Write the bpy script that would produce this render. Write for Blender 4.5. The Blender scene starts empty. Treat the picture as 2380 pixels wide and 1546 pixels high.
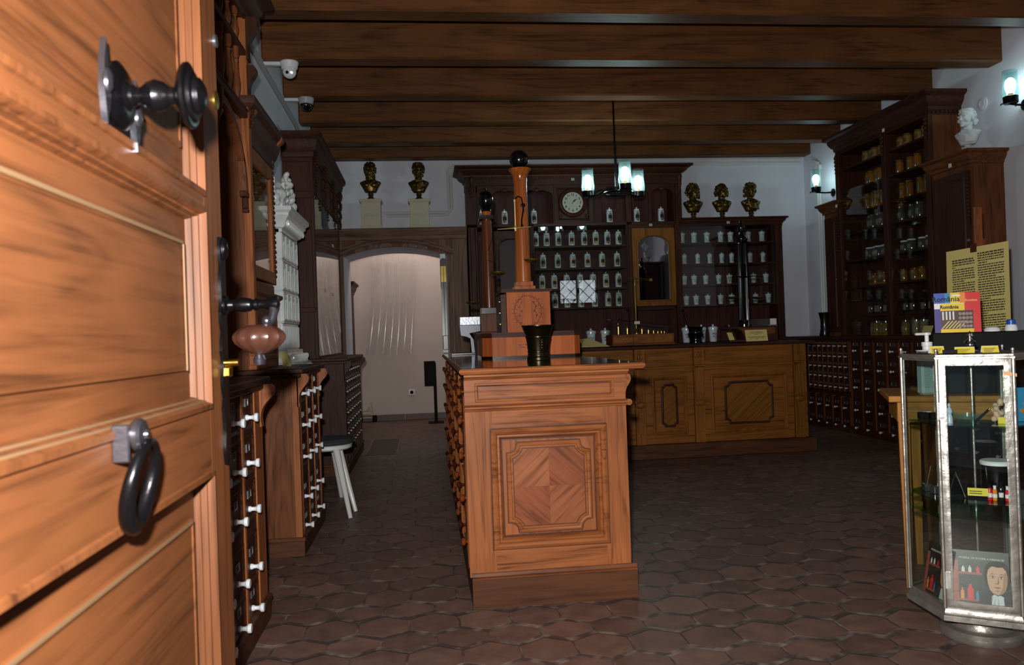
import bpy, bmesh, math, random
from mathutils import Vector, Matrix, Euler
random.seed(7)
SC = bpy.context.scene
COL = SC.collection
PI = math.pi
# ---------------------------------------------------------------- camera
IW, IH, FPX, CH = 2380, 1546, 1823.0, 1.1
ROLL, YAW, PITCH = math.radians(2.0), math.radians(6.3375), math.radians(0.3105)
_F = Vector((math.sin(YAW)*math.cos(PITCH), math.cos(YAW)*math.cos(PITCH), math.sin(PITCH)))
_R = Vector((math.cos(YAW), -math.sin(YAW), 0))
_U = _R.cross(_F)
CR = math.cos(ROLL)*_R - math.sin(ROLL)*_U
CU = math.sin(ROLL)*_R + math.cos(ROLL)*_U
CP = Vector((0, 0, CH))
def ray(px, py): return CR*((px-IW/2)/FPX) - CU*((py-IH/2)/FPX) + _F
def at(px, py, Y):
    d = ray(px, py); return CP + d*(Y/d.y)
def atX(px, py, X):
    d = ray(px, py); return CP + d*(X/d.x)
def atZ(px, py, Z=0.0):
    d = ray(px, py); return CP + d*((Z-CH)/d.z)
cam = bpy.data.cameras.new('camera'); camo = bpy.data.objects.new('camera', cam); COL.objects.link(camo)
cam.sensor_width = 23.5; cam.lens = FPX/IW*23.5
m = Matrix((CR, CU, -_F)).transposed().to_4x4(); m.translation = CP
camo.matrix_world = m
cam.clip_start = 0.02; cam.clip_end = 60
cam.dof.use_dof = True; cam.dof.focus_distance = 4.6; cam.dof.aperture_fstop = 4.0
SC.camera = camo
SC.cycles.max_bounces = 7; SC.cycles.diffuse_bounces = 3; SC.cycles.glossy_bounces = 4; SC.cycles.transparent_max_bounces = 14
SC.cycles.caustics_reflective = False; SC.cycles.caustics_refractive = False
# ---------------------------------------------------------------- materials
def S(h):
    h = h.lstrip('#'); v = [int(h[i:i+2], 16)/255 for i in (0, 2, 4)]
    return tuple((c/12.92 if c <= .04045 else ((c+.055)/1.055)**2.4) for c in v) + (1,)
def newmat(name):
    m = bpy.data.materials.new(name); m.use_nodes = True
    nt = m.node_tree; nt.nodes.clear()
    out = nt.nodes.new('ShaderNodeOutputMaterial')
    b = nt.nodes.new('ShaderNodeBsdfPrincipled'); nt.links.new(b.outputs[0], out.inputs[0])
    return m, nt, b, out
def N(nt, t, **kw):
    n = nt.nodes.new(t)
    for k, v in kw.items():
        if k in n.inputs.keys(): n.inputs[k].default_value = v
        else: setattr(n, k, v)
    return n
def plain(name, col, rough=.5, metal=0, bumpy=0, bscale=60, var=0, vscale=8, coat=0, spec=.5):
    m, nt, b, out = newmat(name)
    c = col if isinstance(col, tuple) else S(col)
    b.inputs['Base Color'].default_value = c; b.inputs['Roughness'].default_value = rough; b.inputs['Metallic'].default_value = metal
    b.inputs['Coat Weight'].default_value = coat; b.inputs['Coat Roughness'].default_value = .1
    b.inputs['Specular IOR Level'].default_value = spec
    tc = N(nt, 'ShaderNodeTexCoord')
    if var:
        n = N(nt, 'ShaderNodeTexNoise', Scale=vscale, Detail=5.0); nt.links.new(tc.outputs['Object'], n.inputs['Vector'])
        r = N(nt, 'ShaderNodeValToRGB'); r.color_ramp.elements[0].position = .3; r.color_ramp.elements[1].position = .7
        r.color_ramp.elements[0].color = tuple(x*(1-var) for x in c[:3]) + (1,); r.color_ramp.elements[1].color = tuple(min(1, x*(1+var*.5)) for x in c[:3]) + (1,)
        nt.links.new(n.outputs['Fac'], r.inputs[0]); nt.links.new(r.outputs[0], b.inputs['Base Color'])
    if bumpy:
        n = N(nt, 'ShaderNodeTexNoise', Scale=bscale, Detail=4.0); nt.links.new(tc.outputs['Object'], n.inputs['Vector'])
        bp = N(nt, 'ShaderNodeBump', Strength=bumpy, Distance=.01); nt.links.new(n.outputs['Fac'], bp.inputs['Height']); nt.links.new(bp.outputs[0], b.inputs['Normal'])
    return m
def wood(name, light, dark, axis='Z', rough=.5, rot=0, scale=1.0, coat=0, spec=.22, contrast=1.0, knots=0, wear=None):
    """grain runs along axis (object space)"""
    m, nt, b, out = newmat(name)
    L, D = S(light), S(dark)
    tc = N(nt, 'ShaderNodeTexCoord'); mp = N(nt, 'ShaderNodeMapping')
    s = [95*scale]*3; s['XYZ'.index(axis)] = 3.2*scale
    r0 = N(nt, 'ShaderNodeMapping')
    if rot:
        ax = rot[0]; e = [0, 0, 0]; e['XYZ'.index(ax)] = rot[1]; r0.inputs['Rotation'].default_value = e
    nt.links.new(tc.outputs['Object'], r0.inputs[0]); nt.links.new(r0.outputs[0], mp.inputs[0])
    mp.inputs['Scale'].default_value = s
    n1 = N(nt, 'ShaderNodeTexNoise', Scale=1.0, Detail=6.0, Roughness=.6, Distortion=.5); nt.links.new(mp.outputs[0], n1.inputs['Vector'])
    mp2 = N(nt, 'ShaderNodeMapping'); s2 = [9*scale]*3; s2['XYZ'.index(axis)] = .8*scale; mp2.inputs['Scale'].default_value = s2
    nt.links.new(r0.outputs[0], mp2.inputs[0])
    w = N(nt, 'ShaderNodeTexNoise', Scale=1.0, Detail=3.0, Distortion=1.4); nt.links.new(mp2.outputs[0], w.inputs['Vector'])
    wm = N(nt, 'ShaderNodeMath', operation='MULTIPLY'); wm.inputs[1].default_value = 9.0; nt.links.new(w.outputs['Fac'], wm.inputs[0])
    fr = N(nt, 'ShaderNodeMath', operation='PINGPONG'); fr.inputs[1].default_value = 1.0; nt.links.new(wm.outputs[0], fr.inputs[0])
    mx = N(nt, 'ShaderNodeMath', operation='MULTIPLY_ADD'); mx.inputs[1].default_value = .28; nt.links.new(fr.outputs[0], mx.inputs[0])
    n1s = N(nt, 'ShaderNodeMath', operation='MULTIPLY'); n1s.inputs[1].default_value = .85; nt.links.new(n1.outputs['Fac'], n1s.inputs[0]); nt.links.new(n1s.outputs[0], mx.inputs[2])
    rp = N(nt, 'ShaderNodeValToRGB'); e = rp.color_ramp.elements
    e[0].position = .30; e[1].position = .66; e[0].color = D; e[1].color = L
    mid = e.new(.47); mid.color = tuple(D[i]*.35+L[i]*.65 for i in range(3)) + (1,)
    nt.links.new(mx.outputs[0], rp.inputs[0])
    src = rp.outputs[0]
    # worn / grimy blotches
    n3 = N(nt, 'ShaderNodeTexNoise', Scale=2.3, Detail=4.0); nt.links.new(tc.outputs['Object'], n3.inputs['Vector'])
    r3 = N(nt, 'ShaderNodeValToRGB'); r3.color_ramp.elements[0].position = .3; r3.color_ramp.elements[1].position = .7
    r3.color_ramp.elements[0].color = (.72, .70, .68, 1); r3.color_ramp.elements[1].color = (1.08, 1.05, 1.02, 1)
    nt.links.new(n3.outputs['Fac'], r3.inputs[0])
    mm = N(nt, 'ShaderNodeMix', data_type='RGBA', blend_type='MULTIPLY'); mm.inputs[0].default_value = 1.0
    nt.links.new(src, mm.inputs[6]); nt.links.new(r3.outputs[0], mm.inputs[7])
    nt.links.new(mm.outputs[2], b.inputs['Base Color'])
    b.inputs['Roughness'].default_value = max(rough, .5) if coat < .4 else rough; b.inputs['Coat Weight'].default_value = coat if coat >= .4 else 0; b.inputs['Coat Roughness'].default_value = .2; b.inputs['Specular IOR Level'].default_value = spec
    bp = N(nt, 'ShaderNodeBump', Strength=.12, Distance=.004); nt.links.new(n1.outputs['Fac'], bp.inputs['Height']); nt.links.new(bp.outputs[0], b.inputs['Normal'])
    return m
def glassy(name, tint=(.95, .98, .97), refl=1.0, rough=0.0, veil=0.0, veilcol=(.7, .75, .75)):
    """thin pane: transparent with a Fresnel reflection"""
    m, nt, b, out = newmat(name); nt.nodes.remove(b)
    tr = N(nt, 'ShaderNodeBsdfTransparent'); tr.inputs[0].default_value = tint + (1,)
    gl = N(nt, 'ShaderNodeBsdfGlossy'); gl.inputs['Roughness'].default_value = rough; gl.inputs[0].default_value = (1, 1, 1, 1)
    geo = N(nt, 'ShaderNodeNewGeometry'); io = N(nt, 'ShaderNodeMath', operation='MULTIPLY_ADD'); io.inputs[1].default_value = -.8333; io.inputs[2].default_value = 1.5
    nt.links.new(geo.outputs['Backfacing'], io.inputs[0])
    fr = N(nt, 'ShaderNodeFresnel'); nt.links.new(io.outputs[0], fr.inputs['IOR'])
    ml = N(nt, 'ShaderNodeMath', operation='MULTIPLY'); ml.inputs[1].default_value = refl; nt.links.new(fr.outputs[0], ml.inputs[0])
    mx = N(nt, 'ShaderNodeMixShader'); nt.links.new(ml.outputs[0], mx.inputs[0]); 
    if veil:
        df = N(nt, 'ShaderNodeBsdfDiffuse'); df.inputs[0].default_value = veilcol + (1,)
        m2 = N(nt, 'ShaderNodeMixShader'); m2.inputs[0].default_value = veil
        nt.links.new(tr.outputs[0], m2.inputs[1]); nt.links.new(df.outputs[0], m2.inputs[2]); nt.links.new(m2.outputs[0], mx.inputs[1])
    else: nt.links.new(tr.outputs[0], mx.inputs[1])
    nt.links.new(gl.outputs[0], mx.inputs[2]); nt.links.new(mx.outputs[0], out.inputs[0])
    return m
def emit(name, col, strength):
    m, nt, b, out = newmat(name); nt.nodes.remove(b)
    e = N(nt, 'ShaderNodeEmission', Strength=strength); e.inputs[0].default_value = col + (1,)
    nt.links.new(e.outputs[0], out.inputs[0]); return m

def hexfloor():
    m, nt, b, out = newmat('terracotta_hexagons')
    L = nt.links.new
    tc = N(nt, 'ShaderNodeTexCoord'); W_ = .197
    def vm(op, a=None, bb=None, va=None, vb=None):
        n = N(nt, 'ShaderNodeVectorMath', operation=op)
        if a is not None: L(a, n.inputs[0])
        if va is not None: n.inputs[0].default_value = va
        if bb is not None: L(bb, n.inputs[1])
        if vb is not None: n.inputs[1].default_value = vb
        return n
    def mt(op, a=None, bb=None, vb=None, va=None):
        n = N(nt, 'ShaderNodeMath', operation=op)
        if a is not None: L(a, n.inputs[0])
        if va is not None: n.inputs[0].default_value = va
        if bb is not None: L(bb, n.inputs[1])
        if vb is not None: n.inputs[1].default_value = vb
        return n.outputs[0]
    # gentle wobble so the joints are hand laid
    wn = N(nt, 'ShaderNodeTexNoise', Scale=5.0, Detail=2.0); L(tc.outputs['Object'], wn.inputs['Vector'])
    ws = vm('SUBTRACT', wn.outputs['Color'], vb=(.5, .5, .5)); wsc = vm('MULTIPLY', ws.outputs[0], vb=(.022, .022, 0))
    p0 = vm('ADD', tc.outputs['Object'], wsc.outputs[0])
    p = vm('MULTIPLY', p0.outputs[0], vb=(1/W_, 1/W_, 0)).outputs[0]
    r = (1, 1.7320508, 1); hr = (.5, .8660254, .5)
    def cell(v):
        n = vm('WRAP', v); n.inputs[1].default_value = hr; n.inputs[2].default_value = (-.5, -.8660254, -.5); return n.outputs[0]
    a = cell(p); sh = vm('SUBTRACT', p, vb=hr).outputs[0]; c = cell(sh)
    la = vm('LENGTH', a).outputs['Value']; lc = vm('LENGTH', c).outputs['Value']
    sel = mt('LESS_THAN', la, lc)
    mix = N(nt, 'ShaderNodeMix', data_type='VECTOR'); L(sel, mix.inputs[0]); L(c, mix.inputs[4]); L(a, mix.inputs[5])
    g = mix.outputs[1]
    ag = vm('ABSOLUTE', g).outputs[0]
    d1 = vm('DOT_PRODUCT', ag, vb=(.5, .8660254, 0)).outputs['Value']
    sx = N(nt, 'ShaderNodeSeparateXYZ'); L(ag, sx.inputs[0])
    dm = mt('MAXIMUM', d1, sx.outputs[0]); dist = mt('SUBTRACT', None, dm, va=.5)
    mask = N(nt, 'ShaderNodeMapRange'); mask.inputs[1].default_value = .006; mask.inputs[2].default_value = .030; L(dist, mask.inputs[0])
    cid = vm('SUBTRACT', p, g).outputs[0]
    cr = vm('ADD', cid, vb=(.13, .37, .5)); cr2 = vm('FLOOR', vm('MULTIPLY', cr.outputs[0], vb=(2, 1.1547*2, 0)).outputs[0])
    wh = N(nt, 'ShaderNodeTexWhiteNoise'); L(cr2.outputs[0], wh.inputs['Vector'])
    rp = N(nt, 'ShaderNodeValToRGB'); e = rp.color_ramp.elements
    e[0].color = S('6b5249'); e[1].color = S('816358'); L(wh.outputs['Value'], rp.inputs[0])
    n2 = N(nt, 'ShaderNodeTexNoise', Scale=9.0, Detail=8.0, Roughness=.65); L(tc.outputs['Object'], n2.inputs['Vector'])
    r2 = N(nt, 'ShaderNodeValToRGB'); r2.color_ramp.elements[0].position = .25; r2.color_ramp.elements[1].position = .75
    r2.color_ramp.elements[0].color = (.55, .55, .57, 1); r2.color_ramp.elements[1].color = (1.25, 1.2, 1.15, 1); L(n2.outputs['Fac'], r2.inputs[0])
    mm = N(nt, 'ShaderNodeMix', data_type='RGBA', blend_type='MULTIPLY'); mm.inputs[0].default_value = 1; L(rp.outputs[0], mm.inputs[6]); L(r2.outputs[0], mm.inputs[7])
    gn = N(nt, 'ShaderNodeTexNoise', Scale=14.0, Detail=4.0); L(tc.outputs['Object'], gn.inputs['Vector'])
    gr = N(nt, 'ShaderNodeValToRGB'); gr.color_ramp.elements[0].position = .46; gr.color_ramp.elements[1].position = .72
    gr.color_ramp.elements[0].color = S('4c403b'); gr.color_ramp.elements[1].color = S('98897e'); L(gn.outputs['Fac'], gr.inputs[0])
    fm = N(nt, 'ShaderNodeMix', data_type='RGBA'); L(mask.outputs[0], fm.inputs[0]); L(gr.outputs[0], fm.inputs[6]); L(mm.outputs[2], fm.inputs[7])
    L(fm.outputs[2], b.inputs['Base Color'])
    ro = N(nt, 'ShaderNodeMapRange'); ro.inputs[3].default_value = .42; ro.inputs[4].default_value = .62; L(n2.outputs['Fac'], ro.inputs[0]); L(ro.outputs[0], b.inputs['Roughness'])
    hh = mt('MULTIPLY_ADD', n2.outputs['Fac'], None, vb=.25); nt.nodes[-1]
    hn = [n for n in nt.nodes if n.type == 'MATH'][-1]; L(mask.outputs[0], hn.inputs[2])
    bp = N(nt, 'ShaderNodeBump', Strength=.5, Distance=.006); L(hn.outputs[0], bp.inputs['Height']); L(bp.outputs[0], b.inputs['Normal'])
    return m
M = {}
M['floor'] = hexfloor()
M['plaster'] = plain('white_plaster', '#e6e8f2', .85, bumpy=.15, bscale=18, var=.06, vscale=2.5)
M['plaster_warm'] = plain('cream_plaster', '#dccfc8', .85, bumpy=.12, bscale=18, var=.05, vscale=2)
M['beam'] = wood('beam_oak', '#744a28', '#452913', 'X', rough=.5, coat=.06, scale=.55)
M['ceil'] = wood('ceiling_boards', '#5a3a24', '#2c1a10', 'X', rough=.7, coat=0, scale=.5)
for ax in 'XYZ':
    M['oak'+ax] = wood('oak_'+ax.lower(), '#a56439', '#69391c', ax, rough=.36, coat=.2)
    M['dark'+ax] = wood('dark_oak_'+ax.lower(), '#4c2a1d', '#25120b', ax, rough=.42, coat=.15)
    M['mid'+ax] = wood('brown_oak_'+ax.lower(), '#794728', '#402211', ax, rough=.4, coat=.15)
    M['counter'+ax] = wood('olive_oak_'+ax.lower(), '#925c22', '#573410', ax, rough=.38, coat=.15)
    M['grey'+ax] = wood('grey_planks_'+ax.lower(), '#87695a', '#46322a', ax, rough=.6, coat=.03, scale=.8)
    M['door'+ax] = wood('door_wood_'+ax.lower(), '#7d4c2c', '#52301a', ax, rough=.5, coat=.08, scale=.7)
M['maroon'] = wood('maroon_back_boards', '#54302f', '#371d1d', 'Z', rough=.55, coat=.03, scale=.8)
M['black_wood'] = plain('ebonised_wood', '#14100f', .25, coat=.3)
M['veneer_a'] = wood('veneer_up', '#a2623f', '#6d3a22', 'X', rot=('Y', .75), rough=.34, coat=.2)
M['veneer_b'] = wood('veneer_down', '#965536', '#63331c', 'X', rot=('Y', -.75), rough=.34, coat=.2)
M['plinth'] = wood('scuffed_plinth', '#5e3a24', '#28160f', 'X', rough=.6, coat=.02, scale=.6)
M['cherry'] = wood('cherry_inlay', '#c4682f', '#964a20', 'Z', rough=.3, coat=.3, scale=.7)
M['column'] = wood('polished_column', '#b8652a', '#854117', 'Z', rough=.22, coat=.6, scale=.5)
M['column_dark'] = wood('walnut_column', '#74401f', '#43200f', 'Z', rough=.25, coat=.5, scale=.5)
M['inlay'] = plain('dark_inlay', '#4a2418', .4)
M['black_ball'] = plain('black_lacquer', '#08080a', .18, coat=.5)
M['white_knob'] = plain('white_porcelain', '#e9edf2', .12, coat=.5)
M['brown_knob'] = plain('turned_brown_knob', '#7a3c18', .2, coat=.6)
M['red_knob'] = plain('turned_dark_knob', '#43190f', .2, coat=.6)
M['paper'] = plain('label_paper', '#e6e4e1', .7)
M['ink'] = plain('printing_ink', '#1c1a19', .8)
M['tin'] = plain('tin_label_frame', '#8f8f92', .35, metal=.8)
M['iron'] = plain('black_iron', '#1b1a1d', .28, metal=.75, bumpy=.15, bscale=40)
M['iron_bright'] = plain('polished_iron', '#6f6f78', .22, metal=.9, bumpy=.1, bscale=50)
M['brass'] = plain('brass', '#c9a54e', .22, metal=1)
M['brass_dull'] = plain('dull_brass', '#8e7b3c', .35, metal=.9, var=.2)
M['bronze'] = plain('bronze_paint', '#6b5326', .33, metal=.75, var=.45, vscale=14)
M['mortar'] = plain('olive_bronze', '#262009', .3, metal=.7, var=.25, vscale=10)
M['silver'] = plain('worn_silver', '#c9c7c2', .24, metal=1, bumpy=.25, bscale=22, var=.22, vscale=20)
M['steel'] = plain('cast_iron_plate', '#7d8086', .3, metal=.8, bumpy=.1, bscale=60, var=.2)
M['porcelain'] = plain('jar_porcelain', '#dde6ec', .14, coat=.4)
M['emblem'] = plain('ochre_emblem', '#b9962f', .35, var=.5, vscale=70)
M['emblem_dark'] = plain('brown_emblem', '#7a5c30', .35, var=.5, vscale=70)
M['blue_ink'] = plain('cobalt_glaze', '#3a4a78', .3)
M['plinth_white'] = plain('cream_plinth', '#cdc5ab', .6, var=.08)
M['marble'] = plain('white_plaster_cast', '#d6d8da', .6, var=.05)
M['stove'] = plain('stove_glaze', '#dfe5e5', .2, coat=.4, var=.12, vscale=12)
M['white_paint'] = plain('white_gloss_paint', '#e2e4e2', .3, coat=.2)
M['white_plastic'] = plain('white_plastic', '#e6e8ea', .4)
M['grey_plastic'] = plain('grey_plastic', '#a9abac', .45)
M['black_plastic'] = plain('black_plastic', '#0b0b0c', .6, spec=.15)
M['dome'] = plain('smoked_dome', '#101116', .08, coat=.6)
M['felt'] = plain('charcoal_felt', '#33363c', .95, bumpy=.5, bscale=150)
M['yellow'] = plain('yellow_card', '#e3d24a', .7)
M['cream'] = plain('cream_card', '#d9cb80', .75)
M['tan'] = wood('tan_table_wood', '#c98a3a', '#8f571c', 'Z', rough=.4, coat=.15)
M['pane'] = glassy('clear_pane', refl=1.0)
M['pane_case'] = glassy('case_pane', (.93, .97, .95), refl=1.0)
M['shelf_glass'] = glassy('green_glass_shelf', (.55, .78, .68), refl=1.2)
M['film'] = glassy('hanging_film', (.97, .97, .97), refl=.9, rough=.12, veil=.05, veilcol=(.9, .9, .9))
M['shade'] = glassy('seeded_glass', (.80, .93, .92), refl=1.4, rough=.08, veil=.022, veilcol=(.8, .95, .95))
M['bulb'] = emit('lamp_bulb', (.9, .97, 1.0), 90)
M['sconce_bulb'] = emit('sconce_bulb', (.9, .97, 1.0), 26)
M['mirror'] = plain('old_mirror', '#d2d5d8', .02, metal=1)
M['amber'] = plain('amber_glass_jar', '#8a5a1c', .1, coat=.6)
M['amber_lid'] = plain('amber_lid', '#5e421d', .3, coat=.3)
M['clear_jar'] = plain('clear_glass_jar', '#4c4a46', .06, coat=.8)
M['dark_bottle'] = plain('dark_bottle', '#1d1c1e', .06, coat=.8)
M['oil_jar'] = plain('yellow_oil_jar', '#7b6a2a', .08, coat=.7)
# ---------------------------------------------------------------- geometry
class MB:
    def __init__(s): s.bm = bmesh.new()
    def face(s, pts):
        try: return s.bm.faces.new([s.bm.verts.new(p) for p in pts])
        except ValueError: return None
    def box(s, x0, x1, y0, y1, z0, z1, bev=0):
        r = bmesh.ops.create_cube(s.bm, size=1.0)['verts']
        for v in r: v.co = Vector(((x0+x1)/2+v.co.x*(x1-x0), (y0+y1)/2+v.co.y*(y1-y0), (z0+z1)/2+v.co.z*(z1-z0)))
        if bev:
            es = {e for v in r for e in v.link_edges}
            bmesh.ops.bevel(s.bm, geom=list(es), offset=bev, segments=1, affect='EDGES', profile=.5)
        return s
    def loft(s, rings, closed=True, caps=(True, True)):
        L = [[s.bm.verts.new(p) for p in r] for r in rings]; n = len(L[0])
        for a, b in zip(L, L[1:]):
            for i in range(n if closed else n-1):
                j = (i+1) % n
                try: s.bm.faces.new((a[i], a[j], b[j], b[i]))
                except ValueError: pass
        if closed:
            if caps[0]: s._cap(L[0][::-1])
            if caps[1]: s._cap(L[-1])
        return s
    def _cap(s, vs):
        try: s.bm.faces.new(vs)
        except ValueError: pass
    def lathe(s, prof, c=(0, 0, 0), n=24, axis=(0, 0, 1), caps=(True, True)):
        """prof: (radius, height) along axis from c"""
        a = Vector(axis).normalized(); q = Vector((0, 0, 1)).rotation_difference(a); c = Vector(c)
        rings = []
        for r, z in prof:
            r = max(r, 1e-4)
            rings.append([c + q @ Vector((r*math.cos(2*PI*i/n), r*math.sin(2*PI*i/n), z)) for i in range(n)])
        return s.loft(rings, True, caps)
    def tube(s, pts, r, n=8, closed=False):
        pts = [Vector(p) for p in pts]; k = len(pts); rings = []
        rr = r if isinstance(r, (list, tuple)) else [r]*k
        up = None
        for i, p in enumerate(pts):
            a = pts[(i-1) % k] if (closed or i > 0) else p
            b = pts[(i+1) % k] if (closed or i < k-1) else p
            t = (b-a).normalized()
            if up is None:
                up = Vector((0, 0, 1)) if abs(t.z) < .9 else Vector((1, 0, 0))
            x = t.cross(up); x = x.normalized() if x.length > 1e-6 else t.orthogonal().normalized()
            up = x.cross(t).normalized()
            rings.append([p + (x*math.cos(2*PI*j/n) + up*math.sin(2*PI*j/n))*rr[i] for j in range(n)])
        if closed: rings.append(rings[0]); return s.loft(rings, True, (False, False))
        return s.loft(rings)
    def prism(s, poly, d):
        """planar 3D polygon pushed along vector d"""
        d = Vector(d); A = [Vector(p) for p in poly]
        return s.loft([A, [p+d for p in A]])
    def sweep(s, path, normal, prof, closed=True, caps=(False, False), endcaps=True):
        """moulding: prof=(offset to the inside (left of travel seen from normal), height along normal)"""
        P = [Vector(p) for p in path]; nrm = Vector(normal).normalized(); k = len(P); rings = []
        for (u, v) in prof:
            ring = []
            for i in range(k):
                if closed or 0 < i < k-1:
                    a, b = P[(i-1) % k], P[(i+1) % k]
                    t1 = (P[i]-a).normalized(); t2 = (b-P[i]).normalized()
                    n1, n2 = nrm.cross(t1), nrm.cross(t2)
                    mm = n1+n2; ml = mm.length
                    mm = n1 if ml < 1e-6 else mm/ml/max(.25, math.sqrt(max(1e-6, (1+n1.dot(n2))/2)))
                elif i == 0: mm = nrm.cross((P[1]-P[0]).normalized())
                else: mm = nrm.cross((P[i]-P[i-1]).normalized())
                ring.append(P[i]+mm*u+nrm*v)
            rings.append(ring)
        if closed: return s.loft(rings, True, caps)
        s.loft(rings, False)
        if endcaps:
            s.face([r[0] for r in rings]); s.face([r[-1] for r in rings][::-1])
        return s
    def sphere(s, c, r, seg=16, squash=(1, 1, 1), rot=None):
        R = (Euler(rot).to_matrix().to_4x4() if rot else Matrix())
        mtx = Matrix.Translation(Vector(c)) @ R @ Matrix.Diagonal((r*squash[0], r*squash[1], r*squash[2], 1))
        nv = max(5, seg//2); rings = []
        for j in range(nv+1):
            th = PI*min(max(j/nv, .012), .988)
            rings.append([mtx @ Vector((math.sin(th)*math.cos(2*PI*i/seg), math.sin(th)*math.sin(2*PI*i/seg), -math.cos(th))) for i in range(seg)])
        return s.loft(rings)
    def add(s, other, mtx):
        other.bm.verts.ensure_lookup_table(); mp = {}
        for v in other.bm.verts: mp[v] = s.bm.verts.new(mtx @ v.co)
        for f in other.bm.faces:
            try: s.bm.faces.new([mp[v] for v in f.verts])
            except ValueError: pass
        return s
    def move(s, mtx): bmesh.ops.transform(s.bm, matrix=mtx, verts=s.bm.verts); return s
    def mesh(s, name, off=None, smooth=30):
        bm = s.bm
        bmesh.ops.remove_doubles(bm, verts=bm.verts, dist=1e-6)
        bmesh.ops.recalc_face_normals(bm, faces=bm.faces)
        if off is not None: bmesh.ops.translate(bm, vec=-off, verts=bm.verts)
        for f in bm.faces: f.smooth = True
        ca = math.radians(smooth)
        for e in bm.edges:
            e.smooth = not (len(e.link_faces) != 2 or e.calc_face_angle(0) > ca)
        me = bpy.data.meshes.new(name); bm.to_mesh(me); bm.free(); return me
    def build(s, name, mat, parent=None, label=None, loc=None, smooth=30):
        off = None
        if parent is not None: off = org(parent)
        elif loc is not None: off = Vector(loc)
        me = s.mesh(name, off, smooth); o = bpy.data.objects.new(name, me); COL.objects.link(o)
        me.materials.append(M[mat] if isinstance(mat, str) else mat)
        if parent is not None: o.parent = parent
        elif loc is not None: o.location = loc
        if label: o['label'] = label
        return o
def org(o):
    v = Vector((0, 0, 0))
    while o: v += o.location; o = o.parent
    return v
def tag(o, label, cat, group=None):
    o['label'] = label; o['category'] = cat
    if group: o['group'] = group
    return o
def thing(name, label, cat, loc=(0, 0, 0), group=None):
    o = bpy.data.objects.new(name, None); COL.objects.link(o); o.location = loc; o.empty_display_size = .05
    return tag(o, label, cat, group)
def struct(name, mb, mat, parent=None):
    o = mb.build(name, mat, parent)
    if parent is None: o['kind'] = 'structure'
    return o
def dup(root, loc, rotz=None, label=None, group=None, scale=None):
    r = root.copy(); COL.objects.link(r); r.location = loc
    if rotz is not None: r.rotation_euler = (0, 0, rotz)
    if label: r['label'] = label
    if group: r['group'] = group
    if scale: r.scale = (scale,)*3 if isinstance(scale, (int, float)) else scale
    for ch in list(root.children):
        c = ch.copy(); COL.objects.link(c); c.parent = r
        for g in list(ch.children):
            d = g.copy(); COL.objects.link(d); d.parent = c
    return r
def duppart(o, parent, delta):
    """copy of a part (and its sub-parts) moved by delta"""
    c = o.copy(); COL.objects.link(c); c.parent = parent; c.location = o.location + Vector(delta)
    for g in list(o.children):
        d = g.copy(); COL.objects.link(d); d.parent = c
    return c
def text(body, size, mtx, mat, parent=None, name='lettering', depth=.0006, align='CENTER', bold=0.0, fit=None, label=None):
    cu = bpy.data.curves.new('t', 'FONT'); cu.body = body; cu.size = size; cu.align_x = align; cu.align_y = 'CENTER'; cu.extrude = depth; cu.offset = bold; cu.resolution_u = 3
    o = bpy.data.objects.new('t', cu); COL.objects.link(o)
    dg = bpy.context.evaluated_depsgraph_get(); me = bpy.data.meshes.new_from_object(o.evaluated_get(dg))
    bpy.data.objects.remove(o); bpy.data.curves.remove(cu)
    if fit:
        xs = [v.co.x for v in me.vertices]; w = max(xs)-min(xs); k = fit/w
        for v in me.vertices: v.co.x *= k
    off = org(parent) if parent else Vector((0, 0, 0))
    me.transform(Matrix.Translation(-off) @ mtx)
    me.materials.clear(); me.materials.append(M[mat]); me.name = name
    o = bpy.data.objects.new(name, me); COL.objects.link(o)
    if parent: o.parent = parent
    if label: o['label'] = label
    return o
def facing(p, n=(0, -1, 0), up=(0, 0, 1)):
    """matrix whose +Z looks along n and +Y along up, at p (text plane)"""
    z = Vector(n).normalized(); u = Vector(up); x = u.cross(z).normalized(); y = z.cross(x)
    mm = Matrix((x, y, z)).transposed().to_4x4(); mm.translation = Vector(p); return mm
def remesh(mb, voxel, smooth=6, factor=.5):
    me = bpy.data.meshes.new('tmp'); mb.bm.to_mesh(me); mb.bm.free()
    o = bpy.data.objects.new('tmp', me); COL.objects.link(o)
    r = o.modifiers.new('r', 'REMESH'); r.mode = 'VOXEL'; r.voxel_size = voxel
    s = o.modifiers.new('s', 'SMOOTH'); s.iterations = smooth; s.factor = factor
    dg = bpy.context.evaluated_depsgraph_get(); m2 = bpy.data.meshes.new_from_object(o.evaluated_get(dg))
    bpy.data.objects.remove(o); bpy.data.meshes.remove(me)
    out = MB(); out.bm.from_mesh(m2); bpy.data.meshes.remove(m2); return out
def rect(c, u, v, w, h):
    """rectangle corners, counter-clockwise seen from u x v"""
    c, u, v = Vector(c), Vector(u), Vector(v); return [c-u*w/2-v*h/2, c+u*w/2-v*h/2, c+u*w/2+v*h/2, c-u*w/2+v*h/2]
def notched(c, u, v, w, h, k, seg=4):
    """rectangle with concave quarter-round corners"""
    c, u, v = Vector(c), Vector(u), Vector(v); P = []
    for (sx, sy, a0) in ((-1, -1, 90), (1, -1, 180), (1, 1, 270), (-1, 1, 0)):
        cx, cy = sx*w/2, sy*h/2; arc = []
        for i in range(seg+1):
            a = math.radians(a0-90*i/seg); arc.append((cx+k*math.cos(a), cy+k*math.sin(a)))
        P.extend(arc)
    return [c+u*x+v*y for x, y in P]
X, Y, Z = Vector((1, 0, 0)), Vector((0, 1, 0)), Vector((0, 0, 1))
OVOLO = [(0, 0), (.0, .012), (.006, .018), (.014, .016), (.018, .008), (.026, .006), (.032, 0)]
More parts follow.
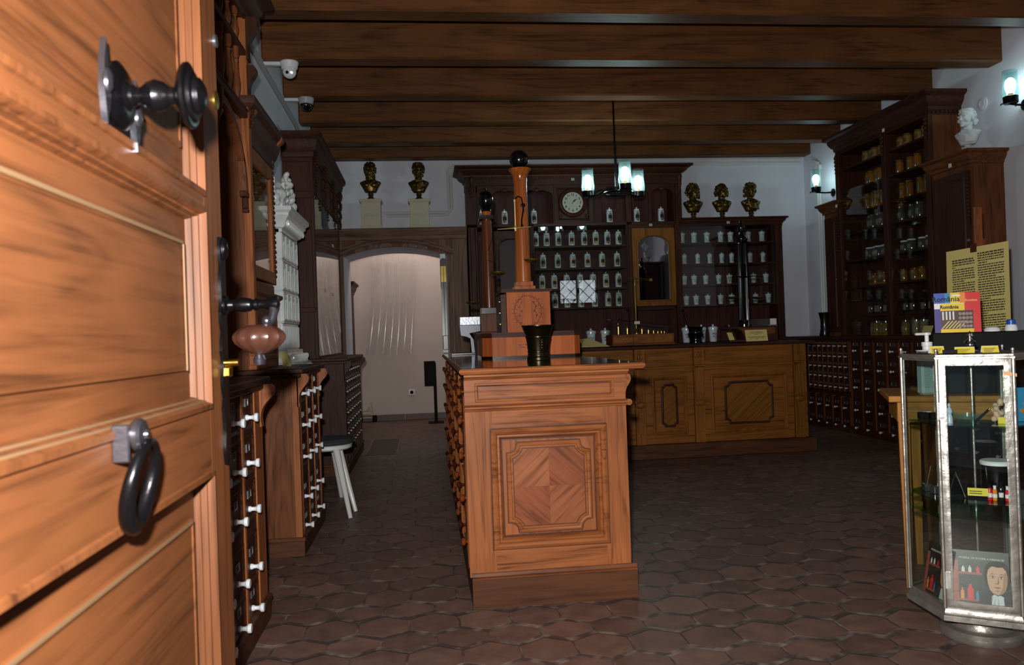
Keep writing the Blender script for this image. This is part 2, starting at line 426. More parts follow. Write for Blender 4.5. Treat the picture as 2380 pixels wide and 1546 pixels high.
def mprof(w, h): return [(0, 0), (0, h*.6), (w*.15, h), (w*.4, h*.95), (w*.5, h*.55), (w*.7, h*.5), (w*.85, h*.3), (w, 0)]
def cornice_prof(out, ht): 
    """stepped cornice: (outward offset negative for sweep-left, z)"""
    return [(0, 0), (.12*out, 0), (.18*out, .12*ht), (.18*out, .2*ht), (.35*out, .3*ht), (.55*out, .5*ht), (.62*out, .62*ht), (.62*out, .7*ht), (.9*out, .8*ht), (out, .86*ht), (out, ht), (0, ht)]
def cornice(mb, pts, z, out, ht):
    """open path in plan, offset to the right of travel"""
    return mb.sweep([(p[0], p[1], z) for p in pts], (0, 0, 1), [(-u, v) for u, v in cornice_prof(out, ht)], closed=False)
KNOB = [(.0085, 0), (.0085, .005), (.006, .009), (.0058, .017), (.0085, .022), (.0122, .0255), (.0128, .028), (.0128, .0325), (.0115, .0345), (0, .035)]
def knob(k, c, axis, n=14): return MB().lathe([(r*k, z*k) for r, z in KNOB], c, n, axis)
# ================================================================ ROOM
XL, XR, YB, ZC, ZBM = -1.12, 4.75, 9.28, 3.5, 3.2
struct('floor', MB().box(-1.9, 5.0, -.8, 11.2, -.06, 0), 'floor')
struct('wall_left', MB().box(XL-.25, XL, .2, 9.4, 0, 3.6), 'plaster')
struct('wall_right', MB().box(XR, XR+.25, .2, 9.6, 0, 3.6), 'plaster')
struct('ceiling', MB().box(XL-.2, XR+.2, .2, 9.6, ZC, ZC+.1), 'ceil')
# back wall with the segmental arch of the passage
AX0, AX1, ASP, AAP = -.86, .27, 2.06, 2.15      # arch: side, side, springing, apex
def arc(x0, x1, zs, za, n=16):
    c = (x0+x1)/2; w = (x1-x0)/2; s = za-zs; R = (w*w+s*s)/(2*s)
    return [(x0+(x1-x0)*i/n, za-R+math.sqrt(max(0, R*R-(x0+(x1-x0)*i/n-c)**2))) for i in range(n+1)]
AR = arc(AX0, AX1, ASP, AAP)
mb = MB()
mb.box(XL-.2, AX0, YB, YB+.25, 0, 3.6); mb.box(AX1, XR+.2, YB, YB+.25, 0, 3.6)
P = [(AX0, 3.6)] + AR + [(AX1, 3.6)]
mb.prism([(x, YB, z) for x, z in P], (0, .25, 0))
struct('wall_back', mb, 'plaster')
struct('wall_passage', MB().box(-1.9, 1.6, 10.97, 11.2, 0, 3.3), 'plaster_warm')
struct('wall_passage_side', MB().box(-1.9, -1.7, 9.4, 11.1, 0, 3.3).box(1.4, 1.6, 9.53, 11.1, 0, 3.3), 'plaster_warm')
struct('ceiling_passage', MB().box(-1.9, 1.6, 9.5, 11.1, 3.2, 3.3), 'plaster_warm')
struct('baseboard_passage', MB().box(-1.7, -.315, 10.93, 10.97, 0, .085, .004).box(-.305, 1.4, 10.93, 10.97, 0, .085, .004), plain('baseboard_tile', '#5a3f37', .4, var=.2))
# wall beside the entrance, with the barred window whose daylight shows in the glass at the back
mb = MB(); WX0, WX1, WZ0, WZ1 = 2.95, 3.85, 1.75, 2.35
mb.box(1.35, WX0, .2, .5, 0, 3.6); mb.box(WX1, XR+.1, .2, .5, 0, 3.6); mb.box(WX0, WX1, .2, .5, 0, WZ0); mb.box(WX0, WX1, .2, .5, WZ1, 3.6)
struct('wall_front', mb, 'plaster')
struct('wall_front_hinge_side', MB().box(XL-.1, -.46, .2, .5, 0, 3.6), 'plaster')
struct('trim_door_lintel', MB().box(-.46, 1.35, .2, .5, 2.6, 3.6), 'plaster')
wn = bpy.data.objects.new('window_1', None); COL.objects.link(wn); wn.location = (WX0, .35, WZ0); wn['kind'] = 'structure'
pm = emit('daylight_pane', (.85, .93, 1.0), 5)
for a_, b_ in ((WX0, (WX0+WX1)/2-.03), ((WX0+WX1)/2+.03, WX1)): MB().box(a_, b_, .3, .32, WZ0, WZ1).build('daylit_pane', pm, wn)
MB().box((WX0+WX1)/2-.03, (WX0+WX1)/2+.03, .3, .4, WZ0, WZ1).build('mullion', 'darkZ', wn)
mb = MB()
for i in range(-3, 5):
    for sgn in (1, -1):
        a = Vector((WX0+.27*i, .38, WZ0)); b = Vector((WX0+.27*i+.6, .38, WZ1))
        if sgn < 0: a.x, b.x = b.x, a.x
        t0 = max(0, min(1, (WX0-a.x)/(b.x-a.x))); t1 = max(0, min(1, (WX1-a.x)/(b.x-a.x)))
        if abs(t1-t0) > .02: mb.tube([a.lerp(b, t0), a.lerp(b, t1)], .008, 6)
mb.build('lattice', 'iron', wn)
mb = MB().sweep(rect(((WX0+WX1)/2, .4, (WZ0+WZ1)/2), -X, Z, WX1-WX0, WZ1-WZ0), (0, 1, 0), [(0, -.05), (0, .03), (.05, .03), (.05, -.05)], True)
mb.build('frame', 'darkX', wn)
# ceiling beams
ordn = ['first', 'second', 'third', 'fourth', 'fifth', 'sixth', 'seventh']
for i, y in enumerate((5.02, 5.88, 6.76, 7.58, 8.38, 9.08)):
    b = MB().box(XL, XR, y, y+.17, ZBM, ZC, .012)
    o = b.build('ceiling_beam', 'beam', None, loc=(0, y, ZBM)); o['kind'] = 'structure'
    tag(o, 'broad oak ceiling beam, %s of the row counted from the entrance door' % ordn[i], 'ceiling beam', 'oak beams under the ceiling')
# electric trunking on the back wall under the ceiling
t = thing('cable_trunking', 'pale double cable trunking along the top of the white back wall', 'trunking', (1.5, YB, 3.0))
mb = MB()
for k, yy in enumerate((373, 382)):
    pts = [at(px, yy+dy, YB-.012) for px, dy in ((1862, -3), (1040, 8))]
    z = (pts[0].z+pts[1].z)/2
    mb.box(pts[1].x, pts[0].x, YB-.025, YB, z-.017, z+.017, .004)
mb.build('run', 'white_plastic', t)
pa = at(1040, 388, YB-.02); pb = at(1050, 500, YB-.02); pc = at(890, 508, YB-.02)
for d in (0, .035):
    x = pa.x + d
    MB().tube([(pa.x+.3, YB-.02, pa.z-d), (x+.06, YB-.02, pa.z-d), (x+.015, YB-.02, pa.z-d-.015), (x, YB-.02, pa.z-d-.06), (x, YB-.02, pb.z+.06+d), (x-.015, YB-.02, pb.z+.015+d), (x-.06, YB-.02, pb.z+d), (pc.x+.05-d, YB-.02, pb.z+d)], .0165, 8).build('pipe', 'white_paint', t)
# conduit on the left wall
t = tag(MB().tube([(XL+.02, 5.2, 3.13), (XL+.02, 7.3, 3.1), (XL+.02, 8.1, 2.95)], .018).build('wall_conduit', 'grey_plastic', None, loc=(XL, 6.6, 3.1)), 'grey conduit running along the white wall above the tiled stove', 'conduit')
p = at(660, 345, 5.6)
tag(MB().box(XL, XL+.03, 5.84, 5.89, 1.95, 2.52, .004).build('wall_mounted_duct', 'white_plastic', None, loc=(XL, 5.86, 1.95)), 'white vertical cable duct rising behind the tiled stove', 'cable duct')
# ================================================================ DOOR
DX, DY0, DY1, DZ1 = -.41, .5, 1.675, 2.45
door = bpy.data.objects.new('door_1', None); COL.objects.link(door); door.location = (DX, DY1, 0); door['kind'] = 'structure'
TH = .05
MB().box(DX-TH, DX, 1.545, DY1, .02, DZ1, .003).build('stile', 'doorZ', door)
MB().box(DX-TH, DX, DY0, .62, .02, DZ1, .003).build('stile', 'doorZ', door)
ops = [(.15, .86), (.99, 1.36), (1.395, 2.30)]
for z0, z1 in ((.02, .15), (.86, .99), (1.36, 1.395), (2.30, DZ1)):
    MB().box(DX-TH, DX, .62, 1.545, z0, z1).build('rail', 'doorY', door)
for z0, z1 in ops:
    path = rect((DX, (1.545+.62)/2, (z0+z1)/2), Y, Z, 1.545-.62, z1-z0)
    MB().sweep(path, X, [(-.008, 0), (-.006, .005), (.003, .006), (.006, 0), (.008, -.007), (.011, -.008), (.013, -.018), (.016, -.020), (.019, -.031)], True).build('moulding', 'doorZ', door)
    MB().sweep(path, X, [(0, -.045), (.014, -.031), (.068, -.022), (.070, -.016), (.078, -.0155), (.080, -.018)], True, caps=(False, True)).build('panel', 'doorY', door)
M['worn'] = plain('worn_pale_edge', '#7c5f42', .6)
MB().box(DX-.0155, DX-.013, .70, 1.462, 1.286, 1.292).box(DX-.0155, DX-.013, 1.459, 1.463, 1.06, 1.29).build('worn_edge', 'worn', door)
MB().box(DX-.0155, DX-.013, .70, 1.462, .786, .791).build('worn_edge', 'worn', door)
MB().box(DX-.012, DX-.0035, .622, 1.535, .992, 1.0).box(DX-.026, DX-.017, .63, 1.53, 1.0, 1.006).build('worn_edge', 'worn', door)
# big door knob
H = door
hk = at(300, 226, 1.12); ky, kz = 1.135, 1.452
mb = MB().lathe([(.0, -.006), (.045, -.004), (.047, .004), (.036, .011), (.022, .013), (.016, .018)], (DX, ky, kz), 28, X)
kr = mb.build('rose', 'iron', H)
mb = MB()
for yy, za, zb in ((1.078, 1.398, 1.512), (1.185, 1.385, 1.490)):
    mb.prism([(DX, yy-.003, za), (DX, yy+.006, za+.02), (DX, yy+.011, za+.04), (DX, yy+.006, zb-.04), (DX, yy+.004, zb-.015), (DX, yy, zb), (DX, yy-.008, zb-.03), (DX, yy-.011, za+.045)], (.008, 0, 0))
    mb.sphere((DX+.008, yy, (za+zb)/2), .012, 12, (.6, 1, 1.4))
mb.build('rose_wing', 'iron_bright', kr)
MB().lathe([(.017, 0), (.015, .012), (.011, .016), (.012, .022), (.019, .030), (.0225, .040), (.019, .052), (.012, .060), (.012, .066), (.018, .069), (.026, .073), (.040, .078), (.045, .083), (.0455, .087), (.041, .089), (.035, .0885), (.033, .093), (.026, .095), (.024, .101), (.015, .106), (0, .108)], (DX+.01, ky, kz), 32, X).build('door_knob', 'iron', H)
# hanging pull ring
ry, rz = 1.102, .925
mb = MB(); pts = []; rad = []
for i in range(28):
    a = 2*PI*i/28 - PI/2
    r = .046*(1+.22*max(0, -math.sin(a))**6)
    pts.append((DX+.026+.012*math.sin(a), ry+r*math.cos(a)*.92, rz+r*math.sin(a)*1.10)); rad.append(.0092-.0030*math.sin(a))
mb.tube(pts, rad, 12, True); ring = mb.build('pull_ring', 'iron', H)
mb = MB().lathe([(.0, 0), (.019, 0), (.022, .004), (.022, .010), (.019, .014), (.007, .016), (.006, .020), (0, .021)], (DX+.020, ry-.008, rz+.062), 22, X).box(DX, DX+.022, ry-.030, ry-.025, rz+.028, rz+.078, .002).box(DX, DX+.022, ry-.012, ry+.0, rz+.05, rz+.072, .002)
mb.build('ring_boss', 'iron_bright', H)
# lock plate at the free edge, lever handle with a shell grip
mb = MB(); pz = [.862+.46*i/24 for i in range(25)]
wv = [.008+.013*abs(math.sin(i*.9))*(1.2 if 5 < i < 19 else .7) for i in range(25)]
poly = [(DX, 1.648-w, z) for w, z in zip(wv, pz)] + [(DX, 1.672, z) for z in reversed(pz)]
mb.prism(poly, (.006, 0, 0)); mb.sphere((DX+.006, 1.655, 1.30), .016, 12, (.7, .9, 1.5)); mb.sphere((DX+.004, 1.657, .872), .008, 10, (.7, .9, 1.6))
plate = mb.build('lock_plate', 'iron', H)
p0, p1 = at(524, 710, 1.655), at(640, 712, 1.655)
L_ = (p1.x-DX)
mb = MB().lathe([(.020, .004), (.020, .010), (.012, .014), (.0105, .024), (.013, .03), (.0155, .045), (.013, .058), (.0095, .062), (.0125, .066), (.0125, .072), (.009, .075), (.0095, L_-.02), (.013, L_-.012), (.0165, L_-.002), (.0165, L_+.006), (0, L_+.010)], (DX, 1.655, p0.z), 20, X)
ha = mb.build('lever_handle', 'iron', H)
e = at(637, 725, 1.655); f_ = at(625, 760, 1.655)
mb = MB().tube([(e.x, 1.655, e.z+.022), (e.x+.001, 1.648, e.z), (e.x-.002, 1.640, e.z-.016), (f_.x-.004, 1.634, f_.z)], [.012, .0095, .009, .008], 12)
mb.sphere((f_.x, 1.635, f_.z+.012), .011, 12)
mb.build('crank', 'iron_bright', ha)
sc_ = at(603, 790, 1.63); tp = at(603, 838, 1.63)
rings = []; ns = 40
for q in range(9):
    f = q/8; zz = sc_.z+.030-.058*f; R = [.022, .037, .0435, .046, .0455, .042, .035, .025, .012][q]
    rings.append([(sc_.x+R*(1+.15*abs(math.cos(5.5*2*PI*i/ns))*min(1, f*3))*math.cos(2*PI*i/ns), 1.63+R*.8*(1+.15*abs(math.cos(5.5*2*PI*i/ns))*min(1, f*3))*math.sin(2*PI*i/ns), zz) for i in range(ns)])
MB().loft(rings).build('shell_grip', plain('worn_shell_wood', '#472a20', .32, var=.3, coat=.2), ha)
MB().lathe([(.0, -.018), (.011, -.016), (.0125, -.006), (.008, .004), (.010, .012), (.009, .02)], (tp.x, 1.63, tp.z+.008), 14).build('grip_tip', 'iron_bright', ha)
b = at(524, 856, 1.655)
MB().box(DX-.01, b.x+.012, 1.645, 1.668, b.z-.018, b.z+.003, .003).lathe([(.0085, 0), (.0085, .035)], (DX-.005, 1.655, b.z+.011), 16, X).build('lock_cylinder', 'brass', H)
MB().lathe([(.0, 0), (.019, 0), (.019, .004), (.013, .006), (0, .006)], (DX, 1.655, 1.604), 18, X).build('key_rosette', 'brass_dull', H)
MB().lathe([(.0, 0), (.013, 0), (.013, .006), (0, .008)], (DX, 1.662, 1.728), 16, X).build('bolt_head', 'steel', H)
# lights ------------------------------------------------------------
def light(name, typ, loc, power, col=(1, 1, 1), **kw):
    l = bpy.data.lights.new(name, typ); l.energy = power; l.color = col
    for k, v in kw.items(): setattr(l, k, v)
    o = bpy.data.objects.new(name, l); COL.objects.link(o); o.location = loc; return o
fl = light('camera_flash', 'SPOT', (-.048, .0, CH+.14), 440, (1, .97, .93), spot_size=math.radians(150), spot_blend=1.0, shadow_soft_size=.022)
fl.rotation_euler = (-_F).to_track_quat('Z', 'Y').to_euler()
light('passage_lamp', 'POINT', (-.1, 10.2, 2.9), 17, (1, .88, .78), shadow_soft_size=.12)
w = bpy.data.worlds.new('world'); SC.world = w; w.use_nodes = True
w.node_tree.nodes['Background'].inputs[0].default_value = (.75, .85, 1, 1); w.node_tree.nodes['Background'].inputs[1].default_value = .12
SC.view_settings.view_transform = 'Standard'; SC.view_settings.look = 'None'; SC.view_settings.gamma = 1; SC.view_settings.exposure = 0
SC.view_settings.use_curve_mapping = False
# ================================================================ LEFT SIDE
def scroll_poly(x, z, h, d, sgn=1):
    """S-scroll corbel outline in the XZ plane: top at z, wall face at x, projecting d"""
    P = [(x, z)] + [(x+sgn*d*u, z-h*v) for v, u in ((0, .80), (.05, .93), (.11, 1.0), (.18, 1.0), (.25, .93), (.32, .80), (.40, .60), (.48, .42), (.57, .28), (.67, .19), (.78, .15), (.88, .16), (.95, .20), (1.0, .20))] + [(x, z-h)]
    return P
def corbel(mb, x, y0, y1, z, h, d, sgn=1):
    mb.prism([(a, y0, b) for a, b in scroll_poly(x, z, h, d, sgn)], (0, y1-y0, 0))
    for yy, n in ((y0, -1), (y1, 1)): mb.lathe([(0, 0), (d*.26, 0), (d*.26, .003), (d*.14, .003), (d*.14, .005), (0, .005)], (x+sgn*d*.66, yy, z-h*.16), 14, (0, n, 0))
def drawer_proto(parent, xf, yc, zc, w, h, kk, sgn, mat='darkY', kmat='white_knob', lab=True, lw=.05, lh=.03, dz=.03, name='drawer', molded=True):
    """one drawer front facing sgn*X with its knob and paper label"""
    mb = MB().box(xf-sgn*.02, xf, yc-w/2, yc+w/2, zc-h/2, zc+h/2)
    if molded: mb.sweep(rect((xf, yc, zc), Y*sgn, Z, w, h), X*sgn, [(0, 0), (0, .006), (.006, .008), (.012, .002), (.016, 0)], True)
    d = mb.build(name, mat, parent)
    knob(kk, (xf, yc, zc - (dz if lab else 0)), X*sgn).build('knob', kmat, d)
    if lab:
        zl = zc + dz*.9
        MB().box(min(xf, xf+sgn*.003), max(xf, xf+sgn*.003), yc-lw/2, yc+lw/2, zl-lh/2, zl+lh/2).sweep(rect((xf+sgn*.003, yc, zl), Y*sgn, Z, lw, lh), X*sgn, [(0, -.003), (0, .002), (.004, .002), (.004, -.001)], True).build('label_frame', 'tin', d)
        a = MB(); xx = xf+sgn*.0036
        for q in range(3):
            ww = lw*(.62, .45, .55)[q]; zz = zl+lh*(.22-.22*q)
            a.box(min(xx, xx+sgn*.0005), max(xx, xx+sgn*.0005), yc-ww/2, yc+ww/2, zz-lh*.06, zz+lh*.06)
        a.build('label_print', 'ink', d)
    return d
def drawers(parent, xf, cols, rows, kk, sgn, **kw):
    """cols: (yc, w), rows: (zc, h); shares the mesh of equal drawers"""
    seen = {}
    for (yc, w) in cols:
        for (zc, h) in rows:
            k = (round(w, 3), round(h, 3))
            if k in seen:
                d0, y0, z0 = seen[k]; duppart(d0, parent, (0, yc-y0, zc-z0))
            else: seen[k] = (drawer_proto(parent, xf, yc, zc, w, h, kk, sgn, **kw), yc, zc)
ZT = .975
def left_counter(label, y0, y1, xf, cols, rows, kk, plinth=.09, side='midZ', stile='oakZ', **kw):
    t = thing('drawer_counter', label, 'counter', (XL, y0, 0), 'drawer counters along the wall of the stove')
    MB().box(XL+.005, xf-.03, y0, y1, plinth, ZT-.03).build('carcass', side, t)
    mb = MB().box(XL+.005, xf+.035, y0-.03, y1+.03, ZT-.028, ZT, .006)
    mb.box(XL+.005, xf+.02, y0-.012, y1+.012, ZT-.05, ZT-.026, .005); mb.build('worktop', 'darkY', t)
    MB().box(XL+.005, xf+.012, y0-.006, y1+.006, 0, plinth-.012).box(XL+.005, xf+.018, y0-.012, y1+.012, plinth-.014, plinth+.008, .004).build('plinth', 'plinth', t)
    ed = [cols[0][0]-cols[0][1]/2] + [c+w/2 for c, w in cols]
    for y in ed:
        MB().box(xf-.03, xf+.004, y-.013, y+.013, plinth, ZT-.03, .002).build('stile', stile, t)
    for ya, yb in ((y0, ed[0]-.012), (ed[-1]+.012, y1)):
        if yb-ya > .004: MB().box(xf-.03, xf+.002, ya, yb, plinth, ZT-.03).build('stile', stile, t)
    for (za, ha), (zb, hb) in zip(rows, rows[1:]):
        MB().box(xf-.03, xf-.002, ed[0], ed[-1], zb+hb/2-.002, za-ha/2+.002).build('shelf_rail', 'darkY', t)
    for ya in (y0, y1-.045):
        c = MB(); corbel(c, xf-.004, ya, ya+.045, ZT-.03, .17, .062); c.build('corbel', stile, t)
    drawers(t, xf-.008, [(c, w-.026) for c, w in cols], rows, kk, 1, **kw)
    return t
R5 = [(.862, .155), (.692, .155), (.520, .155), (.305, .185), (.150, .105)]
left_counter('dark drawer counter with white knobs directly behind the open entrance door', 2.25, 3.27, -.668, [(2.40, .21), (2.61, .21), (2.82, .21), (3.03, .21)][0:0] + [(2.385+.215*i, .215) for i in range(4)], R5, 1.3)
left_counter('brown oak drawer counter with white knobs in front of the white tiled stove', 4.18, 5.0, -.668, [(4.36, .235), (4.595, .235), (4.83, .235)], R5, 1.3)
R9 = [(.875-.088*i, .074) for i in range(7)] + [(.235, .13)]
left_counter('dark counter of many small drawers standing beside the arched passage', 6.60, 8.16, -.672, [(6.76+.2*i, .2) for i in range(7)], R9, .62, lw=.036, lh=.016, dz=.014, side='darkZ', stile='darkZ', molded=False)
for o in [o for o in bpy.data.objects if o.name.startswith('key_plate')]: pass
# ---- tall wall unit with baluster gallery over the second counter
XF = -.87
t = thing('wall_shelf_unit', 'tall carved oak wall unit with turned baluster gallery behind the entrance door', 'wall unit', (XL, 4.18, ZT))
MB().box(XL+.002, XF, 4.18, 4.22, ZT, 2.86).build('side_panel', 'midZ', t)
mb = MB().box(XF-.038, XF+.004, 4.165, 4.225, ZT, 2.80, .004)
mb.box(XF-.03, XF+.012, 4.15, 4.20, 1.0, 1.05, .003)
mb.build('front_stile', 'oakZ', t)
c = MB(); corbel(c, XF+.002, 4.16, 4.22, 2.80, .22, .06); corbel(c, XF+.002, 4.16, 4.22, 2.55, .16, .045)
for i in range(9): c.sphere((XF+.012+.006*(i % 2), 4.19, 2.37-.016*i), .013, 8)
c.build('carved_scrolls', 'darkZ', t)
mb = MB(); cornice(mb, [(XL+.002, 3.02), (XF-.01, 3.02), (XF-.01, 4.26), (XL+.002, 4.26)], 2.79, .12, .16)
mb.box(XL+.003, XF-.01, 3.02, 4.26, 2.80, 2.95); mb.build('cornice', 'darkY', t)
XG = -.892
mb = MB().box(XG-.022, XG+.022, 3.10, 4.17, 2.275, 2.31, .004).box(XG-.028, XG+.028, 3.10, 4.17, 2.305, 2.32, .004)
mb.build('gallery_rail', 'darkY', t)
MB().box(XG-.022, XG+.022, 3.10, 4.17, 2.60, 2.63, .004).build('gallery_rail', 'darkY', t)
def baluster(h): return [(.016, 0), (.016, .05*h), (.009, .08*h), (.012, .14*h), (.0175, .24*h), (.019, .34*h), (.014, .48*h), (.009, .62*h), (.0085, .72*h), (.013, .76*h), (.009, .79*h), (.016, .83*h), (.016, h)]
for i in range(7):
    y = 4.04-.155*i
    MB().lathe(baluster(.28), (XG, y, 2.32), 14).build('baluster', 'midZ', t)
    MB().lathe(baluster(.17), (XG, y, 2.63), 12).build('baluster', 'midZ', t)
for y in (3.66, 3.12):
    MB().box(XG-.022, XG+.022, y-.022, y+.022, 2.20, 2.28, .003).lathe([(.0, 0), (.004, .002), (.010, .02), (.019, .042), (.020, .05), (.014, .06), (.019, .066), (.019, .075)], (XG, y, 2.125), 16).build('pendant', 'midZ', t)
pts = []
for i in range(13):
    a = PI/2*i/12; pts.append((XG, 4.14-.44*(1-math.sin(a))**1.0*1.0, 2.235-.36*(1-math.cos(a))) if False else (XG, 3.70+.435*math.sin(a), 1.875+.36*math.cos(a)))
mb = MB()
for dx in (0,): 
    rings = []
    for i, p in enumerate(pts):
        rings.append([Vector(p)+Vector((sx*.016, 0, sz*.02 if i < 9 else 0))+Vector((0, (0 if i < 9 else -sz*.02), 0)) for sx, sz in ((-1, -1), (1, -1), (1, 1), (-1, 1))])
    mb.loft(rings)
mb.build('curved_bracket', 'midZ', t)
MB().box(XG-.018, XG+.018, 4.10, 4.165, 1.86, 1.89, .003).box(XG-.014, XG+.014, 4.125, 4.165, 1.80, 1.862, .006).box(XG-.016, XG+.016, 4.135, 4.165, 1.785, 1.803, .003).build('bracket_foot', 'darkZ', t)
# ---- glazed wing over the second counter
XW, W0, W1 = -.90, 4.235, 4.95
t = thing('glazed_wall_cabinet', 'carved oak wall cabinet with a glass door next to the tiled stove', 'wall cabinet', (XL, W0, ZT))
MB().box(XL+.002, XW-.02, W0, W0+.02, ZT, 2.2).box(XL+.002, XW-.02, W1-.02, W1, ZT, 2.2).box(XL+.003, XW-.03, W0, W1, 1.40, 1.43).box(XL+.003, XW-.03, W0, W1, 2.15, 2.2).build('carcass', 'midZ', t)
MB().box(XL+.006, XW-.05, W0+.02, W1-.02, 1.80, 1.818).build('shelf', 'midY', t)
mb = MB().box(XW-.02, XW, W0, W1, ZT, 1.30).box(XW-.02, XW-.012, W0, W1, 1.3, 1.46)
mb.sweep(rect((XW, (W0+W1)/2, 1.14), Y, Z, W1-W0-.12, .24), X, mprof(.03, .012), True); mb.build('base_panel', 'midY', t)
mb = MB(); cornice(mb, [(XL+.01, W0), (XW-.02, W0), (XW-.02, W1), (XL+.01, W1)], 1.30, .05, .10); mb.build('ledge', 'midY', t)
dr = MB()
for a, b_ in ((W0+.01, W0+.075), (W1-.075, W1-.01)): dr.box(XW-.02, XW+.005, a, b_, 1.47, 2.18, .004)
dr.box(XW-.02, XW+.005, W0+.075, W1-.075, 1.47, 1.54, .004).box(XW-.02, XW+.005, W0+.075, W1-.075, 2.10, 2.18, .004)
d = dr.build('door', 'oakZ', t); MB().box(XW-.012, XW-.008, W0+.07, W1-.07, 1.53, 2.11).build('glass', 'pane', d)
c = MB()
for k in range(22): c.sphere((XW+.003+.003*(k % 2), W1-.03, 1.52+.03*k), .011, 8)
c.build('carved_drop', 'darkZ', t)
mb = MB(); cornice(mb, [(XL+.01, W0-.02), (XW, W0-.02), (XW, W1), (XL+.01, W1)], 2.18, .07, .21); mb.box(XL+.003, XW, W0-.02, W1, 2.18, 2.385); mb.build('cornice', 'darkY', t)
c = MB(); corbel(c, XW, W1-.05, W1, 2.38, .17, .075); c.build('corbel', 'oakZ', t)
c = MB(); corbel(c, XW, W0, W0+.05, 2.38, .17, .06); c.build('corbel', 'oakZ', t)
# leaning card and tiles on the counter
p = atZ(652, 834, ZT)
o = MB().prism([(0, 0, 0), (.055, 0, 0), (.055, .03, .085), (0, .03, .085)], (.001, -.002, 0)).build('price_card', 'cream', None, loc=(0, 0, 0)); o.location = (-.80, 4.55, ZT+.001); o.rotation_euler = (0, 0, .9)
tag(o, 'small cream card leaning on the counter before the tiled stove', 'card')
# ---- tiled stove
SX0, SX1, SY0, SY1 = XL+.01, -.885, 5.13, 5.74
t = thing('tiled_stove', 'white glazed tile stove with ornate crest against the left-hand wall', 'stove', (SX0, SY0, 0))
MB().box(SX0, SX1-.03, SY0, SY1, 0, .93).build('base', 'stove', t)
mb = MB(); pth = [(SX0, SY0), (SX1, SY0), (SX1, SY1), (SX0, SY1)]
mb.sweep([(a, b, .93) for a, b in pth], Z, [(0, 0), (-.075, 0), (-.08, .02), (-.06, .035), (-.06, .05), (-.045, .055), (-.03, .09), (-.012, .115), (-.012, .135), (0, .14)], False)
for i in range(15): mb.sphere((SX1+.034, SY0+.02+.04*i, 1.01), .02, 8, (1.1, .55, 1.6), (0, .6, 0))
mb.build('foot_moulding', 'stove', t)
mb = MB().box(SX0, SX1-.02, SY0, SY1, .93, 1.84); mb.build('body', 'stove', t)
cols_ = 4; cw = (SY1-SY0)/cols_
for (za, zb, kind) in ((1.06, 1.235, 0), (1.25, 1.44, 1), (1.45, 1.64, 1), (1.65, 1.82, 1)):
    mb = MB()
    for i in range(cols_):
        a, b_ = SY0+cw*i, SY0+cw*(i+1); yc = (a+b_)/2; zc = (za+zb)/2
        mb.box(SX1-.021, SX1-.012, a+.003, b_-.003, za, zb)
        if kind:
            mb.sweep(rect((SX1-.012, yc, zc), Y, Z, cw-.008, zb-za-.004), X, [(0, 0), (0, .010), (.010, .014), (.018, .004), (.022, 0)], True)
            mb.lathe([(.010, 0), (.010, .01), (.006, .014), (.008, .05), (.009, zb-za-.07), (.012, zb-za-.055), (.012, zb-za-.045)], (SX1-.008, yc, za+.018), 10)
            mb.sphere((SX1-.008, yc, zb-.035), .022, 10, (.5, 1.6, 1)); mb.sphere((SX1-.008, yc-.035, zc), .010, 8, (.6, .7, 3.2)); mb.sphere((SX1-.008, yc+.035, zc), .010, 8, (.6, .7, 3.2))
        else:
            for q in range(7): mb.box(SX1-.013, SX1-.004, a+.012+.02*q, a+.022+.02*q, za+.015, zb-.015, .003)
    mb.box(SX0, SX1-.002, SY0-.004, SY1+.004, za-.012, za, .004)
    mb.build('tile_course', 'stove', t)
mb = MB(); mb.sweep([(a, b, 1.82) for a, b in pth], Z, [(0, 0), (0, .02), (-.02, .03), (-.03, .07), (-.055, .10), (-.055, .115), (-.075, .13), (-.075, .155), (0, .16)], False)
for i in range(13): mb.sphere((SX1+.028, SY0+.03+.048*i, 1.885), .022, 8, (1.0, .62, 1.5), (0, -.5, 0))
mb.box(SX0, SX1+.01, SY0, SY1, 1.95, 1.985); mb.build('cornice', 'stove', t)
mb = MB().box(SX0, SX1-.04, SY0+.04, SY1-.05, 1.98, 2.18)
rng = random.Random(3); mb2 = MB()
for i in range(46):
    u = rng.random(); yy = SY0+.06+(SY1-SY0-.1)*u; hh = .10+.20*math.exp(-((u-.62)/.28)**2)
    mb2.sphere((SX1-.03+rng.uniform(-.015, .03), yy, 1.98+hh*rng.random()), rng.uniform(.016, .034), 10, (.8, 1, 1.2), (rng.random(), rng.random(), 0))
for s in range(3):
    cy, cz = (SY0+.18, SY0+.40, SY0+.54)[s], (2.07, 2.19, 2.09)[s]
    mb2.tube([(SX1-.02, cy+(.012+.0035*i)*math.cos(i*.55), cz+(.012+.0035*i)*math.sin(i*.55)) for i in range(18)], .012, 8)
mb2.box(SX0+.05, SX1-.04, SY0+.1, SY1-.06, 1.98, 2.08)
remesh(mb2, .007, 3).build('crest', 'stove', t); mb.build('crest_back', 'stove', t)
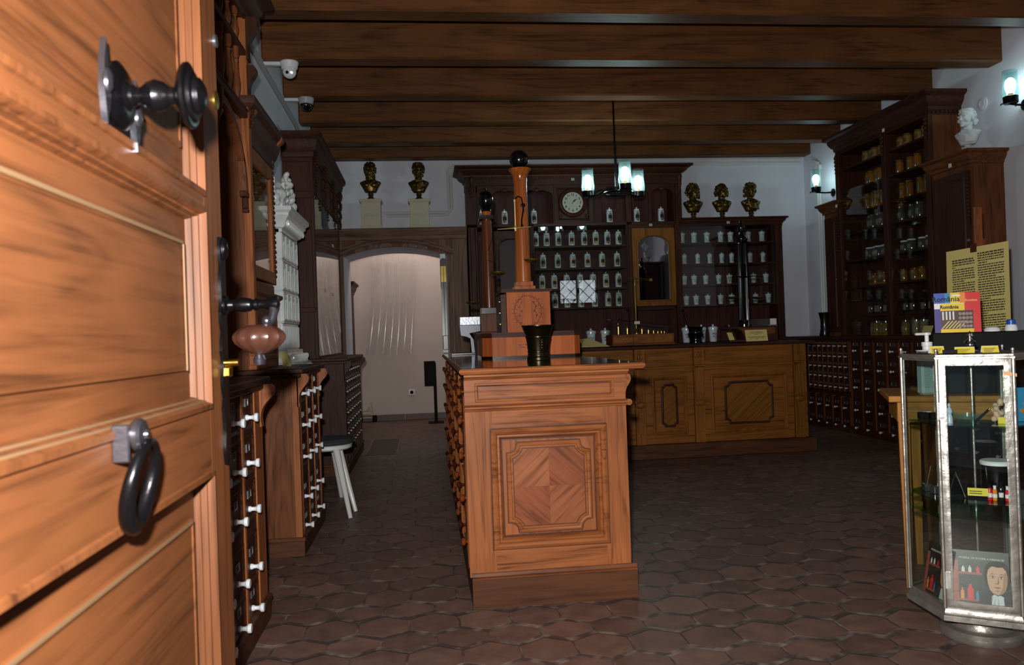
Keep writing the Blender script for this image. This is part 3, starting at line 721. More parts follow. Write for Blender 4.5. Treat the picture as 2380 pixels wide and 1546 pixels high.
# ---- wall cabinet with glass front over the third counter
C0, C1, CX = 6.60, 8.52, -.872
t = thing('glazed_wall_cabinet', 'tall dark wall cabinet with heavy cornice and reflecting glass front by the arch', 'wall cabinet', (XL, C0, ZT))
MB().box(XL+.002, CX-.03, C0, C0+.03, ZT, 2.72).build('side_panel', 'darkZ', t)
mb = MB().box(XL+.003, XL+.015, C0+.03, C1, ZT, 2.72).box(XL+.002, CX-.03, C1-.03, C1, ZT, 2.72); mb.build('carcass', 'darkZ', t)
for a_, b_ in ((1.36, 1.40), (2.30, 2.36), (2.60, 2.64)): MB().box(XL+.002, CX-.012, C0-.013, C0, a_, b_, .004).build('side_moulding', 'darkX', t)
for z in (1.35, 1.68, 2.0): MB().box(XL+.016, CX-.06, C0+.03, C1-.03, z, z+.02).build('shelf', 'darkY', t)
MB().box(CX-.03, CX, C0-.003, C0+.035, ZT, 2.72, .004).build('front_stile', 'darkZ', t)
MB().box(CX-.03, CX, C1-.03, C1, ZT, 2.72, .004).build('front_stile', 'darkZ', t)
MB().box(CX-.03, CX, C0+.03, C1-.03, 2.36, 2.72).build('frieze', 'darkY', t)
g = MB().box(CX-.014, CX-.008, C0+.035, C1-.03, ZT+.02, 2.36).build('glass_front', 'pane', t)
MB().box(CX-.03, CX, C0+.03, C1-.03, ZT, ZT+.02).build('bottom_rail', 'darkY', t)
rng = random.Random(5)
for yy in (C0+.03, C0+.65, C0+1.27, C1-.06):
    c = MB()
    for i in range(16): c.sphere((CX+.014+.022*abs(math.sin(i*.8))*(1-i/20), yy+rng.uniform(-.012, .012), 2.70-.026*i), .020*(1-i/40), 8)
    c.build('carved_bracket', 'darkZ', t)
mb = MB(); cornice(mb, [(XL+.01, C0-.01), (CX, C0-.01), (CX, C1), (XL+.01, C1)], 2.64, .075, .20); mb.box(XL+.003, CX, C0-.01, C1, 2.64, 2.835); mb.build('cornice', 'darkY', t)
for (yy, zz) in ((7.15, 1.56), (7.75, 1.56), (7.9, 2.05)): MB().box(CX-.008, CX-.006, yy, yy+.10, zz, zz+.03).build('shelf_ticket', 'paper', t)
# ---- stool
sx, sy = -.665, 5.34
t = thing('stool', 'white wooden stool with charcoal felt seat pad between the drawer counters', 'stool', (sx, sy, 0))
MB().lathe([(0, .395), (.14, .395), (.155, .405), (.155, .425), (.148, .43), (0, .43)], (sx, sy, 0), 36).build('seat', 'white_paint', t)
MB().lathe([(0, .43), (.155, .431), (.172, .440), (.172, .455), (.16, .468), (.1, .474), (0, .475)], (sx, sy, 0), 36).build('seat_pad', 'felt', t)
for fx, fy in ((-.50, 4.995), (-.485, 5.19), (-.86, 5.56), (-.63, 5.70)):
    tx, ty = sx+(fx-sx)*.42, sy+(fy-sy)*.42
    f3 = Vector((fx, fy, 0)); t3 = Vector((tx, ty, .40)); q = [f3.lerp(t3, k) for k in (0, .05, .3, .75, 1)]
    MB().tube(q, [.013, .014, .0165, .0215, .023], 14).build('leg', 'white_paint', t)
# ---- cameras under the beams
def cctv(px, py, Yc, domed, label):
    p = at(px, py, Yc)
    t = thing('security_camera', label, 'camera', (p.x, Yc, ZBM))
    body, lens = ('grey_plastic', 'dome') if domed else ('white_plastic', 'white_plastic')
    MB().lathe([(.0, 0), (.066, 0), (.068, -.008), (.062, -.028), (.058, -.05), (.05, -.055), (0, -.055)], (p.x, Yc, ZBM), 28).build('housing', body, t)
    if domed: MB().lathe([(.052, -.052)] + [(.052*math.cos(a*PI/16), -.055-.050*math.sin(a*PI/16)) for a in range(1, 9)], (p.x, Yc, ZBM), 24).build('dome', 'dome', t)
    else:
        b = MB().sphere((p.x, Yc, ZBM-.072), .050, 24).build('eyeball', 'white_plastic', t)
        mb = MB(); n = Vector((.12, -1, -.35)).normalized(); c0 = Vector((p.x, Yc, ZBM-.072))
        mb.lathe([(0, .052), (.012, .052), (.012, .047)], c0+Vector((-.016, 0, -.002)), 16, n); mb.lathe([(0, .052), (.010, .052), (.010, .047)], c0+Vector((.016, 0, -.004)), 16, n) if False else None
        mb.build('lens', 'black_plastic', b)
        MB().lathe([(0, .052), (.011, .052), (.011, .047)], c0+Vector((.016, 0, -.004)), 16, n).build('infrared_lamp', 'steel', b)
    MB().box(XL, p.x-.06, Yc-.018, Yc+.018, ZBM-.026, ZBM, .003).build('cable_arm', 'white_plastic', t)
cctv(672, 143, 5.965, False, 'white eyeball security camera under the second beam beside its cable duct')
cctv(711, 228, 6.845, True, 'grey security camera with smoked dome under the third ceiling beam')
# ================================================================ ISLAND COUNTER
IX0, IX1, IY0, IY1 = .150, .822, 3.20, 6.30
FX0, FX1 = .150, .822
t = thing('island_counter', 'freestanding oak dispensing counter with quartered veneer panel facing the entrance', 'counter', (IX0, IY0, 0))
isl = t
MB().box(IX0+.02, IX1, IY0+.02, IY1, .10, .92).build('carcass', 'midZ', t)
# front frame
fx0, fx1, fz0, fz1 = .262, .722, .245, .715       # big panel opening (measured on the front face)
MB().box(FX0, fx0, IY0, IY0+.03, .125, .80).build('stile', 'oakZ', t)
MB().box(fx1, FX1, IY0, IY0+.03, .125, .80).build('stile', 'oakZ', t)
MB().box(fx0, fx1, IY0, IY0+.03, .125, fz0).build('rail', 'oakX', t)
MB().box(fx0, fx1, IY0, IY0+.03, fz1, .80).build('rail', 'oakX', t)
cx, cz = (fx0+fx1)/2, (fz0+fz1)/2
MB().sweep(rect((cx, IY0, cz), X, Z, fx1-fx0, fz1-fz0), -Y, [(-.012, 0), (-.010, .012), (.002, .018), (.012, .012), (.016, .002), (.024, .004), (.034, -.012), (.036, -.02)], True).build('panel_moulding', 'oakX', t)
MB().box(fx0, fx1, IY0+.018, IY0+.03, fz0, fz1).build('panel', 'oakZ', t)
iw, ih, kk = .330, .352, .042
nt_ = notched((cx, IY0+.018, cz-.002), X, Z, iw, ih, kk)
MB().sweep(nt_, -Y, [(-.010, 0), (-.009, .007), (-.002, .011), (.005, .008), (.008, .003), (.012, .004), (.018, 0)], True).build('inner_moulding', 'oakX', t)
# four quarter-matched veneers inside the notched moulding
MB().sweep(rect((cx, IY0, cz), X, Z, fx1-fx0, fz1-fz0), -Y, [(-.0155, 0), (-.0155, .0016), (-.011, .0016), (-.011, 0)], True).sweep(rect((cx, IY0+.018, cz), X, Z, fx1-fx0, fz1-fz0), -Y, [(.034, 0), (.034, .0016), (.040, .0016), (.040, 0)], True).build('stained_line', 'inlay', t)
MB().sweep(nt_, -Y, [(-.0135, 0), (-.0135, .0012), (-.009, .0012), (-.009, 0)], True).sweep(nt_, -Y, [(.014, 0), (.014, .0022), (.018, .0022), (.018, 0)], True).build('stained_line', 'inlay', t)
inn = notched((0, 0, 0), X, Z, iw-.03, ih-.03, kk)
for qx, qz, mname in ((-1, 1, 'veneer_a'), (1, 1, 'veneer_b'), (-1, -1, 'veneer_b'), (1, -1, 'veneer_a')):
    pts = [p for p in inn if p.x*qx > 0 and p.z*qz > 0]
    hw, hh = (iw-.03)/2, (ih-.03)/2
    pts.sort(key=lambda p: math.atan2(p.z*qz-0, p.x*qx-0))
    poly = [Vector((.0006*qx, 0, .0006*qz)), Vector((hw*qx, 0, .0006*qz))] + pts + [Vector((.0006*qx, 0, hh*qz))]
    poly = [Vector((cx, IY0+.0165, cz-.002)) + p for p in poly]
    MB().prism(poly, (0, .003, 0)).build('veneer', mname, t)
# frieze above the panel
MB().box(FX0, FX1, IY0, IY0+.03, .815, .93).build('frieze', 'oakX', t)
MB().sweep(rect(((FX0+FX1)/2-.002, IY0, .875), X, Z, .565, .062), -Y, [(-.008, 0), (-.006, .006), (0, .007), (.005, .002), (.008, -.002), (.010, .001)], True, caps=(False, True)).build('frieze_moulding', 'oakX', t)
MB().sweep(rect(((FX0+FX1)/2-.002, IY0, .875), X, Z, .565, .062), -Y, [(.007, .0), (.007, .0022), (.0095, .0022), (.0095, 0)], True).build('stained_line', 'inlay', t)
mb = MB(); pl = [(FX0, IY0), (FX1, IY0)]
ul = lambda o: [(IX0-o*.2, IY1), (IX0-o*.2, IY0-o), (FX1+.012, IY0-o), (FX1+.012, IY1)]
mb = MB().sweep([(FX0, IY0, .798), (FX1+.004, IY0, .798)], Z, [(0, 0), (-.006, .002), (-.010, .010), (-.018, .014), (-.018, .020), (-.006, .024), (0, .028)], False)
mb.lathe([(0, 0), (.013, 0), (.013, .03), (0, .03)], (FX1+.012, IY0-.012, .812), 14, (0, 1, 0)); mb.build('string_moulding', 'oakX', t)
mb = MB().sweep([(FX0, IY0, .928), (FX1+.01, IY0, .928)], Z, [(0, 0), (-.012, .004), (-.020, .012), (-.030, .014), (-.030, .022), (0, .022)], False); mb.build('bed_moulding', 'oakX', t)
c = MB(); corbel(c, FX1-.004, IY0+.002, IY0+.035, .928, .112, .030); c.build('corbel', 'oakZ', t)
c = MB(); corbel(c, FX1-.004, IY1-.035, IY1, .928, .112, .030); c.build('corbel', 'oakZ', t)
MB().box(FX1-.006, FX1+.006, IY0+.02, IY0+.05, .42, .47, .003).build('hinge', 'oakZ', t)
# worktop with rounded lip
def lip(mb, x0, x1, y0, y1, z0, z1):
    mb.sweep([(x0, y0, z0), (x1, y0, z0), (x1, y1, z0), (x0, y1, z0)], Z, [(.05, 0), (.008, 0), (.001, .006), (-.002, .012), (0, .019), (.006, .024), (.05, .024)], True, caps=(True, True))
mb = MB(); lip(mb, IX0-.018, FX1+.075, IY0-.045, IY1+.02, .952, .976); mb.build('worktop', 'oakX', t)
MB().box(IX0-.006, FX1+.060, IY0-.030, IY1+.01, .975, .9775, .0008).build('polished_top', plain('dark_polished_top', '#2b1b14', .09, var=.35, vscale=6, coat=.6), t)
# plinth
MB().box(IX0+.008, FX1+.022, IY0-.014, IY1, 0, .118).build('plinth', 'plinth', t)
mb = MB().sweep([(IX0+.008, IY0-.014, .116), (FX1+.022, IY0-.014, .116)], Z, [(0, 0), (-.004, .002), (-.004, .008), (.006, .012), (.010, .024), (.014, .026)], False); mb.build('plinth_moulding', 'midX', t)
# the drawer side
SXF = IX0+.016
ncol = 5; cwid = (IY1-.05-(IY0+.09))/ncol
zr = [(.868, .075), (.742, .115), (.590, .15), (.405, .16), (.215, .15)]
for i in range(ncol+1):
    y = IY0+.09+cwid*i
    MB().box(SXF-.012, SXF+.01, y-.022, y+.022, .125, .925, .004).sweep(rect((SXF-.012, y, .5), -Y, Z, .03, .72), -X, [(0, 0), (.003, .004), (.006, .005), (.010, 0)], True).build('pilaster', 'oakZ', t)
for i in range(ncol):
    y0 = IY0+.09+cwid*i
    MB().box(SXF-.010, SXF+.01, y0, y0+cwid, .810, .822, .002).build('drawer_rail', 'oakY', t)
first = {}
for i in range(ncol):
    yc = IY0+.09+cwid*(i+.5)
    for (zc, h) in zr:
        if h in first:
            d0, y0, z0 = first[h]; duppart(d0, t, (0, yc-y0, zc-z0)); continue
        w = cwid-.06
        mb = MB().box(SXF, SXF+.02, yc-w/2, yc+w/2, zc-h/2, zc+h/2)
        mb.sweep(rect((SXF, yc, zc), -Y, Z, w, h), -X, [(0, 0), (0, .006), (.006, .009), (.014, .003), (.018, 0)], True)
        d = mb.build('drawer', 'oakY', t); first[h] = (d, yc, zc)
        for s, km in ((-1, 'brown_knob'), (1, 'red_knob')):
            MB().lathe([(.006, 0), (.0085, .001), (.0055, .007), (.005, .013), (.009, .018), (.0155, .023), (.0175, .029), (.0155, .035), (.009, .039), (0, .0405)], (SXF, yc+s*w*.30, zc), 16, -X).build('knob', km, d)
# ---- mortar
mp = Vector((.560, 3.88, .9775))
t = thing('mortar', 'olive bronze mortar standing on the near end of the island counter', 'mortar', mp)
MB().lathe([(r_*1.19, z_) for r_, z_ in [(0, 0), (.048, 0), (.0495, .003), (.0495, .016), (.046, .022), (.046, .026), (.0445, .034), (.044, .040), (.046, .043), (.046, .047), (.0445, .050), (.047, .085), (.051, .112), (.0535, .115), (.0535, .121), (.052, .124), (.056, .140), (.061, .156), (.0655, .168), (.068, .171), (.068, .176), (.062, .176), (.055, .160), (.048, .120), (.042, .05), (.03, .03), (0, .025)]], mp, 40).build('bowl', 'mortar', t)
mb = MB().sphere(mp+Vector((.012, -.0563, .102)), .006, 10, (1, .5, 1)).sphere(mp+Vector((.012, -.0563, .090)), .006, 10, (1, .5, 1.4)).sphere(mp+Vector((.012, -.0552, .077)), .0055, 10, (.9, .5, 1.6)).sphere(mp+Vector((.012, -.0548, .064)), .006, 10, (1.2, .5, 1)).tube([mp+Vector((.006, -.0563, .108)), mp+Vector((.004, -.0548, .058))], .0015, 6).tube([mp+Vector((.019, -.0563, .108)), mp+Vector((.018, -.0548, .058))], .0015, 6)
mb.build('relief_figure', 'mortar', t)
# ---- scale stand: base, box, column, beam
t = thing('balance_column', 'tall polished cherry column with black ball on an inlaid box, brass balance arm in front', 'scale stand', (.645, 4.55, .9775))
BX0, BX1, BY0, BY1, BZ = .375, .868, 4.42, 4.80, .9775
oct_ = lambda d: [(BX0-d, BY0+.06+.4*0, 0), (BX0+.0, BY0-d, 0), (BX1, BY0-d, 0), (BX1+.03+d, BY0+.05, 0), (BX1+.03+d, BY1, 0), (BX0-.03-d, BY1, 0), (BX0-.03-d, BY0+.06, 0)]
def octp(d): return [(BX0, BY0-d), (BX1-.02, BY0-d), (BX1+.02+d, BY0+.05), (BX1+.02+d, BY1+d), (BX0-.05-d, BY1+d), (BX0-.05-d, BY0+.07)]
def pr_(mb, d, z0, z1): return mb.prism([(x, y, z0) for x, y in octp(d)], (0, 0, z1-z0))
mb = MB(); pr_(mb, .008, BZ, BZ+.014); mb.build('foot', 'black_wood', t)
mb = MB(); pr_(mb, 0, BZ+.014, BZ+.122); mb.build('base', 'cherry', t)
mb = MB(); pr_(mb, .006, BZ+.120, BZ+.130); pr_(mb, .012, BZ+.129, BZ+.139); pr_(mb, -.01, BZ+.138, BZ+.147); mb.build('base_moulding', 'darkX', t)
# box
QX0, QX1, QZ0, QZ1 = .468, .718, BZ+.147, BZ+.375
MB().box(QX0, QX1, BY0+.02, BY1-.02, QZ0, QZ1).build('box', 'cherry', t)
MB().box(QX0-.03, QX0-.001, BY0+.05, BY1-.02, QZ0, QZ1-.01).build('drawer_chest', 'darkY', t)
for i in range(3):
    for yy in (BY0+.10,): MB().lathe([(0, 0), (.004, 0), (.003, .006), (.006, .009), (0, .012)], (QX0-.030, yy, QZ0+.05+.065*i), 10, -X).build('knob', 'brass', t)
mb = MB(); ring_ = [(QX0-.03, BY0+.01), (QX1+.012, BY0+.01), (QX1+.012, BY1-.01), (QX0-.03, BY1-.01)]
mb.prism([(x, y, QZ1) for x, y in ring_], (0, 0, .010)); mb.prism([(x*.98+.013, y, QZ1+.009) for x, y in ring_], (0, 0, .008)); mb.build('box_lid', 'darkX', t)
# inlaid wreath
wc = Vector(((QX0+QX1)/2-.005, BY0+.0195, (QZ0+QZ1)/2+.005)); mb = MB()
mb.tube([wc+Vector((.078*math.sin(a), 0, .088*math.cos(a))) for a in [2*PI*i/40 for i in range(40)]], .0012, 5, True)
for i in range(22):
    a = 2*PI*(i+.5)/22
    if abs(math.sin(a)) < .25 and math.cos(a) > 0: continue
    p = wc+Vector((.078*math.sin(a), 0, .088*math.cos(a)))
    for s in (1, -1):
        dirv = Vector((math.sin(a+s*.9), 0, math.cos(a+s*.9)))
        q = p+dirv*.016*(-1 if i % 2 else 1)
        mb.tube([p, p.lerp(q, .6)+Vector((.002*s, 0, .002)), q], [.0012, .001, .0004], 5)
        mb.sphere(q, .0024, 6, (1, .3, 1.5), (0, a, 0))
for s in (1, -1):
    mb.tube([wc+Vector((s*.028, 0, .055)), wc+Vector((s*.048, 0, .03)), wc+Vector((s*.04, 0, 0)), wc+Vector((s*.055, 0, -.02)), wc+Vector((s*.045, 0, -.045))], .0014, 5)
    for k in range(4): mb.sphere(wc+Vector((s*(.036+.012*(k % 2)), 0, .05-.025*k)), .005, 8, (1, .2, 1))
mb.build('inlay_wreath', 'inlay', t)
mb = MB(); bc = Vector(((BX0+BX1)/2-.02, BY0-.0006, BZ+.068))
for s in (1, -1):
    mb.tube([bc, bc+Vector((s*.03, 0, .012)), bc+Vector((s*.065, 0, .004)), bc+Vector((s*.085, 0, .014))], .0014, 5); mb.tube([bc, bc+Vector((s*.03, 0, -.012)), bc+Vector((s*.06, 0, -.004)), bc+Vector((s*.08, 0, -.013))], .0014, 5)
    for k in range(3): mb.sphere(bc+Vector((s*(.03+.02*k), 0, .006*(-1)**k)), .005, 8, (1.5, .2, .5), (0, .5*s*(-1)**k, 0))
mb.build('inlay_sprig', 'inlay', t)
# column
kx, ky_, kz0 = .590, 4.60, QZ1+.017
MB().box(kx-.062, kx+.062, ky_-.062, ky_+.062, kz0, kz0+.025, .002).box(kx-.051, kx+.051, ky_-.051, ky_+.051, kz0+.025, kz0+.052, .002).build('column_foot', 'column', t)
MB().lathe([(.046, kz0+.052), (.0445, kz0+.2), (.041, kz0+.45), (.0385, kz0+.64), (.0385, kz0+.643)], (kx, ky_, 0), 8 if False else 36).build('column', 'column', t)
MB().lathe([(.0385, kz0+.643), (.041, kz0+.645), (.041, kz0+.652), (.042, kz0+.668), (.048, kz0+.690), (.060, kz0+.708), (.0665, kz0+.714), (.0665, kz0+.720), (.04, kz0+.722), (0, kz0+.722)], (kx, ky_, 0), 36).build('capital', 'column', t)
MB().sphere((kx-.002, ky_, kz0+.722+.054), .057, 32).build('ball', 'black_ball', t)
# bracket and balance arm
by = ky_-.075; bx = at(1198, 530, by).x
bzt = at(1203, 468, by).z; bzm = at(1198, 530, by).z
MB().tube([(kx+.005, ky_-.04, bzt-.01), (kx-.006, by-.01, bzt+.018), (kx-.026, by-.012, bzt+.028), (bx+.004, by, bzt+.016)], .0035, 8).tube([(kx+.005, ky_-.04, bzt-.01), (kx+.006, by+.012, bzt-.05), (kx-.006, by+.01, bzt-.10), (kx-.008, by+.012, bzm+.01)], [.004, .005, .0045, .004], 8).sphere((kx-.006, by+.01, bzm+.012), .010, 10, (.8, .8, 1.6)).lathe([(0, 0), (.014, 0), (.014, .006), (0, .007)], (kx+.006, ky_-.044, bzt-.02), 14, -Y).build('bracket', 'iron', t)
mb = MB().box(bx-.003, bx+.003, by-.002, by+.002, bzm, bzt+.005).sphere((bx, by, bzm), .011, 12, (1, .5, 1.2)).box(bx-.006, bx+.006, by-.003, by+.003, bzt-.006, bzt+.012, .002).box(bx-.006, bx+.006, by-.003, by+.003, bzm-.02, bzm-.008, .002)
mb.tube([(bx-.105, by, bzm-.006), (bx, by, bzm), (bx+.092, by, bzm+.006)], [.0025, .0055, .0025], 8); mb.build('balance_beam', plain('pale_brass', '#c7ad6f', .35, metal=.6), t)
def pan(c, r, hang, parent, name='scale_pan'):
    mb = MB().lathe([(0, -r*.42)] + [(r*math.sin(a*PI/14), -r*.42*math.cos(a*PI/14)) for a in range(1, 8)] + [(r*.96, .001)] + [(r*.93*math.sin(a*PI/14), -r*.36*math.cos(a*PI/14)) for a in range(6, 0, -1)] + [(0, -r*.36)], c, 24)
    o = mb.build(name, 'brass_dull', parent)
    w = MB()
    for a in (.4, 2.5, 4.6): w.tube([Vector(c)+Vector((r*math.cos(a), r*math.sin(a), 0)), hang], .0007, 4)
    w.build('pan_cord', 'brass_dull', parent)
p = at(1236, 603, by); pan((p.x, by, p.z), .047, Vector((bx+.092, by, bzm+.004)), t)
p = at(1158, 633, by); pan((p.x, by, p.z), .047, Vector((bx-.105, by, bzm-.006)), t)
# ---- second column further back
t = thing('balance_column', 'darker walnut column with egg-shaped black finial, behind the tall cherry column', 'scale stand', (.49, 5.55, .9775))
qx, qy = at(1140, 745, 5.5).x, 5.55
MB().box(qx-.105, qx+.12, qy-.18, qy+.12, .9775, 1.125).box(qx-.115, qx+.13, qy-.19, qy+.13, 1.124, 1.14, .003).build('base', 'darkX', t)
MB().box(qx-.067, qx+.067, qy-.067, qy+.067, 1.14, 1.266, .002).build('box', 'midZ', t)
MB().box(qx-.062, qx+.062, qy-.062, qy+.062, 1.266, 1.310, .002).build('column_foot', 'black_wood', t)
tb, tt = at(1138, 710, qy), at(1130, 512, qy)
cxm = (tb.x+tt.x)/2
MB().lathe([(.044, 1.31), (.043, 1.4), (.038, tt.z-.12), (.034, tt.z)], (cxm, qy, 0), 32).build('column', 'column_dark', t)
MB().box(cxm-.056, cxm+.056, qy-.056, qy+.056, tt.z, tt.z+.012, .002).box(cxm-.046, cxm+.046, qy-.046, qy+.046, tt.z+.012, tt.z+.03, .002).build('abacus', 'black_wood', t)
MB().lathe([(.032, 0), (.032, .03)], (cxm, qy, tt.z+.03), 24).build('neck', 'column', t)
zf = tt.z+.06
MB().lathe([(.026, 0), (.036, .006), (.034, .014), (.026, .02), (.036, .03), (.047, .05), (.053, .078), (.051, .105), (.042, .128), (.026, .142), (.006, .148), (.004, .152), (.008, .158), (.008, .163), (0, .167)], (cxm, qy, zf), 30).build('finial', 'black_ball', t)
hz = at(1170, 590, qy).z
MB().tube([(cxm, qy-.04, hz+.02), (cxm+.03, qy-.08, hz+.10), (cxm+.07, qy-.08, hz+.11), (cxm+.095, qy-.08, hz+.085)], .003, 7).tube([(cxm, qy-.04, hz-.05)] + [(cxm+.062+.018*math.cos(a), qy-.06, hz-.06+.022*math.sin(a)) for a in [PI-.5*i for i in range(12)]], .0028, 7).build('bracket', 'iron_bright', t)
for px, py in ((1155, 632), (1100, 702)):
    p = at(px, py, qy-.08); pan((p.x, qy-.08, p.z), .052, Vector((p.x+.012, qy-.08, p.z+.22)), t)
# ---- old tablet press / bracket
my = 5.95; a = at(1067, 737, my); b = at(1116, 752, my)
t = thing('tablet_press', 'cast iron pill press with fretted scroll bracket at the far end of the island counter', 'press', (a.x, my, .9775))
MB().box(a.x, b.x, my-.05, my+.12, b.z-.012, a.z, .004).build('table', 'steel', t)
zt = b.z-.012
mb = MB().prism([(a.x, my-.05, zt), (b.x, my-.05, zt), (b.x, my-.05, zt-.045), (a.x+.07, my-.05, zt-.06), (a.x+.10, my-.05, zt-.11), (a.x+.108, my-.05, .9775+.012), (a.x+.085, my-.05, .9775+.012), (a.x+.078, my-.05, zt-.10), (a.x+.05, my-.05, zt-.085), (a.x+.008, my-.05, zt-.075)], (0, .02, 0))
for k in (0, .012, .022): mb.sweep(rect((a.x+.034, my-.05, zt-.034), X, Z, .054-2*k, .05-2*k), -Y, [(0, 0), (0, .003), (.003, .003), (.003, 0)], True)
mb.build('bracket', plain('dark_cast_iron', '#4a4c52', .35, metal=.8), t)
MB().box(a.x-.07, b.x+.02, my-.07, my+.14, .9775, .9775+.014, .003).build('base_plate', 'black_wood', t)
MB().box(a.x+.118, a.x+.128, my-.09, my-.07, .9775, .9775+.075).build('stop', 'cream', t)
# ---- dark board on a post in the passage
p0, p1 = at(985, 840, 10.4), at(1013, 897, 10.4)
t = thing('sign_stand', 'small black board on a thin post standing in the arched passage', 'stand', (p1.x, 10.4, 0))
MB().box(p0.x, p1.x, 10.39, 10.41, p1.z, p0.z, .004).build('board', 'black_plastic', t)
MB().box(p1.x-.03, p1.x+.01, 10.41, 10.43, .015, p0.z-.02, .003).build('post', 'black_plastic', t)
MB().box(p1.x-.11, p1.x+.09, 10.32, 10.52, 0, .015, .003).build('foot', 'black_plastic', t)
# ================================================================ BACK OF THE SHOP
# ---- plank panelling with the arch, and its ledge
PY = 8.75
t = thing('plank_panelling', 'dark vertical plank wall framing the arched passage, white plinths stand on its ledge', 'panelling', (.4, PY, 0))
PX0, PX1, PZ = XL+.002, .50, 2.235
A2 = arc(AX0, AX1, ASP-.02, AAP-.01)
cols6 = ['greyZ', 'greyZ', 'midZ', 'greyZ', 'greyZ', 'greyZ', 'midZ']
xs = [PX0] + [PX0+.13*i+.008*((i*7) % 3) for i in range(1, 12)]; xs = [x for x in xs if x < PX1-.03] + [PX1]
def lowz(x):
    if x <= AX0 or x >= AX1: return .0
    c = (AX0+AX1)/2; return None
def archz(x):
    for (xa, za), (xb, zb) in zip(A2, A2[1:]):
        if xa <= x <= xb: return za+(zb-za)*(x-xa)/(xb-xa)
    return 0
for i, (a, b) in enumerate(zip(xs, xs[1:])):
    for (c, d) in ([(a, b)] if not (a < AX0 < b or a < AX1 < b) else ([(a, AX0), (AX0, b)] if a < AX0 < b else [(a, AX1), (AX1, b)])):
        mid = (c+d)/2; mb = MB()
        if AX0 < mid < AX1:
            pts = [(c+.002, archz(c+.002))] + [(x, z) for x, z in A2 if c+.004 < x < d-.004] + [(d-.002, archz(d-.002))]
            mb.prism([(c+.002, PY, PZ), (d-.002, PY, PZ)][::-1] + [(x, PY, z) for x, z in pts], (0, .03, 0))
        else: mb.box(c+.002, d-.002, PY, PY+.03, 0, PZ, .003)
        mb.build('plank', cols6[i % 7], t)
mb = MB(); path = [(AX0-.055, PY-.0, ASP-.075)] + [(x, PY, z) for x, z in arc(AX0-.05, AX1+.05, ASP-.02, AAP+.035)] + [(AX1+.055, PY, ASP-.075)]
mb.sweep([p for p in path[1:-1]], -Y, [(0, 0), (0, .02), (.012, .032), (.03, .03), (.045, .014), (.058, .014), (.058, 0)], False)
mb.build('arch_moulding', 'greyX', t)
mb = MB().box(PX0, PX1, PY-.02, PY+.03, PZ-.02, PZ+.06, .004); mb.sweep([(PX0, PY-.02, PZ+.02), (PX1, PY-.02, PZ+.02)], Z, [(0, 0), (-.01, .004), (-.02, .02), (-.045, .05), (-.05, .07), (-.05, .085), (0, .085)], False)
mb.build('ledge_moulding', 'greyX', t)
LZ = PZ+.105
MB().box(PX0, PX1, PY-.06, YB-.002, LZ-.02, LZ, .003).build('ledge', 'darkX', t)
# white reveal of the arch between panelling and wall
mb = MB().box(AX0-.06, AX0-.001, PY+.032, YB-.001, 0, 2.05).box(AX1+.001, AX1+.06, PY+.032, YB-.001, 0, 2.05)
AR3 = arc(AX0-.0, AX1+.0, ASP, AAP)
mb.loft([[(x, PY+.032, z) for x, z in AR3] + [(x, PY+.032, z+.02) for x, z in reversed(AR3)], [(x, YB-.001, z) for x, z in AR3] + [(x, YB-.001, z+.02) for x, z in reversed(AR3)]])
struct('wall_arch_reveal', mb, 'plaster')
# barometer on a white board
p0, p1 = at(1022, 590, 8.72), at(1041, 812, 8.72)
t = thing('barometer', 'narrow dark stick barometer on a white board at the edge of the arch', 'barometer', (p1.x, 8.72, 1.0))
MB().box(p0.x, p1.x+.006, 8.715, 8.735, .95, p0.z, .003).build('board', 'white_paint', t)
xc = (p0.x+p1.x)/2+.006; zt = at(1032, 600, 8.7).z; za = at(1032, 668, 8.7).z
mb = MB().prism([(xc+.036*math.cos(a), 8.712, zt-.036+.036*math.sin(a)) for a in [PI*i/12 for i in range(13)]] + [(xc-.036, 8.712, za), (xc-.022, 8.712, za-.03), (xc-.022, 8.712, 1.0), (xc+.022, 8.712, 1.0), (xc+.022, 8.712, za-.03), (xc+.036, 8.712, za)], (0, -.015, 0)); mb.build('case', 'black_wood', t)
MB().box(xc-.028, xc+.028, 8.694, 8.698, za+.06, zt-.09).build('scale_plate', 'brass_dull', t)
MB().tube([(xc, 8.692, 1.04), (xc, 8.692, zt-.1)], .003, 6).build('tube', 'steel', t)
MB().box(xc-.03, xc+.03, 8.685, 8.71, .98, 1.14, .006).build('cistern', 'black_wood', t)
# hanging film in the passage
t = thing('plastic_sheet', 'clear plastic sheet hanging in folds in front of the passage wall', 'sheet', (0, 10.85, 1.0))
a, b = at(855, 592, 10.8), at(975, 822, 10.8); rings = []
for q in range(9):
    f = q/8; z = a.z+(b.z-a.z)*f; L_ = []
    for i in range(41):
        u = i/40; xa = a.x+.06-.14*f**2; xb = b.x-.10*f**1.5
        L_.append((xa+(xb-xa)*u, 10.85+.022*math.sin(u*21+.4*math.sin(f*3)), z))
    rings.append(L_)
MB().loft(rings, False).build('film', 'film', t)
M['fold_glint'] = glassy('film_glint', (.97, .97, .97), refl=1.0, rough=.2, veil=.28, veilcol=(.95, .93, .92))  # whitish tubes along the folds, standing in for reflected light streaks
for i in (0, 3, 6, 9, 11, 15, 18, 22, 24, 28, 33, 37, 40):
    MB().tube([Vector(r_[i])+Vector((0, -.004, 0)) for r_ in rings], .003+.003*((i*5) % 3 == 0), 6).build('fold_glint', 'fold_glint', t)
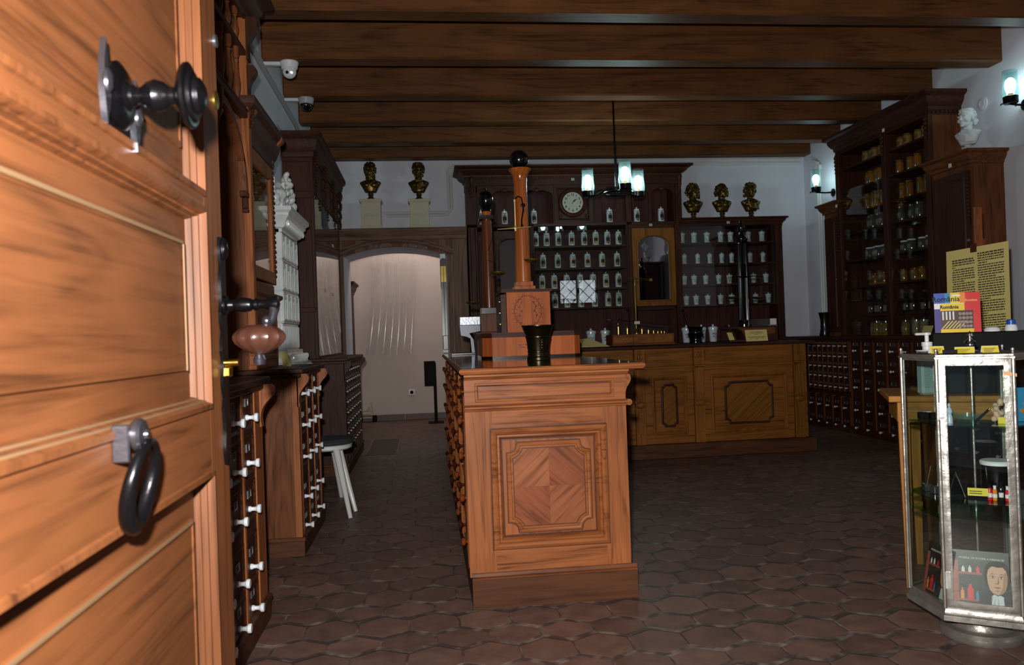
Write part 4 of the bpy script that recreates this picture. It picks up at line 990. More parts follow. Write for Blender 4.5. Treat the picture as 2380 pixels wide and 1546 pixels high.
# ---- cabinet glimpsed in the passage, pipe box and socket
t = thing('corniced_cabinet', 'narrow dark corniced cabinet glimpsed inside the passage behind the drawer counter', 'cabinet', (-1.2, 9.9, 0))
pz = at(812, 655, 9.75).z
MB().box(-1.5, -.905, 9.75, 10.35, 0, pz-.12).build('body', 'darkZ', t)
mb = MB(); cornice(mb, [(-1.5, 9.75), (-.905, 9.75), (-.905, 10.35)], pz-.13, .07, .13); mb.box(-1.5, -.905, 9.75, 10.35, pz-.13, pz-.002); mb.build('cornice', 'darkX', t)
t = thing('heating_pipes', 'cream painted heating pipes low on the passage wall', 'pipes', (-.85, 10.9, 0))
p = at(868, 935, 10.9); q = at(845, 975, 10.9)
for k in range(3): MB().tube([(-1.4, 10.9-.03*k, .06+.05*k), (p.x-.03*k, 10.9-.03*k, .06+.05*k), (p.x-.03*k+.0, 10.9-.03*k, .09+.05*k), (p.x-.03*k-.03, 10.9-.03*k, p.z-.05*k), (-1.4, 10.9-.03*k, p.z-.05*k)][0:4], .011, 8).build('pipe', 'plinth_white', t)
MB().box(p.x-.02, p.x+.04, 10.85, 10.96, .0, .09, .01).build('foot', 'black_plastic', t)
p = at(957, 912, 10.965)
t = thing('wall_socket', 'white wall socket low on the passage wall', 'socket', (p.x, 10.97, p.z))
MB().box(p.x-.045, p.x+.045, 10.958, 10.9695, p.z-.04, p.z+.04, .004).build('plate', 'white_plastic', t)
MB().lathe([(.026, 0), (.026, .003), (.022, .003), (.022, -.001), (0, -.001)], (p.x, 10.958, p.z), 20, -Y).build('face', 'grey_plastic', t)
t = thing('floor_hatch', 'rectangular trapdoor outline in the tiles near the passage', 'hatch', (-.45, 7.7, 0))
q = [atZ(838, 1060), atZ(902, 1060), atZ(918, 1021), atZ(868, 1021)]
hx0, hx1, hy0, hy1 = -.62, -.30, q[0].y, q[2].y
MB().sweep(rect(((hx0+hx1)/2, (hy0+hy1)/2, 0), X, Y, hx1-hx0, hy1-hy0), Z, [(0, 0), (0, .004), (.02, .004), (.02, 0)], True).build('frame', 'iron', t)
MB().box(hx0+.02, hx1-.02, hy0+.02, hy1-.02, 0, .003).build('lid', plain('hatch_tile', '#4a3932', .6, var=.3), t)

# ---- dispensing counter at the back
KY0, KY1, KX0, KX1 = 6.61, 7.25, .98, 3.37
t = thing('dispensing_counter', 'long panelled oak counter across the back of the shop carrying balances and mortars', 'counter', (KX0, KY0, 0))
MB().box(KX0+.01, KX1-.02, KY0+.02, KY1, .12, .95).build('carcass', 'counterX', t)
MB().box(KX0, KX1+.03, KY0-.035, KY1+.01, 0, .125, .006).build('plinth', 'plinth', t)
mb = MB(); lip(mb, KX0-.02, KX1+.03, KY0-.05, KY1+.02, .952, .985); mb.build('worktop', 'darkX', t)
pil = [at(px, 900, KY0).x for px in (1487, 1625, 1857)]
def pilaster(mb, x, w=.046):
    mb.box(x-w, x+w, KY0-.012, KY0+.02, .125, .952, .003)
    mb.box(x-w-.004, x+w+.004, KY0-.034, KY0-.005, .80, .945, .006).box(x-w-.006, x+w+.006, KY0-.04, KY0-.005, .785, .80, .003).box(x-w-.006, x+w+.006, KY0-.045, KY0-.005, .935, .952, .003)
    for k in range(4): mb.sphere((x-w*.75+w*.5*k, KY0-.038, .89), .010, 8, (1, .7, 3))
    mb.box(x-w*.8, x+w*.8, KY0-.022, KY0-.01, .50, .78, .003)
    mb.sphere((x, KY0-.02, .47), w*1.0, 14, (1.05, .45, .62)); 
    for k in range(3): mb.sphere((x-w*.4+w*.4*k, KY0-.024, .53), .011, 8, (.8, .6, 2.2))
    mb.box(x-w*.55, x+w*.55, KY0-.018, KY0-.01, .22, .41, .003); mb.sphere((x, KY0-.022, .36), .012, 8, (1, .7, 1.8)); mb.sphere((x, KY0-.022, .32), .008, 8, (1, .7, 2.2)); mb.sphere((x, KY0-.022, .29), .005, 8, (1, .7, 2))
for x in pil: 
    mb = MB(); pilaster(mb, x); mb.build('pilaster', 'counterZ', t)
mb = MB(); pilaster(mb, KX0+.06); mb.build('pilaster', 'counterZ', t)
bays = [(KX0+.06, pil[0]), (pil[0], pil[1]), (pil[1], pil[2])]
for a, b in bays:
    a += .05; b -= .05
    MB().box(a, b, KY0, KY0+.02, .80, .952).sweep(rect(((a+b)/2, KY0, .882), X, Z, b-a-.02, .09), -Y, mprof(.018, .010), True).build('frieze_drawer', 'counterX', t)
    MB().box(a-.05, b+.05, KY0-.012, KY0+.02, .775, .795, .004).build('string_moulding', 'counterX', t)
    w = b-a; m1 = min(.06, w*.16)
    pr = rect(((a+b)/2, KY0+.004, .455), X, Z, w-2*m1, .50)
    MB().sweep(rect(((a+b)/2, KY0+.004, .455), X, Z, w, .64), -Y, [(0, 0), (m1, 0)], True).build('panel_frame', 'counterX', t)
    MB().sweep(pr, -Y, [(0, 0), (0, .008), (.008, .012), (.020, .004), (.030, -.012), (.034, -.016)], True).build('panel_moulding', 'counterZ', t)
    MB().box(a+m1, b-m1, KY0+.016, KY0+.02, .205, .705).build('panel', 'counterX', t)
    iw_, ih_ = (w-2*m1)*.62, .36
    if w < .5: iw_ = (w-2*m1)*.42
    k = min(.04, iw_*.2)
    MB().sweep(notched(((a+b)/2, KY0+.016, .455), X, Z, iw_, ih_, k), -Y, [(-.010, 0), (-.008, .006), (0, .009), (.006, .004), (.014, 0)], True).build('inner_moulding', 'darkX', t)
    MB().prism(notched(((a+b)/2, KY0+.015, .455), X, Z, iw_-.014, ih_-.014, k), (0, .003, 0)).build('veneer', wood('olive_veneer', '#8a5a1c', '#5b3810', 'X', rot=('Y', .7), rough=.35) if 'ov' not in M else M['ov'], t)
# ---- objects on the counter
ZK = .985
def on(px, py, Yc):
    p = at(px, py, Yc); return Vector((p.x, Yc, ZK))
def stand_card(px0, px1, Yc, h, label, mat='cream', tilt=.35, lines=True):
    a, b = at(px0, 780, Yc).x, at(px1, 780, Yc).x; w = b-a
    t = thing('card', label, 'card', ((a+b)/2, Yc, ZK))
    n = Vector((0, -math.cos(tilt), math.sin(tilt))); up = Vector((0, math.sin(tilt), math.cos(tilt)))
    c = Vector(((a+b)/2, Yc, ZK)) + up*h/2
    MB().prism(rect(c, X, up, w, h), -n*.002).build('sheet', mat, t)
    MB().prism([c+up*h/2-X*.02, c+up*h/2+X*.02, Vector(((a+b)/2+.02, Yc+h*.75, ZK+.001)), Vector(((a+b)/2-.02, Yc+h*.75, ZK+.001))], (0, .001, 0)).build('prop', mat, t)
    if lines:
        mb = MB()
        for k, ww in enumerate((.55, .6, .15, 0, .8, .7, .12)):
            if ww: mb.prism(rect(c+up*(h*.30-h*.105*k)+n*.0008, X, up, w*ww, h*.03), n*.0004)
        mb.build('print_lines', 'ink', t)
    return t
stand_card(1734, 1785, 6.72, .105, 'cream information card standing by itself on the back counter next to the curved box', tilt=.25)
# weights box with glass case and balance
wx0, wx1 = at(1420, 780, 6.85).x, at(1563, 780, 6.85).x
t = thing('weights_box', 'wooden drawer box with glazed top full of brass weights on the back counter', 'box', (wx0, 6.85, ZK))
MB().box(wx0, wx1, 6.80, 7.05, ZK+.012, ZK+.10, .003).box(wx0-.008, wx1+.008, 6.79, 7.06, ZK, ZK+.014, .003).build('box', 'midX', t)
for i in range(3):
    a = wx0+.01+(wx1-wx0-.02)*i/3; b = a+(wx1-wx0-.02)/3-.006
    d = MB().box(a, b, 6.794, 6.80, ZK+.022, ZK+.09, .002).build('drawer', 'counterX', t)
    MB().lathe([(0, 0), (.006, 0), (.005, .006), (.009, .012), (.006, .016), (0, .017)], ((a+b)/2, 6.794, ZK+.056), 12, -Y).build('knob', 'steel', d)
gc = MB()
zt = ZK+.10
gl = [(wx0+.01, 6.81), (wx1-.01, 6.81), (wx1-.01, 7.04), (wx0+.01, 7.04)]
for i in range(4):
    (ax, ay), (bx_, by_) = gl[i], gl[(i+1) % 4]
    ha, hb = (.14 if ax < 1.9 else .07), (.14 if bx_ < 1.9 else .07)
    gc.face([(ax, ay, zt), (bx_, by_, zt), (bx_, by_, zt+hb), (ax, ay, zt+ha)])
gc.face([(gl[0][0], gl[0][1], zt+.14), (gl[1][0], gl[1][1], zt+.07), (gl[2][0], gl[2][1], zt+.07), (gl[3][0], gl[3][1], zt+.14)])
gc.build('glass_case', 'pane', t)
for k, (px, h) in enumerate(((1437, .10), (1458, .075), (1492, .058), (1507, .045), (1519, .036), (1529, .028), (1537, .024), (1544, .02))):
    p = at(px, 770, 6.87); r = .012*(h/.1)**.5+.001
    o = MB().lathe([(0, 0), (r, 0), (r, h*.72), (r*.5, h*.76), (r*.35, h*.82), (r*.6, h*.9), (r*.5, h), (0, h)], (p.x, 6.87, zt+.0005), 14).build('brass_weight', 'brass', None, loc=(p.x, 6.87, zt))
    tag(o, 'brass weight in the glazed box, %s counted down by size' % ('tallest', 'second', 'third', 'fourth', 'fifth', 'sixth', 'seventh', 'smallest')[k], 'weight', 'graded brass weights under glass')
t = thing('balance', 'brass hand balance rising from the box of weights, before the arched mirror', 'balance', on(1478, 735, 6.93) + Vector((0, 0, .10)))
bx0 = org(t).x; zb = zt; zT = at(1478, 650, 6.93).z
MB().lathe([(0, 0), (.03, 0), (.03, .008), (.012, .014), (.016, .03), (.008, .045), (.012, .07), (.007, .09), (.0055, zT-zb-.06), (.009, zT-zb-.05), (.006, zT-zb-.03), (.010, zT-zb), (.004, zT-zb+.02), (0, zT-zb+.03)], (bx0, 6.93, zb), 16).build('pillar', 'brass_dull', t)
MB().tube([(bx0-.13, 6.93, zT-.002), (bx0-.06, 6.93, zT+.014), (bx0, 6.93, zT+.004), (bx0+.07, 6.93, zT+.010), (bx0+.15, 6.93, zT-.012)], [.003, .004, .006, .004, .003], 8).tube([(bx0-.13, 6.93, zT-.002), (bx0, 6.93, zT-.012), (bx0+.15, 6.93, zT-.012)], .0025, 6).box(bx0+.135, bx0+.165, 6.922, 6.938, zT-.02, zT+.008, .004).build('beam', 'brass_dull', t)
MB().box(bx0-.02, bx0+.03, 6.915, 6.918, zb+.09, zb+.115).build('number_tag', 'paper', t)
# black mortar with pestle
mp = on(1617, 790, 6.80)
t = thing('mortar', 'black iron mortar with a pestle leaning in it on the back counter', 'mortar', mp)
MB().lathe([(0, 0), (.052, 0), (.056, .004), (.056, .016), (.050, .024), (.053, .028), (.053, .036), (.050, .04), (.056, .09), (.059, .094), (.059, .102), (.057, .106), (.062, .128), (.070, .142), (.072, .146), (.066, .147), (.058, .13), (.05, .04), (0, .03)], mp, 36).build('bowl', 'black_ball', t)
MB().sphere(mp+Vector((-.062, 0, .075)), .014, 10, (.7, .7, 1.5)).sphere(mp+Vector((.062, 0, .075)), .014, 10, (.7, .7, 1.5)).build('lug', 'black_ball', t)
pt = at(1588, 724, 6.80)
MB().tube([mp+Vector((.01, 0, .05)), mp.lerp(pt, .6)+Vector((0, 0, .0)), pt, pt+Vector((-.006, 0, .010)), pt+Vector((-.010, 0, .018)), pt+Vector((-.013, 0, .022))], [.016, .010, .009, .016, .016, .004], 14).build('pestle', 'black_ball', t)
# curved open box with yellow notice
p = on(1705, 790, 6.80)
t = thing('bow_fronted_box', 'dark box with a quarter-round lid and cream card beside the tall black balance', 'box', p)
pts = [(p.x-.075, ZK+.005), (p.x-.075, ZK+.125)] + [(p.x-.03+.105*math.sin(a), ZK+.015+.115*math.cos(a)) for a in [PI/2*i/10 for i in range(11)]] + [(p.x+.075, ZK+.005)]
mb = MB(); outer = [(p.x-.03+.105*math.sin(a), ZK+.015+.115*math.cos(a)) for a in [(-.5+2.07*i/12) for i in range(13)]]
inner = [(p.x-.03+.094*math.sin(a), ZK+.015+.104*math.cos(a)) for a in [(-.5+2.07*i/12) for i in range(13)]]
mb.prism([(x, 6.70, z) for x, z in outer + inner[::-1]], (0, .20, 0)); mb.box(p.x-.08, p.x+.076, 6.70, 6.90, ZK, ZK+.016); mb.box(p.x-.08, p.x+.076, 6.89, 6.90, ZK, ZK+.10); mb.build('shell', 'darkX', t)
MB().prism([(p.x-.07, 6.72, ZK+.017), (p.x-.02, 6.72, ZK+.017), (p.x-.03, 6.76, ZK+.085), (p.x-.078, 6.76, ZK+.085)], (0, .002, 0)).build('notice', 'cream', t)
# tall black balance on its drawer case
p = on(1727, 760, 7.02); p.x = at(1728, 620, 7.02).x
t = thing('tall_balance', 'tall ebonised balance column with two dark pans at the end of the back counter', 'balance', p)
a, b = at(1690, 750, 6.98).x, at(1803, 750, 6.98).x
MB().box(a, b, 6.94, 7.16, ZK, ZK+.135, .004).build('case', 'darkX', t)
d = MB().box(a+.03, b-.03, 6.934, 6.94, ZK+.05, ZK+.12, .002).build('drawer', 'midX', t)
MB().lathe([(0, 0), (.005, 0), (.007, .01), (0, .012)], ((a+b)/2, 6.934, ZK+.085), 10, -Y).build('knob', 'steel', d)
gc = MB()
for q in ([(a, 6.95), (b, 6.95)], [(b, 6.95), (b, 7.15)], [(b, 7.15), (a, 7.15)], [(a, 7.15), (a, 6.95)]): gc.face([(q[0][0], q[0][1], ZK+.135), (q[1][0], q[1][1], ZK+.135), (q[1][0], q[1][1], ZK+.20), (q[0][0], q[0][1], ZK+.20)])
gc.build('glass_rim', 'pane', t)
MB().box(b-.07, b-.01, 6.945, 6.948, ZK+.145, ZK+.20).build('ticket', 'paper', t)
zt2 = at(1717, 510, 7.02).z
H_ = zt2-(ZK+.135)
mb = MB()
prof = [(0, 0), (.07, 0), (.07, .02), (.05, .03), (.055, .06)] ; mb.lathe(prof+[(0, .06)], (p.x, 7.05, ZK+.135), 24)
n = 40; rings = []
for (r, z) in ((.052, .06), (.048, H_*.45), (.042, H_*.72), (.040, H_*.78)):
    rings.append([(p.x+(r-.006*(i % 2))*math.cos(2*PI*i/n), 7.05+(r-.006*(i % 2))*math.sin(2*PI*i/n), ZK+.135+z) for i in range(n)])
mb.loft(rings); mb.build('column', 'black_ball', t)
MB().lathe([(.045, H_*.78), (.056, H_*.80), (.058, H_*.82), (.04, H_*.84), (.028, H_*.86), (.024, H_*.88), (.034, H_*.90), (.036, H_*.925), (.02, H_*.945), (.012, H_*.96), (.018, H_*.975), (.014, H_*.99), (0, H_)], (p.x, 7.05, ZK+.135), 24).build('finial', 'black_ball', t)
zb_ = ZK+.135+H_*.46
MB().tube([(p.x-.17, 6.98, zb_-.004), (p.x-.08, 6.98, zb_+.006), (p.x, 6.98, zb_), (p.x+.08, 6.98, zb_+.006), (p.x+.17, 6.98, zb_-.004)], [.003, .004, .006, .004, .003], 8).build('beam', 'iron', t)
MB().box(p.x-.006, p.x+.006, 6.976, 7.02, zb_-.01, zb_+.12).build('hanger', 'iron', t)
for px, sgn in ((1700, -1), (1762, 1)):
    q = at(px, 690, 6.98); pan((q.x, 6.98, q.z), .055, Vector((p.x+sgn*.17, 6.98, zb_)), t)
MB().tube([(p.x+.01, 6.97, ZK+.137), (p.x+.012, 6.97, zb_-.2)], .003, 6).build('rod', 'steel', t)
# slanted cream notice at the near end
t = thing('notice_sheet', 'cream folded notice lying at the end of the back counter behind the island', 'notice', (1.32, 6.8, ZK))
a = at(1342, 790, 6.8)
MB().prism([(a.x, 6.80, a.z), (a.x+.10, 6.80, a.z+.008), (a.x+.24, 6.585, ZK+.003), (a.x+.02, 6.585, ZK+.003)], (0, .003, .002)).build('sheet', 'cream', t)
MB().prism([(a.x+.01, 6.80, ZK), (a.x+.09, 6.80, ZK), (a.x+.09, 6.80, a.z), (a.x+.01, 6.80, a.z)], (0, .003, 0)).build('prop', 'cream', t)
# ---------------------------------------------------------------- shelving at the back
UY, UB = 8.75, 9.10
def ux(px, py=560): return at(px, py, UY).x
def uz(py, px=1350): return at(px, py, UY).z
UX0, UX1, UX2 = ux(1088), ux(1578, 480), ux(1818, 600)
ZA, ZB_, ZCN = uz(518), uz(430), uz(388)        # floor of the arched bays, their top, cornice top
ZW = at(1690, 506, UY).z                         # top of the lower wing
t = thing('apothecary_shelves', 'tall carved apothecary shelving with clock and arched bays across the back wall', 'shelving', (UX0, UY, 0))
sh = t
BZ0 = .965
MB().box(UX0, UX2, 8.60, 9.2, .0, BZ0-.03).build('base_cupboard', 'darkX', t)
MB().box(UX0, UX2+.03, 8.50, 9.2, BZ0-.03, BZ0, .006).build('shelf_top', 'darkX', t)
MB().box(UX0, UX1, UB, UB+.03, BZ0, ZCN-.08).build('back_boards', 'maroon', t)
MB().box(UX1, UX2, UB, UB+.03, BZ0, ZW-.03).build('back_boards', 'maroon', t)
xm0, xm1 = ux(1470, 620), ux(1568, 620)           # mirror bay
xl0, xl1 = ux(1112), ux(1236)
def post(xa, xb, z0, z1, parent, carve=True, mat='darkZ'):
    mb = MB().box(xa, xb, UY-.02, UY+.03, z0, z1, .004); w = xb-xa; xc = (xa+xb)/2
    if carve:
        h = z1-z0
        mb.sweep(rect((xc, UY-.02, z0+h*.45), X, Z, w*.6, h*.62), -Y, [(0, 0), (.003, .005), (.008, 0)], True)
        for k in range(4): mb.sphere((xc, UY-.022, z1-.03-.035*k), w*.34*(1-.15*k), 8, (1.1, .5, .8))
        mb.box(xa-.006, xb+.006, UY-.03, UY+.03, z1-.015, z1, .003).box(xa-.006, xb+.006, UY-.03, UY+.03, z0, z0+.03, .003)
    return mb.build('pilaster', mat, parent)
for xa, xb, z0, z1 in ((ux(1088), ux(1110), BZ0, ZB_-.0), (ux(1456), ux(1469), BZ0, ZB_), (ux(1570, 480), ux(1583, 480), ZA, ZB_), (ux(1568), ux(1582), BZ0, ZA), (ux(1228), ux(1241), BZ0, ZA), (ux(1136), ux(1146), BZ0, ZA)): post(xa, xb, z0, z1, t)
# big cornice
mb = MB().box(UX0-.005, UX1+.005, UY-.03, UB+.06, ZB_, ZCN-.005); cornice(mb, [(UX0-.0, UB+.06), (UX0-.0, UY-.03), (UX1+.0, UY-.03), (UX1+.0, UB+.06)], ZCN-.115, .13, .115)
mb.build('cornice', 'darkX', t)
mb = MB()
nd = 60
for i in range(nd): mb.box(UX0+.02+(UX1-UX0-.04)*i/nd, UX0+.02+(UX1-UX0-.04)*(i+.55)/nd, UY-.045, UY-.028, ZCN-.135, ZCN-.115)
mb.build('dentil_band', 'darkX', t)
for x in (ux(1100), ux(1576, 450)):
    c = MB()
    for k in range(7): c.sphere((x, UY-.035-.035*(1-k/7), ZCN-.13-.028*k), .03*(1-k*.07), 10, (1, .8, .8))
    remesh(c, .008, 2).build('carved_console', 'darkZ', t)
MB().box(UX1-.03, UX1, UY+.0, UB+.03, ZA-.03, ZB_+.02).build('side_panel', 'darkZ', t)
MB().box(UX0, UX0+.03, UY+.03, UB+.03, BZ0, ZB_+.02).build('side_panel', 'darkZ', t)
# arched bays
def arch_board(xa, xb, za, zt, rise, parent):
    cx_ = (xa+xb)/2; w = (xb-xa)/2-.016
    pts = [(xa, za), (xa, zt), (xb, zt), (xb, za), (cx_+w, za), (cx_+w, zt-.05-rise)]
    pts += [(cx_+w*math.cos(a), zt-.05-rise+rise*math.sin(a)) for a in [PI*i/14 for i in range(1, 14)]] + [(cx_-w, zt-.05-rise), (cx_-w, za)]
    mb = MB().prism([(x, UY-.005, z) for x, z in pts], (0, .025, 0))
    mb.sphere((cx_, UY-.01, zt-.05), .028, 10, (1, .5, 1)); mb.sphere((cx_-.03, UY-.008, zt-.05), .016, 8, (1.4, .5, .8)); mb.sphere((cx_+.03, UY-.008, zt-.05), .016, 8, (1.4, .5, .8))
    return mb.build('arch_board', 'darkZ', parent)
bx = [(1110, 1140), (1140, 1206), (1206, 1288), (1374, 1456), (1469, 1510), (1510, 1568)]
for a, b in bx: arch_board(ux(a, 470), ux(b, 470), ZA, ZB_, .07, t)
MB().box(UX0, UX1, UY-.02, UB, ZA-.035, ZA, .003).build('shelf', 'darkX', t)
# clock panel
ca, cb = ux(1288, 470), ux(1374, 470)
mb = MB().box(ca, cb, UY-.02, UY+.02, ZA, ZB_).sweep(rect(((ca+cb)/2, UY-.02, (ZA+ZB_)/2-.005), X, Z, (cb-ca)-.05, (ZB_-ZA)-.05), -Y, [(0, 0), (0, .012), (.012, .016), (.02, .006), (.028, 0)], True)
for sx_ in (-1, 1):
    for sz_ in (-1, 1):
        for k in range(3): mb.sphere(((ca+cb)/2+sx_*(.135+.014*k), UY-.02, (ZA+ZB_)/2+sz_*(.13+.02*(k % 2))), .016, 8, (1.2, .5, .8), (0, sx_*sz_*.7, 0))
mb.build('clock_panel', 'darkX', t)
# middle shelves
zs = [at(1350, y, 8.92).z for y in (573.5, 624, 671.5, 715)]
xs0, xs1 = ux(1241), ux(1456)
for z in zs: MB().box(xs0-.3, xs1, UY+.02, UB, z-.022, z, .002).build('shelf', 'darkX', t)
for i in range(9):
    x = xs0+(xs1-xs0)*(i+.5)/9; MB().box(x-.003, x+.003, UB-.004, UB, BZ0, ZA-.04).build('batten', 'darkZ', t)
# mirror doors
def mirror_door(xa, xb, za, zb, parent, fmat):
    fw = .062; cx_ = (xa+xb)/2; hw = (xb-xa)/2-fw
    sp = zb-.10-hw*.55
    hole = [(cx_-hw, za+fw), (cx_+hw, za+fw), (cx_+hw, sp)] + [(cx_+hw*math.cos(a), sp+hw*.62*math.sin(a)) for a in [PI*i/16 for i in range(1, 16)]] + [(cx_-hw, sp)]
    mb = MB()
    pts = [(xa, za), (xa, zb), (xb, zb), (xb, za), (cx_, za), (cx_, za+fw)] 
    right = [(cx_, za), (xb, za), (xb, zb), (cx_, zb), (cx_, sp+hw*.62)] + [(cx_+hw*math.cos(a), sp+hw*.62*math.sin(a)) for a in [PI/2*(8-i)/8 for i in range(1, 9)]] + [(cx_+hw, za+fw), (cx_, za+fw)]
    for s in (1, -1): mb.prism([(cx_+s*(x-cx_), UY-.03, z) for x, z in right], (0, .03, 0))
    mb.sweep([(x, UY-.03, z) for x, z in hole], -Y, [(-.012, 0), (-.010, .008), (0, .010), (.006, -.004), (.008, -.02)], True)
    d = mb.build('mirror_door', fmat, parent)
    MB().prism([(x, UY-.012, z) for x, z in [(cx_+(x-cx_)*1.02, z) for x, z in hole]], (0, .004, 0)).build('mirror_glass', 'mirror', d)
    return d
mirror_door(xm0, xm1, at(1520, 711, UY).z, at(1518, 531, UY).z, t, 'counterZ')
mirror_door(ux(1146), ux(1228), uz(704, 1190), ZA-.08, t, 'darkZ')
MB().box(xm0, xm1, UY-.015, UB, ZA-.04-.06, ZA-.034).build('frieze', 'darkX', t)
MB().box(xm0, xm1, UY+.02, UB, at(1520, 714, UY).z-.03, at(1520, 714, UY).z).build('shelf', 'darkX', t)
# lower wing
mb = MB().box(UX1-.0, UX2, UY-.02, UB+.04, ZW-.09, ZW-.03); cornice(mb, [(UX1, UY-.02), (UX2, UY-.02), (UX2, UB+.04)], ZW-.08, .06, .075); mb.box(UX1, UX2+.05, UY-.07, UB+.17, ZW-.012, ZW, .003); mb.build('wing_cornice', 'darkX', t)
post(UX2-.075, UX2, BZ0, ZW-.09, t, mat='darkZ')
MB().box(UX2-.02, UX2, UY, UB+.03, BZ0, ZW-.05).build('side_panel', 'darkZ', t)
zs2 = [at(1650, y, 8.92).z for y in (566.5, 614.5, 662, 708.5)]
xw0, xw1 = UX1+.005, UX2-.075
for z in zs2: MB().box(xw0, xw1, UY+.02, UB, z-.02, z, .002).build('shelf', 'darkX', t)
for i in range(7):
    x = xw0+(xw1-xw0)*(i+.5)/7; MB().box(x-.003, x+.003, UB-.004, UB, BZ0, ZW-.09).build('batten', 'darkZ', t)
xd = ux(1729); MB().box(xd-.02, xd+.02, UY, UB, zs2[-1], ZW-.08, .003).build('divider', 'darkZ', t)
for xa, xb, za, zb in ((xs0, xs1, zs[-1]-.02, ZA-.04), (xw0, xd-.02, zs2[-1]-.02, ZW-.09), (xd+.02, xw1, zs2[-1]-.02, ZW-.09)):
    MB().box(xa, xb, UY, UY+.004, za, zb).build('glass_door', 'pane', t)
for px, py in ((1331, 417), (1512, 523), (1692, 517)):
    p = at(px, py, UY-.04); o = MB().box(p.x-.017, p.x+.017, UY-.048, UY-.044, p.z-.013, p.z+.013).build('number_plate', 'paper', t)
    MB().box(p.x-.009, p.x-.002, UY-.0488, UY-.048, p.z-.007, p.z+.007).box(p.x+.002, p.x+.009, UY-.0488, UY-.048, p.z-.007, p.z+.007).build('number_print', 'ink', o)
# ---- clock
p = at(1330.5, 471.5, UY-.02); cc = Vector((p.x, UY-.021, p.z))
t = thing('wall_clock', 'round wall clock with pale face set in the carved panel above the jars', 'clock', cc)
R = .118
MB().lathe([(R*1.42, 0), (R*1.42, .012), (R*1.3, .03), (R*1.18, .034), (R*1.08, .028), (R*1.0, .018), (R*1.0, 0)], cc, 48, -Y, (False, False)).build('rim', 'darkX', t)
MB().lathe([(0, .012), (R*1.02, .012), (R*1.02, .010)], cc, 48, -Y).build('dial', plain('clock_dial', '#b9b3a2', .5), t)
nums = MB()
for k in range(12):
    a = 2*PI*(k+1)/12
    q = cc+Vector((R*.76*math.sin(a), -.0125, R*.76*math.cos(a)))
    text(str(k+1), .036, facing(q), 'ink', t, 'numeral', .0003, bold=.0012)
for (ang, ln, wd) in ((40, .052, .006), (50, .078, .004)):
    a = math.radians(ang); d = Vector((math.sin(a), 0, math.cos(a))); e = Vector((d.z, 0, -d.x)); o = cc+Vector((0, -.014, 0))
    MB().prism([o-d*.015+e*wd*.6, o+d*ln*.6+e*wd, o+d*ln, o+d*ln*.6-e*wd, o-d*.015-e*wd*.6], (0, -.0008, 0)).build('hand', 'ink', t)
MB().lathe([(.007, .0), (.006, .004), (0, .005)], cc+Vector((0, -.013, 0)), 12, -Y).build('pin', 'brass_dull', t)
# ---- jars
def jar_emblem(name='jar', h=.152, r=.0375, em='emblem'):
    t = thing(name, 'jar', 'jar', (0, 0, 0))
    MB().lathe([(0, 0), (r*.98, 0), (r*1.02, .004), (r*.98, h*.12), (r*.96, h*.5), (r, h*.86), (r*.97, h*.91), (r*.86, h*.95), (r*.84, h), (0, h)], (0, 0, 0), 20).build('body', 'porcelain', t)
    MB().lathe([(r*.92, h), (r*.94, h+.005), (r*.80, h+.010), (r*.35, h+.014), (r*.16, h+.017), (r*.24, h+.024), (r*.22, h+.031), (0, h+.034)], (0, 0, 0), 16).build('lid', 'porcelain', t)
    mb = MB(); n = 10; rings = []
    for j in range(9):
        v = j/8; z = h*(.14+.66*v); ha = .62*math.sin(PI*min(1, .12+.80*v))**.6
        rings.append([(r*1.035*math.sin(ha*(2*i/n-1)), -r*1.035*math.cos(ha*(2*i/n-1)), z) for i in range(n+1)])
    mb.loft(rings, False); e = mb.build('emblem', em, t)
    mb = MB(); rings = []
    for j in range(3):
        z = h*(.36+.13*j); rings.append([(r*1.05*math.sin(.5*(2*i/8-1)), -r*1.05*math.cos(.5*(2*i/8-1)), z) for i in range(9)])
    mb.loft(rings, False)
    for k in range(3): mb.sphere((r*.3*(k-1), -r*1.0, h*.86), .005, 6)
    mb.build('name_band', 'ink', t)
    return t
def jar_ring(h=.115, r=.034):
    t = thing('jar', 'jar', 'jar', (0, 0, 0))
    MB().lathe([(0, 0), (r*1.08, 0), (r*1.1, .005), (r*.92, .016), (r*.88, h*.5), (r*.92, h*.86), (r*1.08, h*.95), (r*1.08, h), (0, h)], (0, 0, 0), 20).build('body', 'porcelain', t)
    MB().lathe([(r*1.1, h), (r*1.1, h+.005), (r*.8, h+.013), (r*.2, h+.016), (r*.22, h+.022), (0, h+.026)], (0, 0, 0), 16).build('lid', 'porcelain', t)
    pts = [(r*.93*math.sin(.62*math.cos(a)), -r*.95*math.cos(.62*math.cos(a)), h*.5+h*.30*math.sin(a)) for a in [2*PI*i/24 for i in range(24)]]
    MB().tube(pts, .0022, 5, True).build('painted_ring', 'blue_ink', t)
    return t
def jar_dome(h=.108, r=.031):
    t = thing('jar', 'jar', 'jar', (0, 0, 0))
    MB().lathe([(0, 0), (r*.95, 0), (r, .005), (r*.82, .018), (r*.80, h*.5), (r*.9, h*.84), (r*.98, h*.9), (r*.98, h*.95), (0, h*.95)], (0, 0, 0), 20).build('body', 'porcelain', t)
    MB().lathe([(r*1.0, h*.95), (r*.95, h*1.02), (r*.6, h*1.14), (r*.15, h*1.2), (r*.15, h*1.24), (0, h*1.26)], (0, 0, 0), 16).build('lid', 'porcelain', t)
    mb = MB()
    for k in range(5):
        z = h*(.25+.1*k); ww = (.35, .5, .3, .5, .35)[k]
        mb.loft([[(r*.9*math.sin(ww*(2*i/6-1)), -r*.9*math.cos(ww*(2*i/6-1)), z+dz) for i in range(7)] for dz in (0, h*.045)], False)
    mb.build('painted_script', 'blue_ink', t)
    return t
